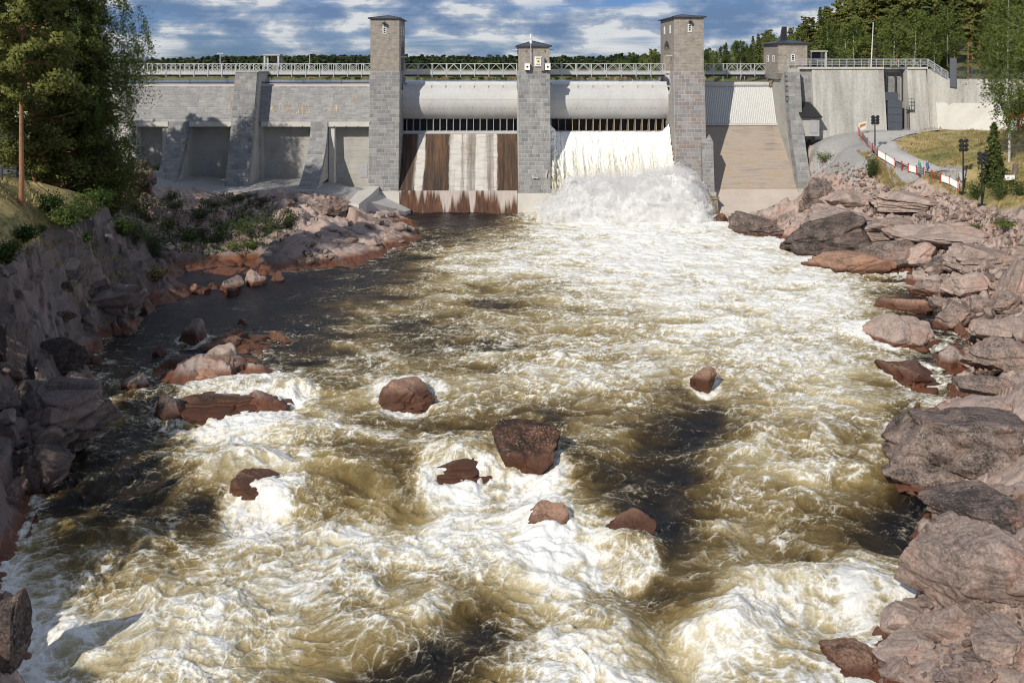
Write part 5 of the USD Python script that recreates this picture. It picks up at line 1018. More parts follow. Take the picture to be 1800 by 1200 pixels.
# one heap: the skin round all the puffs, roughened at every scale like blown spray
gx_, gz_ = np.meshgrid(np.linspace(7.8, 32.0, 330), np.linspace(0, 1, 150))
hx_ = gx_.ravel(); tq = gz_.ravel()
def heap(x, t):
    """section of the heap from its foot in front (t = 0) over the top to its back (t = 1)"""
    zt_ = spray_top(x); ang = np.pi * (.02 + .9 * t)
    y = 143.6 - (4.6 + .10 * zt_) * np.cos(ang); z = .6 + (zt_ - .6) * np.sin(ang) ** .8
    return np.stack([x, y, z], -1), np.stack([0 * x, -np.cos(ang), np.sin(ang)], -1)
hp, hn = heap(hx_, tq)
d1 = meshkit.fbm(hp * .38, 5, 81) - .5; d2 = 1 - np.abs(2 * meshkit.fbm(hp * .8 + d1[:, None], 4, 82) - 1); d3 = meshkit.fbm(hp * 2.6, 4, 83) - .5; d4 = meshkit.noise(hp * 11, 84) - .5
hp = hp + hn * (d1 * 3.9 + (d2 - .7) * 1.2 + d3 * .62 + d4 * .15)[:, None] * (.35 + .65 * np.sin(np.pi * np.clip(tq, 0, 1)))[:, None] + np.stack([d3 * .8, d3 * 0, 0 * d3], -1)
SP = thing('spray', 'high white burst of spray at the foot of the waterfall', 'spray', kind='stuff')
part(SP, 'burst', (hp, grid_faces(150, 330)), M_spray, smooth=True, kind='stuff')
# drops flung round the burst: small handfuls of drops, strewn over the skin of the heap and beyond
M_drop = mat('drop_white', {'p': ('diffuse_bsdf', {'color': (.93, .93, .93)}), 't': ('translucent_bsdf', {'color': (.93, .93, .93)}), 'x': ('mix_closure', {'fac': .45})}, [('p.BSDF', 'x.closure1'), ('t.BSDF', 'x.closure2')], surface='x.closure')
def drops(seed):
    q = np.random.default_rng(seed); n = 60; c = q.normal(0, .34, (n, 3)); z = q.uniform(.010, .030, n) * q.choice([1, 1, 1.7], n)
    o = np.array([(1, 0, 0), (-1, 0, 0), (0, 1, 0), (0, -1, 0), (0, 0, 1), (0, 0, -1)], float); fo = np.array([(0, 2, 4), (2, 1, 4), (1, 3, 4), (3, 0, 4), (2, 0, 5), (1, 2, 5), (3, 1, 5), (0, 3, 5)])
    return ('drops', (o[None] * z[:, None, None] + c[:, None]).reshape(-1, 3), (fo[None] + (np.arange(n) * 6)[:, None, None]).reshape(-1, 3), M_drop, True)
ND = 3400
k_ = r.integers(0, len(hp), ND); dirs = r.normal(0, 1, (ND, 3)); dist = np.abs(r.normal(0, .4, (ND, 1))) + r.exponential(.25, (ND, 1))
pos = hp[k_] + (hn[k_] * .8 + dirs * .5 + [0, 0, .35]) * dist
ok = pos[:, 2] > 1.0; pos = pos[ok]
instancer('spray_drops', 'loose drops flying round the burst of spray', [drops(s) for s in range(4)], pos, np.repeat(r.uniform(.6, 1.6, (len(pos), 1)), 3, 1), [(1, 0, 0, 0)] * len(pos), r.integers(0, 4, len(pos)), 'spray')

# thin torn veils of mist round the burst
M_veil = mat('mist_veil', {'g': ('geometry', {}), 'n': ('noise_texture', {'scale': .9, 'detail': 7.0, 'roughness': .72}), 'k': ('map_range', {'from_min': .43, 'from_max': .76, 'to_min': 0.0, 'to_max': .8, 'clamp': True}), 'd': ('diffuse_bsdf', {'color': (.95, .95, .95)}), 'l': ('translucent_bsdf', {'color': (.95, .95, .95)}), 'w': ('mix_closure', {'fac': .5}), 't': ('transparent_bsdf', {}), 'x': ('mix_closure', {})},
    [('g.position', 'n.vector'), ('n.fac', 'k.value'), ('d.BSDF', 'w.closure1'), ('l.BSDF', 'w.closure2'), ('k.result', 'x.fac'), ('t.BSDF', 'x.closure1'), ('w.closure', 'x.closure2')], surface='x.closure')
for off_, sd_ in ((.45, 1), (.95, 2), (1.5, 3)):
    q0, qn = heap(hx_, tq); q1 = meshkit.fbm(q0 * .4, 4, 81) - .5; q2 = meshkit.fbm(q0 * 1.1 + sd_ * 9, 4, 85) - .5
    fade = .35 + .65 * np.sin(np.pi * np.clip(tq, 0, 1))
    q0 = q0 + qn * ((q1 * 3.4 + q2 * 1.6 + .2) * fade + off_ * (.4 + .6 * fade))[:, None]
    q0[:, 0] += (q0[:, 0] - 20.2) * .03 * sd_
    part(SP, 'mist_veil', (q0[::1], grid_faces(150, 330)), M_veil, smooth=True, kind='stuff')
# ------------------------------------------------------------------ boulders, slabs and rubble
def rock_mesh(seed, sub=4, cuts=11, rough=.10, flat=1.0, cut_depth=(.46, .86)):
    cuts = int(cuts * 1.5)
    r = np.random.default_rng(seed)
    m = trimesh.creation.icosphere(sub); v = np.array(m.vertices)
    for _ in range(cuts):
        n = r.normal(0, 1, 3); n /= np.linalg.norm(n); d = r.uniform(*cut_depth)
        s = v @ n; over = s > d
        v[over] -= n * (s[over] - d)[:, None] * .985
    nrm = v / np.maximum(np.linalg.norm(v, axis=1, keepdims=True), 1e-6)
    d = meshkit.fbm(v * 1.6 + seed % 97, 4, seed % 89) - .5; d2 = meshkit.noise(v * 9 + seed % 31, seed % 13) - .5
    # broken along joints: each fragment stands a little in or out, tilted, with a groove between
    w = v + (meshkit.fbm(v * 2.2 + 3, 3, 5)[:, None] - .5) * .35
    disp = d * rough * 1.0 + d2 * rough * .16
    for cnt, amp in ((14, .050), (60, .026)) if sub > 2 else ((10, .06),):
        c = r.normal(0, 1, (cnt, 3)); c /= np.linalg.norm(c, axis=1, keepdims=True); c *= r.uniform(.6, 1.0, (cnt, 1))
        dd, ii = cKDTree(c).query(w * [1, 1, 1.5], k=2); j = ii[:, 0]
        tilt = r.normal(0, 1, (cnt, 3)); off = r.uniform(-1, 1, cnt)
        disp += amp * rough / .10 * (off[j] + .9 * np.einsum('ij,ij->i', tilt[j], v - c[j]) - .9 * (1 - sm(0, .10, dd[:, 1] - dd[:, 0])))
    v = v + nrm * disp[:, None]
    e = (v.max(0) - v.min(0)) / 2; v = (v - (v.max(0) + v.min(0)) / 2) / e
    return v, np.array(m.faces)
def boulder(label, px, py, w, h, m=None, seed=1, name='boulder', group=None, sub=4, sink=None, depth=.8, rz=None, cuts=11, on_land=False, wetness=1.1, cat='boulder', tilt=0.0, rough=.10):
    """a rock whose picture is about w by h photo pixels round (px, py)"""
    r = np.random.default_rng(seed + 5000)
    sink = sink if sink is not None else (.3 if on_land else .46)
    if on_land: g = ground(px, min(1230, py + h * .30))
    else:
        g = on(px, py + h * .28, 0.5)
        for _ in range(3): g = on(px, py + h * .28, float(level(g[0], g[1])))
    k_ = g[1] / F; a = w * k_ / 2; b = a * depth
    e = (H - g[2]) / g[1]
    c = max(.25 * a, (h * k_ - 1.2 * b * e) / (2 * (1 - sink * .9)) * 1.25)
    v, f = rock_mesh(seed, sub, cuts, rough)
    ang = r.uniform(-.5, .5) if rz is None else rz
    v = v * (a, b, c)
    ct, s_ = math.cos(tilt), math.sin(tilt); v = np.stack([v[:, 0] * ct - v[:, 2] * s_, v[:, 1], v[:, 0] * s_ + v[:, 2] * ct], -1)
    ca, sa = math.cos(ang), math.sin(ang); v = np.stack([v[:, 0] * ca - v[:, 1] * sa, v[:, 0] * sa + v[:, 1] * ca, v[:, 2]], -1)
    v[:, 0] *= a / max(1e-6, np.ptp(v[:, 0]) / 2)
    cz = c * (1 - 2 * sink)
    wet = np.clip(1 - (v[:, 2] + cz + g[2] - float(level(g[0], g[1])) - .1) / (wetness * 1.6 if not on_land else 1.0), 0, 1)
    p = thing_mesh(name, label, cat, (v, f), (g[0], g[1], g[2] + cz), m or M_rock, dict(wet=wet, lichen_shade=np.full(len(v), .75 if g[0] < -24 and g[1] < 115 and on_land else 0.0)), group)  # left bank boulders get the same lichen tone with painted-in shade
    return g
def thing_mesh(name, label, cat, mesh, loc, m, attrs=None, group=None, smooth=True):
    pr = raw_mesh(path_for(name), mesh[0], mesh[1], m, smooth, attrs)
    UsdGeom.Xformable(pr).AddTranslateOp().Set(Gf.Vec3d(*map(float, loc)))
    return tag(pr, label, cat, group)
# in the rapids
boulder('reddish boulder speckled with pale lichen, alone in mid stream', 718, 690, 102, 50, M_redrock, 3, sub=5)
boulder('largest red brown boulder in the middle of the rapids, split by a crack', 925, 792, 122, 82, M_redrock, 8, sub=5, cuts=14)
boulder('dark red boulder with white water curling round its right side', 447, 854, 98, 56, M_redrock, 14, sub=5, cuts=9)
boulder('low brown rock washed over by water beside the largest boulder', 808, 820, 128, 32, M_redrock, 21, sink=.42, wetness=1.2)
boulder('slanted red slab rising from white foam below the largest boulder', 962, 916, 86, 66, M_redrock, 27, sink=.46, tilt=-.45, depth=.6, wetness=.9)
boulder('golden brown rock under thin water at the lower centre', 1092, 926, 126, 76, M_redrock, 33, sink=.48, wetness=1.6)
boulder('small brown rock just upstream of the golden brown rock', 1062, 892, 90, 34, M_redrock, 35, sink=.40, wetness=1.2)
boulder('small dark rock with a hump of water over it, right of centre', 1236, 668, 46, 38, M_redrock, 39, wetness=.9)
boulder('large pale pink boulder at the right edge of the rapids', 1583, 583, 124, 58, M_rock, 46, sub=5, wetness=.35, cuts=13)
boulder('low wet red rock downstream of the pale pink boulder', 1600, 650, 110, 44, M_redrock, 52, sink=.4, wetness=1.0, depth=1.0)
boulder('long thin dark red rock in the right inlet', 1588, 540, 92, 26, M_redrock, 55, wetness=1.0, rz=-.5, depth=.35)
boulder('squarish pink boulder at the near end of the right inlet', 1676, 637, 66, 44, M_rock, 58, cuts=14)
boulder('small round grey rock in the foam of the right inlet', 1690, 582, 34, 24, M_rock, 61)
# left channel
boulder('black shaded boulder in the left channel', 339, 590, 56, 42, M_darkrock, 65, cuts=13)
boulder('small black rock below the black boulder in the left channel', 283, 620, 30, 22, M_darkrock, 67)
boulder('long flat orange rock in the left channel', 407, 603, 98, 30, M_redrock, 71, depth=.5, rz=.3, wetness=.35)
boulder('small orange rock upstream of the long flat orange rock', 428, 567, 30, 14, M_redrock, 72)
boulder('leftmost low orange rock in the calm pool', 338, 508, 40, 20, M_redrock, 73, wetness=.25)
boulder('small orange rock right beside the leftmost one in the calm pool', 358, 512, 24, 12, M_redrock, 74)
boulder('small brown rock between the two orange groups in the calm pool', 374, 504, 24, 13, M_redrock, 75)
boulder('pale topped orange rock in the calm pool', 406, 503, 46, 26, M_rock, 76, wetness=.6)
boulder('small orange rock in front of the pale topped one', 409, 515, 24, 16, M_redrock, 77)
boulder('pale grey rock at the right of the calm pool', 450, 493, 42, 28, M_rock, 78, wetness=.55)
boulder('small pale rock behind the pale grey rock of the calm pool', 441, 479, 24, 14, M_rock, 79)
boulder('small red rock under the islet shore', 488, 488, 28, 18, M_redrock, 80)
boulder('broad red brown ledge with a small cascade, left of the rapids', 420, 704, 200, 46, M_redrock, 83, sink=.48, depth=.85, wetness=.9, sub=5, name='rock_ledge', cat='rock ledge', rough=.14, cuts=18)
boulder('higher pale edged rock on the left part of the cascade ledge', 350, 650, 116, 50, M_redrock, 85, sub=5, depth=.7, rz=.35, wetness=.35, cuts=14)
boulder('broken brown rock at the left end of the cascade ledge', 237, 674, 50, 32, M_rock, 89, wetness=.5)
boulder('dark wet rock at the foot of the cascade ledge', 298, 720, 66, 44, M_darkrock, 91, wetness=.9)
# left bank
boulder('upright grey boulder leaning on the shaded left bank', 22, 625, 54, 80, M_rock, 95, on_land=True, sub=5, sink=.15, cuts=8)
boulder('big pale rounded rock at the left edge, half in shade', 80, 728, 230, 120, M_rock, 98, on_land=True, sub=5, sink=.33, depth=.9, wetness=.3, rough=.13)
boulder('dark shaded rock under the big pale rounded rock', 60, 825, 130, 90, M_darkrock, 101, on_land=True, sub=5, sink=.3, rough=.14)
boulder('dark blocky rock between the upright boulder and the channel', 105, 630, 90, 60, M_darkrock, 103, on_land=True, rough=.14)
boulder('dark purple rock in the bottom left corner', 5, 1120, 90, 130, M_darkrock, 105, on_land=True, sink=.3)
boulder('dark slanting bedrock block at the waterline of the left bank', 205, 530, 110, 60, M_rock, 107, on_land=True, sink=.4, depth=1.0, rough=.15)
boulder('large pinkish rock in tree shade near the left buttress', 245, 318, 70, 50, M_rock, 109, on_land=True, sink=.3, rough=.14)
boulder('flat pale slab lying before the wing wall', 585, 366, 60, 22, M_rock, 111, on_land=True, cuts=14)
# right bank
boulder('huge rounded grey boulder on the right bank with a dark crack', 1705, 775, 320, 150, M_rock, 121, on_land=True, sub=5, sink=.36, depth=.8, rz=-.4, cuts=18, rough=.13)
boulder('long pale slab sloping down to the water below the huge boulder', 1722, 985, 250, 150, M_rock, 123, on_land=True, sub=5, sink=.3, depth=.62, rz=-.6, cuts=15, rough=.08, tilt=-.1)
boulder('broad cracked slab between the huge boulder and the long pale slab', 1735, 890, 210, 90, M_rock, 125, on_land=True, sub=5, sink=.36, depth=.8, rz=-.4, cuts=16, rough=.09)
boulder('small brown rock wedged under the huge boulder', 1620, 850, 90, 50, M_rock, 127, on_land=True, sink=.35)
boulder('reddish pointed boulder near the bottom right', 1588, 1085, 96, 62, M_rock, 129, on_land=True, sub=5, cuts=14)
boulder('flat grey slab in front of the reddish pointed boulder', 1588, 1130, 120, 50, M_rock, 131, on_land=True, sub=5, cuts=16, depth=.7)
boulder('wet red rock at the waterline near the bottom right', 1505, 1160, 110, 70, M_redrock, 133, on_land=True, sub=5, wetness=1.0)
boulder('long tilted slab at the lower right edge', 1655, 1090, 150, 84, M_rock, 135, on_land=True, sub=5, rz=-.5, depth=.6, cuts=16)
boulder('angular grey rock in the lower right corner', 1760, 1130, 120, 84, M_rock, 137, on_land=True, sub=5, cuts=15)
boulder('pale broken rock left of the lower right corner', 1690, 1165, 120, 60, M_rock, 138, on_land=True, sub=5, cuts=15)
boulder('rounded brown boulder at the right edge beside the inlet', 1760, 622, 130, 60, M_rock, 141, on_land=True, sub=5, depth=.8, rz=-.4)
boulder('long pink boulder leaning right above the huge boulder', 1745, 676, 130, 36, M_rock, 143, on_land=True, depth=.5, rz=-.2, cuts=14)
boulder('smooth rounded grey boulder upslope of the inlet', 1700, 505, 84, 46, M_rock, 145, on_land=True, sub=5, cuts=5)
boulder('dark gapped boulder at the right edge above the inlet', 1780, 500, 70, 64, M_rock, 147, on_land=True, sub=5, cuts=7)
boulder('yellowish square boulder below the dark gapped one', 1765, 535, 52, 36, M_rock, 149, on_land=True)
boulder('round pink boulder under the smooth grey boulder', 1725, 540, 46, 32, M_rock, 151, on_land=True)
boulder('pale flat boulder above the dark outcrop', 1608, 445, 78, 34, M_rock, 153, on_land=True, rz=-.3, cuts=14)
boulder('square brown boulder below the pale flat one', 1650, 468, 46, 26, M_rock, 155, on_land=True, cuts=14)
boulder('dark ridged outcrop where the right bank meets the rapids', 1455, 420, 150, 70, M_darkrock, 157, on_land=True, sub=5, sink=.35, rz=-.6, depth=.6, cuts=16, rough=.14)
boulder('orange and black stepped rock at the foot of the dark outcrop', 1490, 468, 150, 42, M_redrock, 159, on_land=True, sub=5, sink=.36, rz=-.45, depth=.5, cuts=18, rough=.15)
boulder('dark wet ridge of rock right of the spray', 1335, 402, 104, 44, M_darkrock, 161, on_land=True, sub=5, sink=.35, rz=-.6, depth=.6, rough=.14)
boulder('brown rib of bedrock sloping into the inlet', 1545, 455, 130, 50, M_rock, 163, on_land=True, sub=5, sink=.38, rz=-.55, depth=.5, cuts=15)
boulder('small orange rock at the foot of the apron', 1265, 386, 36, 18, M_redrock, 165)
boulder('smooth pale bedrock hump below the path', 1500, 352, 110, 30, M_rock, 167, on_land=True, sink=.4, rz=-.5, depth=.6, cuts=12)
boulder('rounded grey slab half way up the right bank', 1680, 560, 70, 40, M_rock, 169, on_land=True)
for w_, l_, sd in (((1655, 405, 190, 40), 'long low bedrock rib high on the right bank', 171), ((1570, 398, 150, 40), 'smooth slab of bedrock above the dark ridged outcrop', 173), ((1740, 450, 150, 44), 'broad low slab at the right edge above the smooth grey boulder', 175), ((1640, 505, 90, 30), 'flat brown slab sloping to the head of the inlet', 177),
                   ((1480, 382, 130, 34), 'pink bedrock back behind the dark ridged outcrop', 179), ((1775, 575, 120, 40), 'rounded slab at the right edge below the yellowish square boulder', 181), ((1745, 710, 170, 44), 'low slab filling the gap above the huge boulder', 183), ((1440, 345, 70, 44), 'pale pink bedrock slope beside the apron', 185), ((1600, 350, 150, 26), 'pale slab among the rubble below the fence', 187)):
    boulder(l_, *w_, M_rock, sd, on_land=True, sub=5, sink=.42, depth=.75, rz=-.5, cuts=12, rough=.11)
# loose stones of the right bank: the largest one by one, the small ones as rubble
PROTO = []
for s in range(7):
    k_ = klass('loose_stone'); v, f = rock_mesh(200 + s, 3, 12, .11); part(k_, 'stone', (v, f), M_rock, smooth=True); PROTO.append(k_)
DPROTO = []
for s in range(5):
    k_ = klass('dark_stone'); v, f = rock_mesh(230 + s, 3, 12, .12); part(k_, 'stone', (v, f), M_darkrock, smooth=True); DPROTO.append(k_)
r = np.random.default_rng(5)
def pick_in(poly, n):
    P_ = Polygon(poly); x0, y0, x1, y1 = P_.bounds; out = []
    while len(out) < n:
        p = (r.uniform(x0, x1), r.uniform(y0, y1))
        if P_.contains(Point(p)): out.append(p)
    return out
Z_rub = [(1420, 300), (1500, 300), (1690, 350), (1800, 385), (1800, 470), (1700, 480), (1600, 430), (1500, 370), (1430, 340)]
Z_low = [(1620, 440), (1800, 430), (1800, 640), (1700, 690), (1690, 600), (1640, 540), (1600, 490)]
Z_bot = [(1640, 840), (1800, 860), (1800, 1200), (1500, 1200), (1560, 1080), (1640, 1030), (1640, 950), (1590, 930)]
Z_isl = [(480, 475), (560, 400), (700, 372), (735, 420), (650, 450)]
Z_mid = [(260, 350), (620, 345), (600, 380), (480, 430), (300, 440), (240, 400)]
grp = {}
def loose(poly, n, lo, hi, label, group, flat=.65, protos=None):
    for (px, py) in pick_in(poly, n):
        g = ground(px, py); w = r.uniform(lo, hi) * (1 + .8 * r.random() ** 4)
        copy_of((protos or PROTO)[r.integers(5)], 'loose_stone', label, 'stone', (g[0], g[1], g[2] + w * .12), (r.uniform(-.4, .4), r.uniform(-.4, .4), r.uniform(0, 6.28)), (w * r.uniform(.8, 1.2), w * r.uniform(.6, .9), w * flat * r.uniform(.6, 1.1)), group)
loose(Z_rub, 84, .28, .62, 'angular pink grey stone in the rubble slope below the red posted fence', 'rubble stones below the fence')
loose(Z_low, 90, .3, .8, 'loose pink grey stone on the right bank above the inlet', 'loose stones above the inlet')
loose(Z_bot, 50, .25, .6, 'loose stone among the slabs at the lower right', 'loose stones among the lower right slabs')
Z_lft = [(0, 480), (120, 470), (230, 500), (260, 520), (190, 600), (150, 680), (60, 700), (0, 700)]
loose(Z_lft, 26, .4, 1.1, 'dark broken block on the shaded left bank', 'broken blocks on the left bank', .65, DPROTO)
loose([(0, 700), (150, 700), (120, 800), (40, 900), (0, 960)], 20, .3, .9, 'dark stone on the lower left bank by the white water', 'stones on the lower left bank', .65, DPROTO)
loose(Z_isl, 22, .3, .8, 'knobbly pale stone on the low rock islet', 'stones on the islet')
loose(Z_mid, 28, .35, .9, 'pale stone among the shrubs before the dam wall', 'stones among the shrubs')
pi_pos, pi_sc, pi_rot, pi_id = [], [], [], []
for poly, n, lo, hi in ((Z_rub, 900, .08, .28), (Z_low, 600, .08, .28), (Z_bot, 260, .06, .22), (Z_mid, 260, .08, .3), ([(1425, 285), (1500, 285), (1560, 320), (1700, 380), (1560, 380)], 300, .08, .25)):
    for (px, py) in pick_in(poly, n):
        g = ground(px, py); w = r.uniform(lo, hi)
        pi_pos.append((g[0], g[1], g[2] + w * .25)); pi_sc.append((w * r.uniform(.8, 1.2), w * r.uniform(.6, 1), w * r.uniform(.5, .9))); pi_id.append(int(r.integers(4)))
        q = trimesh.transformations.random_quaternion(r.random(3)); pi_rot.append(q)
instancer('rubble', 'small broken rubble between the larger stones on both banks', [('pebble', *rock_mesh(300 + s, 2, 10, .1), M_rock, True) for s in range(4)], pi_pos, pi_sc, pi_rot, pi_id, 'rubble')
# ------------------------------------------------------------------ trees and shrubs
def leaf_cards(c, size, r, long=1.0, droop=0.0, up=None, out=None):
    """small kite shaped leaves or needle tufts at the points c; out: the way each one faces"""
    n = len(c); d = r.normal(0, 1, (n, 3)); d[:, 2] = d[:, 2] * .7 - droop
    if up is not None: d = d * .6 + up
    d /= np.linalg.norm(d, axis=1, keepdims=True); s = np.cross(d, r.normal(0, 1, (n, 3))); s /= np.linalg.norm(s, axis=1, keepdims=True) + 1e-9
    size = np.broadcast_to(size, (n,))[:, None] * r.uniform(.6, 1.3, (n, 1))
    ng = np.cross(s, d)
    if out is None: out = ng
    out = out / (np.linalg.norm(out, axis=1, keepdims=True) + 1e-9)
    flip = np.einsum('ij,ij->i', ng, out) < 0; s[flip] *= -1; ng[flip] *= -1
    a, b = d * size * long, s * size * .42
    v = np.stack([c - a * .5, c + b - a * .05, c + a * .5, c - b - a * .05], 1).reshape(-1, 3)
    nr = ng * .45 + out * .75; nr /= np.linalg.norm(nr, axis=1, keepdims=True)
    f = (np.arange(n) * 4)[:, None] + np.array([0, 1, 2, 3])[None]
    return v, f, np.repeat(nr, 4, 0)
def quads(v, f, nr): return v, np.vstack([f[:, [0, 1, 2]], f[:, [0, 2, 3]]]), nr
def limb(mb, p, q, r0, r1, sag=0, n=5, sides=5):
    t = np.linspace(0, 1, n)[:, None]; pts = np.array(p) * (1 - t) + np.array(q) * t; pts[:, 2] += sag * np.sin(np.pi * t[:, 0]); mb.tube(pts, np.linspace(r0, r1, n), sides); return pts
def wobble(h, r0, r, n=9, bend=.25):
    t = np.linspace(0, 1, n); return np.stack([np.cumsum(r.normal(0, bend / n, n)), np.cumsum(r.normal(0, bend / n, n)), t * h], -1) - [0, 0, .3], r0 * (1 - .86 * t)
def pine(seed, h, crown0=.45, n_cl=40, per=46, leaf=.36, spread=.17, r0=.22):
    r = np.random.default_rng(seed); tp, tr = wobble(h, r0, r); mb = MB().tube(tp, tr, 8); cs, ups = [], []
    br = MB()
    for i in range(n_cl):
        zf = crown0 + (1 - crown0) * (i + r.random()) / n_cl; z = zf * h
        reach = h * spread * (1.15 - .75 * ((zf - crown0) / (1 - crown0)) ** 1.3) * r.uniform(.5, 1.15); a = r.uniform(0, 6.283)
        base = np.array([np.interp(z, tp[:, 2], tp[:, 0]), np.interp(z, tp[:, 2], tp[:, 1]), z]); tip = base + [math.cos(a) * reach, math.sin(a) * reach, r.uniform(-.05, .28) * reach]
        limb(br, base, tip, .012 * h * (1.25 - zf) * .6 + .012, .012, -.06 * reach, 4, 4)
        for q in range(3):
            c = base + (tip - base) * (.5 + .25 * q) + r.normal(0, .10 * reach + .05, 3); rad = np.array([1, 1, .55]) * (reach * .26 + .22)
            p = r.normal(0, 1, (per, 3)); p /= np.linalg.norm(p, axis=1, keepdims=True); p *= r.random((per, 1)) ** .4
            cs.append(c + p * rad); ups.append(p * .8 + [0, 0, .35])
    mb2 = MB().mesh(mb.out())
    return mb2.out(), br.out(), quads(*leaf_cards(np.vstack(cs), leaf, r, 1.2, 0, np.vstack(ups), np.vstack(ups) + .25 * np.vstack(cs) / np.maximum(1, np.linalg.norm(np.vstack(cs)[:, :2], axis=1, keepdims=True)) * [1, 1, 0]))
def spruce(seed, h, width=.19, levels=26, leaf=.42, per=16, low=.06, r0=.18):
    r = np.random.default_rng(seed); tp, tr = wobble(h, r0, r, bend=.08); mb = MB().tube(tp, tr, 7); br = MB(); cs, ups = [], []
    for i in range(levels):
        zf = low + (1 - low) * i / levels; z = zf * h; reach = h * width * (1 - zf) ** .8 * r.uniform(.75, 1.15) + .12; nb = int(5 + 4 * (1 - zf))
        for k_ in range(nb):
            a = 6.283 * (k_ + r.random() * .8) / nb; rr = reach * r.uniform(.65, 1.12); tip = np.array([math.cos(a) * rr, math.sin(a) * rr, z - .22 * rr + .06 * h * zf * 0])
            if i % 2 == 0: limb(br, (0, 0, z), tip, .03 * (1.1 - zf), .006, -.05 * rr, 3, 3)
            t = r.random((per, 1)) ** .6; cs.append(np.array([0, 0, z]) * (1 - t) + tip * t + r.normal(0, 1, (per, 3)) * [.06 + .07 * rr, .06 + .07 * rr, .07]); ups.append(np.broadcast_to((tip - [0, 0, z]) / (rr + .1) + [0, 0, -.25], (per, 3)))
    return mb.out(), br.out(), quads(*leaf_cards(np.vstack(cs), leaf, r, 1.15, .2, np.vstack(ups), np.vstack(ups) * [1, 1, 0] + [0, 0, .45] + r.normal(0, .35, (len(np.vstack(ups)), 3))))
def birch(seed, h, crown0=.25, n_br=46, per=70, leaf=.17, spread=.2, hang=.16, r0=.15):
    r = np.random.default_rng(seed); tp, tr = wobble(h, r0, r, bend=.5); mb = MB().tube(tp, tr, 7); br = MB(); cs = []
    for i in range(n_br):
        zf = crown0 + (1 - crown0) * (i + r.random()) / n_br; z = zf * h; a = r.uniform(0, 6.283)
        reach = h * spread * (.35 + 1.1 * math.sin(math.pi * min(1, (zf - crown0) / (1 - crown0) * .85 + .12))) * r.uniform(.45, 1.1)
        base = np.array([np.interp(z, tp[:, 2], tp[:, 0]), np.interp(z, tp[:, 2], tp[:, 1]), z]); tip = base + [math.cos(a) * reach, math.sin(a) * reach, reach * r.uniform(.25, .7)]
        pts = limb(br, base, tip, .030 * (1.2 - zf), .006, .05 * reach, 4, 4)
        for q in range(4):                                                       # hanging twigs
            s0 = base + (tip - base) * r.uniform(.35, 1.0); L = h * hang * r.uniform(.3, 1.0)
            t = r.random((per // 4, 1)); drop_ = np.array([math.cos(a) * .18, math.sin(a) * .18, -1.0]) * L
            cs.append(s0 + drop_ * t + r.normal(0, 1, (per // 4, 3)) * (.10 + .22 * t) * [1, 1, .6])
        cs.append(base + (tip - base) * r.random((per // 3, 1)) + r.normal(0, .14 * reach + .08, (per // 3, 3)))
    return mb.out(), br.out(), quads(*leaf_cards(np.vstack(cs), leaf, r, 1.25, .5, None, np.vstack(cs) * [1, 1, 0] / (h * spread) + [0, 0, .3] + r.normal(0, .4, (len(np.vstack(cs)), 3))))
def bush(seed, w, h, n=700, leaf=.12):
    r = np.random.default_rng(seed); br = MB(); cs = []
    for i in range(14):
        a = r.uniform(0, 6.283); e = r.uniform(.15, 1.0); tip = np.array([math.cos(a) * w / 2 * e, math.sin(a) * w / 2 * e, h * r.uniform(.5, 1.0) * (1.1 - .5 * e)])
        limb(br, (0, 0, -.1), tip, .025, .006, .1, 4, 4)
        m_ = n // 14; t = r.random((m_, 1)) ** .55; cs.append(tip * t + r.normal(0, 1, (m_, 3)) * [.13 * w, .13 * w, .10 * h] * (.4 + .6 * t)); 
    c = np.vstack(cs); c[:, 2] = np.abs(c[:, 2])
    return br.out(), quads(*leaf_cards(c, leaf, r, 1.3, -.1, None, c * [2 / w, 2 / w, .8 / h] + [0, 0, .2] + r.normal(0, .4, c.shape)))
def tree_parts(p, t, bark, leaf, twig=None):
    part(p, 'trunk', t[0], bark, smooth=True); part(p, 'branches', t[1], twig or bark, kind='stuff'); part(p, 'crown', t[2], leaf)
def tree_class(kind, t, bark, leaf, twig=None):
    k_ = klass(kind); tree_parts(k_, t, bark, leaf, twig); return k_

# hillside forest behind the right wall -----------------------------------------------------------
def hill_h(x, y): return 21.6 + 15 * sm(70, 175, x) * sm(165, 330, y) + 2.5 * sm(60, 110, x) * sm(170, 230, y)
hx, hy = np.meshgrid(np.linspace(-1500, 1500, 121), np.concatenate([np.linspace(166, 420, 50), np.linspace(440, 6000, 30)]))
bank = (hx < 54) & (hy < 236)
hz = np.where(bank, 19.0, hill_h(hx, hy) - .3 * (hy < 240))
hv = np.stack([hx.ravel() * (1 + np.maximum(0, hy.ravel() - 420) / 900), hy.ravel(), hz.ravel()], -1)
M_land = speckle('far_grass', [(0.06, 0.08, 0.03), (0.12, 0.12, 0.05), (0.24, 0.19, 0.09)], 0.06)
solo('land', (hv, grid_faces(*hx.shape)), M_land, 'flat green land beyond the dam rising to a wooded hill at right', None, None, 'structure', smooth=True)
M_lake = mat('lake_water', {'g': ('geometry', {}), 'mp': ('mapping', {'scale': (.25, 1, 1)}), 'n': ('noise_texture', {'scale': 1.4, 'detail': 3.0}), 'b': ('bump', {'strength': .25, 'distance': .1}), 'p': ('principled_bsdf', {'base_color': (.02, .035, .06), 'roughness': .12, 'ior': 1.33})}, [('g.position', 'mp.vector'), ('mp.vector', 'n.vector'), ('n.fac', 'b.height'), ('b.normal', 'p.normal')])
rz_ = 21.05
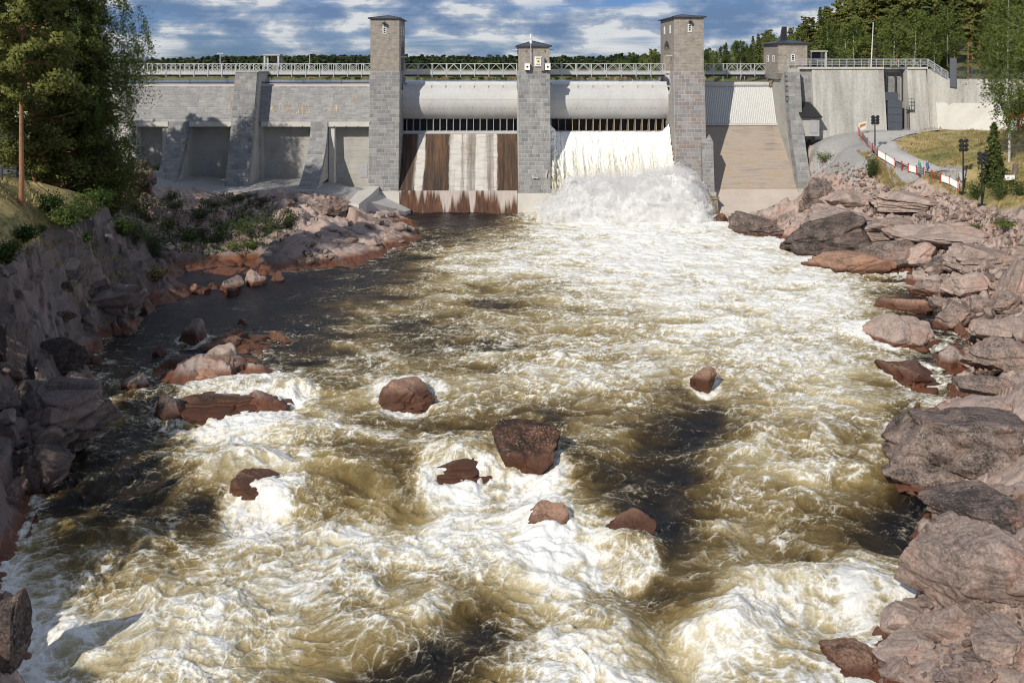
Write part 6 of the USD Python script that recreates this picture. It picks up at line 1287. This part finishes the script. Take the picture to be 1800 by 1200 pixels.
solo('reservoir', (np.array([(-420, 153.9, rz_), (-15, 153.9, rz_), (-15, 157.3, rz_), (32, 157.3, rz_), (32, 163.2, rz_), (49, 163.2, rz_), (49, 300, rz_), (32, 300, rz_), (-15, 300, rz_), (-420, 300, rz_)], float), np.array([(0, 1, 2), (0, 2, 8), (0, 8, 9), (2, 3, 4), (2, 4, 7), (2, 7, 8), (4, 5, 6), (4, 6, 7)])), M_lake, 'calm blue reservoir water behind the dam', None, None, 'structure')
P_pine = [tree_class('hill_pine', pine(400 + s, 20, .36 + .08 * s, 44, 46, .44, .15), M_bark_pine, M_pine_leaf) for s in range(3)]
P_spru = [tree_class('hill_spruce', spruce(420 + s, 19, .15 + .03 * s, 32, .5, 15), M_bark_grey, M_spruce_leaf) for s in range(3)]
P_bir = [tree_class('hill_birch', birch(440 + s, 16, .18, 44, 80, .32, .17, .12), M_bark_birch, M_birch_leaf) for s in range(3)]
r = np.random.default_rng(12)
LAB = {'p': 'tall dark pine of the forest on the hill behind the right wall', 's': 'narrow pointed spruce of the forest on the hill behind the right wall', 'b': 'bright green birch in front of the hillside pines'}
spots = []
def skyline(px): return np.interp(px, [1100, 1165, 1238, 1300, 1340, 1400, 1450, 1500, 1560, 1950], [108, 92, 86, 74, 60, 40, 12, -20, -60, -140])
for row, (Y, step) in enumerate(((176, 26), (192, 24), (212, 24), (236, 24), (262, 26), (292, 30), (326, 36))):
    for px in np.arange(1236 if row > 0 else 1430, 1890, step):
        p_ = px + r.uniform(-9, 9); x = (p_ - CX) * Y / F; y = Y + r.uniform(-7, 7); z = float(hill_h(x, y))
        top = skyline(p_) + r.uniform(-4, 20) + (0 if row > 2 else (3 - row) * 14 * sm(1330, 1480, p_))
        h = (H - (top - HY) * y / F) - z
        if row <= 1: h = min(h, r.uniform(9, 14.5))
        h = float(np.clip(h, 6.5, 23.5))
        kind = 'b' if (row == 0 and r.random() < .75) or (row == 1 and r.random() < .45) else ('s' if r.random() < .28 else 'p')
        if p_ < 1345: kind = 'b' if r.random() < .45 else 's'
        spots.append((x, y, z, h, kind))
for (x, y, z, h, kind) in spots:
    pr = {'p': P_pine, 's': P_spru, 'b': P_bir}[kind]; base_h_ = {'p': 20, 's': 19, 'b': 16}[kind]
    copy_of(pr[r.integers(3)], {'p': 'pine_tree', 's': 'spruce_tree', 'b': 'birch_tree'}[kind], LAB[kind], 'tree', (x, y, z - .1), r.uniform(0, 6.28), h / base_h_ * np.array([r.uniform(.9, 1.25)] * 2 + [1.0]), {'p': 'pines of the hillside forest', 's': 'spruces of the hillside forest', 'b': 'birches at the foot of the hillside forest'}[kind])
for (px, top, Y, lab) in ((1112, 92, 205, 'roundish broadleaf tree beyond the footbridge left of the reddish tower'), (1150, 86, 200, 'tall leafy tree touching the left side of the reddish tower'), (1132, 98, 215, 'low bush-like tree between the two leafy trees beyond the footbridge'), (1090, 103, 230, 'small pale tree at the left end of the leafy trees beyond the bridge')):
    x = (px - CX) * Y / F; h = (H - (top - HY) * Y / F) - 21; copy_of(P_bir[r.integers(3)], 'broadleaf_tree', lab, 'tree', (x, Y, 20.8), r.uniform(0, 6), np.array([1.5, 1.5, 1]) * h / 16)
# far forest over the lake: one mass
far, fpos, fsc, frot, fid = [], [], [], [], []
for s in range(3):
    t = spruce(470 + s, 10, .2, 9, 1.6, 4); far.append(('far_spruce', t[2][0], t[2][1], M_far_leaf, False, t[2][2]))
for s in range(2):
    t = pine(480 + s, 10, .3, 9, 14, 1.5, .26); far.append(('far_pine', t[2][0], t[2][1], M_far_leaf, False, t[2][2]))
for i in range(2600):
    Y = r.choice([620, 700, 800, 950]) + r.uniform(-60, 60); px = r.uniform(60, 1300); x = (px - CX) * Y / F
    top = np.interp(px, [60, 240, 300, 420, 640, 730, 1050, 1100], [112, 109, 106, 102.5, 101, 102, 103, 100]) + r.normal(0, 2.2); z = 21.4
    h = (H - (top - HY) * Y / F) - z
    if h < 2.5: continue
    fpos.append((x, Y, z)); s_ = h / 10; fsc.append((s_ * r.uniform(1, 1.6), s_ * r.uniform(1, 1.6), s_)); frot.append(trimesh.transformations.quaternion_about_axis(r.uniform(0, 6), (0, 0, 1))); fid.append(r.integers(5))
instancer('far_forest', 'distant dark forest line across the reservoir', far, fpos, fsc, frot, fid, 'forest')
# reeds and low bushes along the far shore of the reservoir
sp_, ss_, sr_, si_ = [], [], [], []
for i in range(900):
    x = r.uniform(-140, 70); y = 236 + r.uniform(0, 10) + .04 * abs(x); sp_.append((x, y, 20.9)); w = r.uniform(.5, 1.1); ss_.append((w * 1.6, w, w * r.uniform(.5, 1.0))); sr_.append(trimesh.transformations.quaternion_about_axis(r.uniform(0, 6), (0, 0, 1))); si_.append(r.integers(2))
rb = [('reed_clump', *quads(*leaf_cards(np.random.default_rng(5).normal(0, .4, (60, 3)) * [1, 1, .2] + [0, 0, .5], .8, np.random.default_rng(6), 1.2, 0, np.array([0, 0, 1.5])))[:2], M_dry_leaf, False), ('low_bush', *bush(9, 1.6, 1.3, 160, .3)[1][:2], M_bush_leaf, False)]
instancer('shore_reeds', 'band of reeds and low bushes on the far shore of the reservoir', rb, sp_, ss_, sr_, si_, 'reeds')

# trees of the left bank ----------------------------------------------------------------------------
def place_tree(name, label, t, loc, bark, leaf, twig=None, cat='tree', group=None):
    p = thing(name, label, cat, loc, 0, group); tree_parts(p, t, bark, leaf, twig); return p
gl = ground(38, 362)
place_tree('pine_tree', 'pine with bare straight orange trunk at the left edge', pine(501, 24, .42, 60, 110, .30, .17, .26), gl, M_bark_pine, M_pine_leaf)
def bank_tree(px, Y, ztop_px, name, label, maker, bark, leaf, zb=None, twig=None):
    x = (px - CX) * Y / F; z = float(terrain(np.array([x]), np.array([float(Y)]))[0]) if zb is None else zb
    h = H - (ztop_px - HY) * Y / F - z
    return place_tree(name, label, maker(h), (x, Y, z - .1), bark, leaf, twig)
bank_tree(112, 109, -60, 'pine_tree', 'bushy young pine with foliage down to the ground beside the orange trunk', lambda h: pine(511, h, .06, 120, 110, .30, .20, .2), M_bark_pine, M_pine_leaf)
bank_tree(158, 112, 40, 'pine_tree', 'shorter bushy pine between the tall pines and the birch', lambda h: pine(515, h, .05, 90, 100, .28, .20, .16), M_bark_pine, M_pine_leaf)
bank_tree(60, 104, -90, 'pine_tree', 'tall dense pine behind the bare orange trunk', lambda h: pine(517, h, .08, 110, 90, .32, .18, .24), M_bark_pine, M_pine_leaf)
bank_tree(180, 112, -40, 'birch_tree', 'weeping birch whose twigs hang before the left end of the dam', lambda h: birch(521, h, .08, 130, 300, .165, .17, .17), M_bark_birch, M_birch_leaf)
bank_tree(130, 121, -70, 'birch_tree', 'tall birch crown rising behind the pines at the left', lambda h: birch(525, h, .15, 90, 220, .22, .18, .15), M_bark_birch, M_birch_leaf)
bank_tree(-30, 96, -60, 'pine_tree', 'pine cut by the left edge of the picture', lambda h: pine(527, h, .25, 70, 90, .32, .2, .24), M_bark_pine, M_pine_leaf)
# the wood goes on out of the picture to the left, up the bank
OUT = [(-33.5, 46, 8, 'b'), (-35.5, 45.5, 9, 's'), (-32.5, 40, 9, 's'), (-30.5, 32, 10, 'b'), (-34, 38, 10, 's'), (-42, 69.5, 17, 's'), (-39.5, 64.5, 16, 's'), (-37.2, 58.5, 12, 's'), (-44, 66, 18, 'p'), (-41, 61, 17, 'p'), (-38.5, 54, 11, 'p'), (-36, 49, 8, 's'), (-45, 62, 17, 's'), (-44.5, 52, 13, 'b'), (-50, 44, 17, 'p'), (-42, 36, 13, 's'), (-48, 30, 18, 'p'), (-40, 44, 10, 'b'), (-38, 24, 13, 'p'), (-32, 35, 11, 's'), (-34.5, 43, 9, 'b'), (-40, 58, 13, 'b'), (-29, 22, 10, 'p'), (-66, 118, 30, 'p'), (-62.5, 113, 27, 'p'), (-74, 122, 25, 'b'), (-84, 116, 25, 'p'), (-95, 128, 22, 'p'), (-90, 100, 21, 's')]
for (x, y, h, kind) in OUT:
    z = float(terrain(np.array([float(x)]), np.array([float(y)]))[0]); pr = {'p': P_pine, 's': P_spru, 'b': P_bir}[kind]
    copy_of(pr[r.integers(3)], {'p': 'pine_tree', 's': 'spruce_tree', 'b': 'birch_tree'}[kind], 'tree of the wood on the left bank beyond the picture edge', 'tree', (x, y, z - .1), r.uniform(0, 6.28), h / {'p': 20, 's': 19, 'b': 16}[kind] * np.array([1.25, 1.25, 1]), 'wood on the left bank')
# right bank
g_ = ground(1776, 284)
place_tree('birch_tree', 'large sunlit birch with white trunk on the dry grass at the right', birch(541, H - (-60 - HY) * g_[1] / F - g_[2], .20, 80, 170, .21, .135, .15, .17), g_, M_bark_birch, M_birch_leaf)
g_ = ground(1830, 300)
place_tree('birch_tree', 'birch cut by the right edge of the picture', birch(545, 24, .25, 60, 130, .22, .13, .13, .17), g_, M_bark_birch, M_birch_leaf)
g_ = ground(1747, 326)
place_tree('spruce_tree', 'small dark spruce below the large birch', spruce(551, (326 - 214) * g_[1] / F, .20, 24, .22, 40, .04, .1), g_, M_bark_grey, M_spruce_leaf)
def shrub(px, py, wpx, hpx, label, seed, leaf=M_bush_leaf, n=900, lf=.13, name='shrub', group=None, cat='shrub'):
    g = ground(px, py); k_ = g[1] / F; p = thing(name, label, cat, g - [0, 0, .05], 0, group); b, l = bush(seed, wpx * k_, hpx * k_, n, lf); part(p, 'stems', b, M_bark_grey, kind='stuff'); part(p, 'leaves', l, leaf)
shrub(1531, 312, 38, 46, 'round green bush in front of the red posted fence', 561, n=1800)
shrub(1760, 352, 66, 40, 'green bush beneath the small dark spruce', 562, n=1800)
shrub(1716, 350, 30, 40, 'leafy bush between the two nearest floodlight masts', 563, n=1000)
shrub(1448, 283, 46, 24, 'low green and yellow bush beside the stone pier', 564, n=900)
shrub(1795, 345, 40, 36, 'bush at the right edge under the birch', 565, n=900)
shrub(1770, 398, 70, 16, 'low green plants growing among the stones at the right edge', 566, n=900, lf=.16)
shrub(1720, 402, 36, 10, 'small green plant patch among the stones', 567, n=400)
shrub(118, 398, 74, 50, 'bright green bush on the left bank below the pines', 571, n=2200, lf=.16)
shrub(146, 385, 50, 50, 'darker bush right of the bright green bush', 572, n=1500, lf=.16)
shrub(70, 408, 28, 16, 'small bright green tuft beside the bush on the left bank', 573, n=500)
shrub(150, 425, 34, 22, 'small yellow green plant hanging over the left rocks', 574, n=600)
shrub(15, 465, 60, 50, 'bush at the left picture edge above the shaded rocks', 575, n=1400, lf=.16)
shrub(275, 492, 40, 34, 'pale grassy tuft at the waterline under the left rock', 576, M_dry_leaf, 500, .22)
shrub(270, 452, 70, 50, 'dark shaded bush where the left rock meets the pool', 577, n=1600)
shrub(235, 430, 70, 60, 'dark bush in tree shade on the left slope', 578, n=1800)
shrub(248, 385, 80, 60, 'broad shaded bush below the birch', 579, n=1800)
for i_, (w_, l_) in enumerate((((200, 375, 60, 44), 'leafy bush on the bank edge under the birch'), ((172, 362, 60, 40), 'dry looking bush on the bank edge between the pines'), ((90, 372, 60, 36), 'low bush among dry grass below the orange trunk'), ((40, 425, 60, 30), 'low green bush on the grassy bank at the left'), ((215, 415, 50, 40), 'dark bush hanging over the left rock face'))):
    shrub(*w_, l_, 600 + i_, n=1500, lf=.17)
wl_ = [(330, 425, 70, 34), (385, 424, 80, 46), (430, 420, 70, 50), (470, 412, 70, 52), (505, 400, 44, 36), (300, 400, 60, 26), (350, 385, 50, 20), (415, 440, 50, 24), (440, 438, 36, 20), (310, 368, 70, 20), (380, 362, 60, 16), (420, 352, 60, 14), (300, 352, 50, 18), (280, 300, 40, 12), (460, 362, 50, 14)]
wn = ['leftmost willow bush by the calm pool', 'willow bush with yellowish stems behind the calm pool', 'tall middle willow bush behind the calm pool', 'largest willow bush left of the rock islet', 'rightmost willow bush beside the islet', 'low shaded bush left of the willows', 'small shaded bush behind the willows', 'small bush at the pool edge before the middle willow', 'sprig of willow hanging over the islet shore', 'low dark plants in the shade before the left buttress', 'low dark plants in the shade before the tall buttress', 'thin green strip of plants by the gravel', 'shaded plant clump nearest the left buttress', 'weeds before the leftmost bay', 'grassy patch on rock left of the flat slab']
for i, (w_, l_) in enumerate(zip(wl_, wn)): shrub(*w_, l_, 580 + i, n=1100 if w_[3] > 30 else 600, lf=.15)
def tuft_field(name, label, poly, n, h, m, seed):
    rr = np.random.default_rng(seed); P_ = Polygon(poly); x0, y0, x1, y1 = P_.bounds; cs, k_ = [], 0
    pts = []
    while len(pts) < n:
        p = (rr.uniform(x0, x1), rr.uniform(y0, y1))
        if P_.contains(Point(p)): pts.append(p)
    pts = np.array(pts); z = height(pts[:, 0], pts[:, 1]); nn_ = fb(pts[:, 0], pts[:, 1], .5, 3, seed); ok = nn_ > .46
    c = np.column_stack([pts, z])[ok]; hh = h * rr.uniform(.5, 1.3, len(c)) * (nn_[ok] * 1.6)
    d = np.column_stack([rr.normal(0, .35, (len(c), 2)), np.ones(len(c))]); s_ = rr.normal(0, 1, (len(c), 3)); s_[:, 2] = 0; s_ /= np.linalg.norm(s_, axis=1, keepdims=True); w = .05 * hh[:, None] / h * 1.2 + .015
    v = np.stack([c - s_ * w, c + s_ * w, c + d * hh[:, None]], 1).reshape(-1, 3)
    solo(name, (v, np.arange(len(v)).reshape(-1, 3)), m, label, 'grass', kind='stuff')
tuft_field('dry_grass', 'dry yellow grass on the slope at the right', [tuple(p) for p in Z_grassR], 16000, .35, M_dry_leaf, 3)
tuft_field('dry_grass', 'dry grass along the fence above the rubble', [tuple(p) for p in Z_verge], 5000, .4, M_dry_leaf, 4)
tuft_field('dry_grass', 'dry grass on top of the left bank', [(-36, 96), (-34.5, 85), (-38, 76), (-37, 66), (-36, 58), (-46, 58), (-58, 96)], 14000, .35, M_dry_leaf, 5)
tuft_field('green_grass', 'green grass growing between the rocks before the dam', [tuple(ground(*p)[:2]) for p in ((260, 345), (440, 340), (520, 380), (480, 430), (300, 440), (240, 400))], 9000, .4, M_bush_leaf, 6)
# ------------------------------------------------------------------ path, fence, masts, people, huts
def strip(name, label, left, right, m, lift=.16, n=60):
    L = np.array([ground(*p)[:2] for p in left]); R = np.array([ground(*p)[:2] for p in right])
    t = np.linspace(0, 1, n); tl = np.linspace(0, 1, len(L)); Lx = np.stack([np.interp(t, tl, L[:, i]) for i in (0, 1)], -1); tr_ = np.linspace(0, 1, len(R)); Rx = np.stack([np.interp(t, tr_, R[:, i]) for i in (0, 1)], -1)
    s = np.linspace(0, 1, 16)[None, :, None]; g = Lx[:, None] * (1 - s) + Rx[:, None] * s
    z = np.maximum(terrain(g[..., 0].ravel(), g[..., 1].ravel()), 0).reshape(g.shape[:2]); z = gaussian_filter(z, (1.2, 2.0)) + lift
    solo(name, (np.concatenate([g, z[..., None]], -1).reshape(-1, 3), grid_faces(n, 16)), m, label, None, None, 'structure', smooth=True)
strip('path', 'grey gravel path curving down behind the red posted fence', [(1514, 236), (1526, 254), (1547, 274), (1575, 288), (1620, 300), (1690, 326)], [(1720, 224), (1600, 238), (1567, 247), (1585, 266), (1630, 286), (1700, 318)], M_path)
fence_px = [(1510, 239), (1517, 248), (1525, 258), (1534, 268), (1543, 278), (1557, 287), (1572, 296), (1585, 300), (1597, 304), (1611, 308), (1624, 312), (1638, 317), (1654, 322), (1669, 328), (1684, 336)]
FP = [ground(*p) for p in fence_px]
fn = thing('path_fence', 'fence of red posts with white banners along the gravel path', 'fence')
for g in FP: part(fn, 'post', MB().box(g[0] - .08, g[0] + .08, g[1] - .08, g[1] + .08, g[2] - .2, g[2] + 1.35).out(), M_red)
for i, (a, b_) in enumerate(zip(FP[:-1], FP[1:])):
    for hz in (.45, .75, 1.05): part(fn, 'rail', MB().bar(a + [0, .1, hz], b_ + [0, .1, hz], .06).out(), M_darksteel)
    if i in (0, 1, 2, 3, 4, 5, 8, 9, 12, 13):
        bn = part(fn, 'banner', sheet((a[0], a[1] - .11, a[2] + .25, a[2] + 1.12), (b_[0], b_[1] - .11, b_[2] + .25, b_[2] + 1.12), .03).out(), M_white)
bn = part(fn, 'end_banner', sheet((FP[0][0] + .1, FP[0][1] + .3, FP[0][2] + .7, FP[0][2] + 2.0), (FP[0][0] + 1.5, FP[0][1] + .8, FP[0][2] + 1.1, FP[0][2] + 2.3), .05).out(), M_white, label='white banner with orange band at the upper end of the fence')
part(bn, 'orange_band', sheet((FP[0][0] + .25, FP[0][1] + .25, FP[0][2] + 1.35, FP[0][2] + 1.75), (FP[0][0] + 1.35, FP[0][1] + .7, FP[0][2] + 1.65, FP[0][2] + 2.0), .03).out(), M_orange if 'M_orange' in globals() else plain('orange_paint', (.65, .22, .05), .5))
def flood_mast(px, base, top, label):
    g = ground(px, base); hgt = (base - top) * g[1] / F; t = thing('floodlight_mast', label, 'floodlight mast', g)
    part(t, 'pole', MB().tube([(0, 0, -.2), (0, 0, hgt)], [.11, .08], 10).out(), M_black); part(t, 'base_plate', MB().box(-.4, .4, -.3, .3, -.1, .25).out(), M_black)
    for k_, zf in enumerate((.995, .91, .83)):
        for s in (-1, 1):
            x = s * .34; b = MB().bar((0, 0, hgt * zf), (x * .6, 0, hgt * zf), .08)
            b.mesh(trimesh.creation.cylinder(.24, .34, sections=12, transform=trimesh.transformations.translation_matrix([x, -.12, hgt * zf]) @ trimesh.transformations.rotation_matrix(math.pi / 2 - .35, [1, 0, 0]))); part(t, 'floodlight', b.out(), M_black)
flood_mast(1538, 268, 206, 'black floodlight mast at the top of the fence, farthest of three')
flood_mast(1693, 341, 248, 'black floodlight mast at the lower end of the fence')
flood_mast(1726, 362, 270, 'nearest black floodlight mast, beside the small dark spruce')
c_ = ground(1718, 352); po = thing('bollard_post', 'short black post left of the nearest floodlight mast', 'post', c_); part(po, 'post', MB().tube([(0, 0, -.2), (0, 0, 1.5)], .08).out(), M_black); part(po, 'cap', MB().tube([(0, 0, 1.5), (0, 0, 1.58)], .1).out(), M_black)
M_orange = plain('orange_cloth', (.6, .2, .05), .6)
M_skin = plain('skin', (.52, .33, .25), .6); M_hair = plain('hair', (.12, .08, .05), .7); M_teal = plain('teal_cloth', (.05, .34, .27), .8); M_bluec = plain('blue_cloth', (.07, .13, .36), .8); M_jeans = plain('dark_jeans', (.06, .07, .11), .8); M_tan = plain('tan_cloth', (.34, .30, .24), .8); M_pink = plain('pink_trousers', (.42, .2, .24), .8); M_greyc = plain('grey_cloth', (.2, .19, .18), .8)
def hulls(segs):
    """one smooth body from tapered bones: ((p, r), (q, r))"""
    ms_ = []
    for (p, r0), (q, r1) in segs:
        s0 = manifold3d.Manifold.sphere(r0, 14).translate(tuple(p)); s1 = manifold3d.Manifold.sphere(r1, 14).translate(tuple(q)); ms_.append(manifold3d.Manifold.batch_hull([s0, s1]))
    m = manifold3d.Manifold.batch_boolean(ms_, manifold3d.OpType.Add).refine_to_length(.05); q = m.to_mesh(); t = trimesh.Trimesh(q.vert_properties[:, :3], q.tri_verts); trimesh.smoothing.filter_taubin(t, iterations=6); return t
def person(px, py, label, top, legs, hair, face, stride=.12, hat=None):
    g = ground(px, py); t = thing('person', label, 'person', g, face)
    hipL, hipR, kL, kR, aL, aR = (-.09, 0, .90), (.09, 0, .90), (-.1, -stride * .8, .50), (.1, stride * .3, .49), (-.1, -stride, .08), (.1, stride, .08)
    sL, sR, eL, eR, wL, wR = (-.19, 0, 1.40), (.19, 0, 1.40), (-.25, .04, 1.13), (.25, .02, 1.13), (-.23, -.14, .93), (.24, -.12, .94)
    body = [((hipL, .09), (kL, .06)), ((hipR, .09), (kR, .06)), ((kL, .058), (aL, .042)), ((kR, .058), (aR, .042)), ((aL, .045), ((-.1, -stride - .16, .04), .035)), ((aR, .045), ((.1, stride - .16, .04), .035)),
            ((hipL, .1), (hipR, .1)), (((0, 0, .95), .12), ((0, 0, 1.18), .12)), (((0, 0, 1.18), .125), ((0, .01, 1.36), .13)), ((sL, .06), (sR, .06)), ((sL, .058), (eL, .042)), ((sR, .058), (eR, .042)), ((eL, .04), (wL, .028)), ((eR, .04), (wR, .028)),
            (((0, .01, 1.4), .058), ((0, -.01, 1.53), .052)), (((0, -.01, 1.58), .085), ((0, 0, 1.66), .095)), (((0, -.075, 1.58), .03), ((0, -.06, 1.54), .04)), (((0, -.098, 1.61), .014), ((0, -.085, 1.64), .012)), (((-.095, 0, 1.61), .02), ((-.095, 0, 1.63), .02)), (((.095, 0, 1.61), .02), ((.095, 0, 1.63), .02))]
    for s, w in ((-1, wL), (1, wR)):
        w = np.array(w); palm = w + (0, -.05, -.07); body += [((w, .026), (palm, .03))]
        for k_, dx in enumerate((-.024, -.008, .008, .024)): body.append(((palm + (dx, 0, -.01), .010), (palm + (dx, -.03, -.08 + .008 * abs(k_ - 1.3)), .008)))
        body.append(((palm + (-s * .02, -.01, .02), .011), (palm + (-s * .045, -.04, -.02), .009)))
    part(t, 'body', hulls(body), M_skin, smooth=True)
    part(t, 'jacket', hulls([(((0, 0, .88), .15), ((0, 0, 1.2), .15)), (((0, 0, 1.2), .15), ((0, .01, 1.36), .155)), ((sL, .075), (sR, .075)), ((sL, .075), (eL, .06)), ((sR, .075), (eR, .06)), ((eL, .058), (wL, .044)), ((eR, .058), (wR, .044))]), top, smooth=True)
    part(t, 'trousers', hulls([((hipL, .108), (kL, .078)), ((hipR, .108), (kR, .078)), ((kL, .076), (aL, .062)), ((kR, .076), (aR, .062)), ((hipL, .112), (hipR, .112))]), legs, smooth=True)
    part(t, 'hair', hulls([(((0, .02, 1.63), .10), ((0, .015, 1.68), .094)), (((0, .05, 1.6), .07), ((0, .06, 1.55), .05))]), hair, smooth=True)
    for s in (-1, 1):
        for x_, y_, z_, rr, m in ((s * .034, -.092, 1.625, .011, M_black),): part(t, 'eye', MB().mesh(trimesh.creation.icosphere(1, rr)).out()[0] * 1.0 + (x_, y_, z_) if False else (np.array(trimesh.creation.icosphere(1, rr).vertices) + (x_, y_, z_), trimesh.creation.icosphere(1, rr).faces), m)
    part(t, 'mouth', MB().box(-.022, .022, -.112, -.098, 1.553, 1.562).out(), M_red)
person(1616, 304, 'walker in a teal top and pink trousers on the path behind the fence', M_teal, M_pink, M_hair, .5)
person(1630, 305, 'walker in a blue jacket on the path behind the fence', M_bluec, M_jeans, M_greyc, .5)
person(1683, 324, 'walker in grey behind the lowest white banner', M_tan, M_greyc, M_hair, .3)
# dark-roofed hut
hg = at(1422, 232, 153.0); hu = thing('hut', 'small grey hut with dark sheet roof beside the stone pier', 'hut')
x0, x1 = (1409 - CX) * 153 / F, (1438 - CX) * 153 / F
part(hu, 'wall', MB().box(x0, x1, 152.4, 155.2, 13.2, 16.2).out(), M_conc); part(hu, 'door', MB().box(x1 - 1.5, x1 - .35, 152.33, 152.395, 13.8, 15.9).out(), M_doorgrey)
part(hu, 'roof', MB().hexa([(x0 - .4, 151.9, 16.2), (x1 + .35, 151.9, 16.2), (x1 + .35, 155.6, 17.9), (x0 - .4, 155.6, 17.9)], [(x0 - .4, 151.9, 16.38), (x1 + .35, 151.9, 16.38), (x1 - .6, 155.6, 18.6), (x0 - .4, 155.6, 18.6)]).out(), M_black)
for k_ in range(1, 6): xx = x0 - .4 + (x1 - x0 + .6) * k_ / 6; part(hu, 'roof_seam', MB().bar((xx, 151.9, 16.42), (xx, 155.55, 18.62), .06).out(), M_darksteel)
part(hu, 'vent_pipe', MB().tube([(x0 + .9, 154.6, 18), (x0 + .9, 154.6, 18.9)], .1).out(), M_black)
# metal cabinet
cg = ground(1720, 219); cb = thing('metal_cabinet', 'big pale metal cabinet with a yellow warning sign on the gravel at the right', 'cabinet', cg)
k_ = cg[1] / F; w2 = 21.5 * k_
part(cb, 'body', MB().box(-w2, w2, -.6, 1.4, 0, 2.55).out(), M_doorgrey); part(cb, 'roof', MB().box(-w2 - .1, w2 + .1, -.7, 1.5, 2.55, 2.68).out(), M_galv); part(cb, 'plinth', MB().box(-w2 - .05, w2 + .05, -.65, 1.45, -.3, 0.0).out(), M_conc)
for i in range(3): part(cb, 'door', MB().box(-w2 + .12 + i * w2 * .66, -w2 + .02 + (i + 1) * w2 * .66, -.64, -.603, .15, 2.45).out(), M_doorgrey)
part(cb, 'warning_sign', MB().box(-.55, -.2, -.665, -.645, 1.6, 1.95).out(), M_yellow)
# red shed at the right edge, half hidden by the birch
rg_ = at(1790, 212, 148.0); rs = thing('red_shed', 'red wooden shed with dark roof at the right edge behind the birch', 'shed')
part(rs, 'wall', MB().box(rg_[0] - 1.2, rg_[0] + 5, 148, 152, 13.5, 17.6).out(), M_red); part(rs, 'roof', MB().hexa([(rg_[0] - 1.8, 147.4, 17.6), (rg_[0] + 5.6, 147.4, 17.6), (rg_[0] + 5.6, 152.6, 17.6), (rg_[0] - 1.8, 152.6, 17.6)], [(rg_[0] - 1.8, 149.8, 19), (rg_[0] + 5.6, 149.8, 19), (rg_[0] + 5.6, 150.2, 19), (rg_[0] - 1.8, 150.2, 19)]).out(), M_roof)
for i in range(5): part(rs, 'board', MB().box(rg_[0] - 1.1 + i * .6, rg_[0] - .95 + i * .6, 147.95, 147.998, 13.6, 17.5).out(), M_red)
part(rs, 'window', MB().box(rg_[0] + .3, rg_[0] + 1.0, 147.93, 147.99, 15.2, 16.4).out(), M_white)
# tree stump, white sign among the bushes
sg = ground(1784, 306); sp = thing('tree_stump', 'pale broken tree stump under the large birch', 'stump', sg); part(sp, 'stump', MB().tube([(0, 0, -.2), (.02, 0, .5), (.05, 0, 1.2)], [.42, .34, .30], 9).out(), M_bark_grey); part(sp, 'splinter', MB().tube([(.1, 0, 1.15), (.2, .05, 1.6)], [.12, .03], 5).out(), M_bark_grey)
wg = ground(1775, 330); ws = thing('white_sign', 'white board half hidden in the bushes at the right', 'sign', wg); part(ws, 'board', MB().box(-.6, .6, -.03, .03, .9, 1.5).out(), M_white); part(ws, 'post', MB().box(-.04, .04, .03, .1, 0, 1.4).out(), M_darksteel)
# left bank path and posts
lp = [ground(*p) for p in ((3, 318), (28, 314), (53, 306))]
strip('bank_path', 'pale asphalt path on the left bank behind the pine trunk', [(-60, 322), (10, 318), (48, 300), (55, 260)], [(-60, 240), (0, 215), (25, 208), (36, 205)], M_asphalt)
pf = thing('post_fence', 'low fence of dark posts and rails along the left path', 'fence')
for g in lp: part(pf, 'post', MB().box(g[0] - .09, g[0] + .09, g[1] - .09, g[1] + .09, g[2] - .2, g[2] + 1.3).out(), M_darksteel)
for a, b_ in zip(lp[:-1], lp[1:]):
    for hz in (.55, 1.1): part(pf, 'rail', MB().bar(a + [0, 0, hz], b_ + [0, 0, hz], .07).out(), M_darksteel)
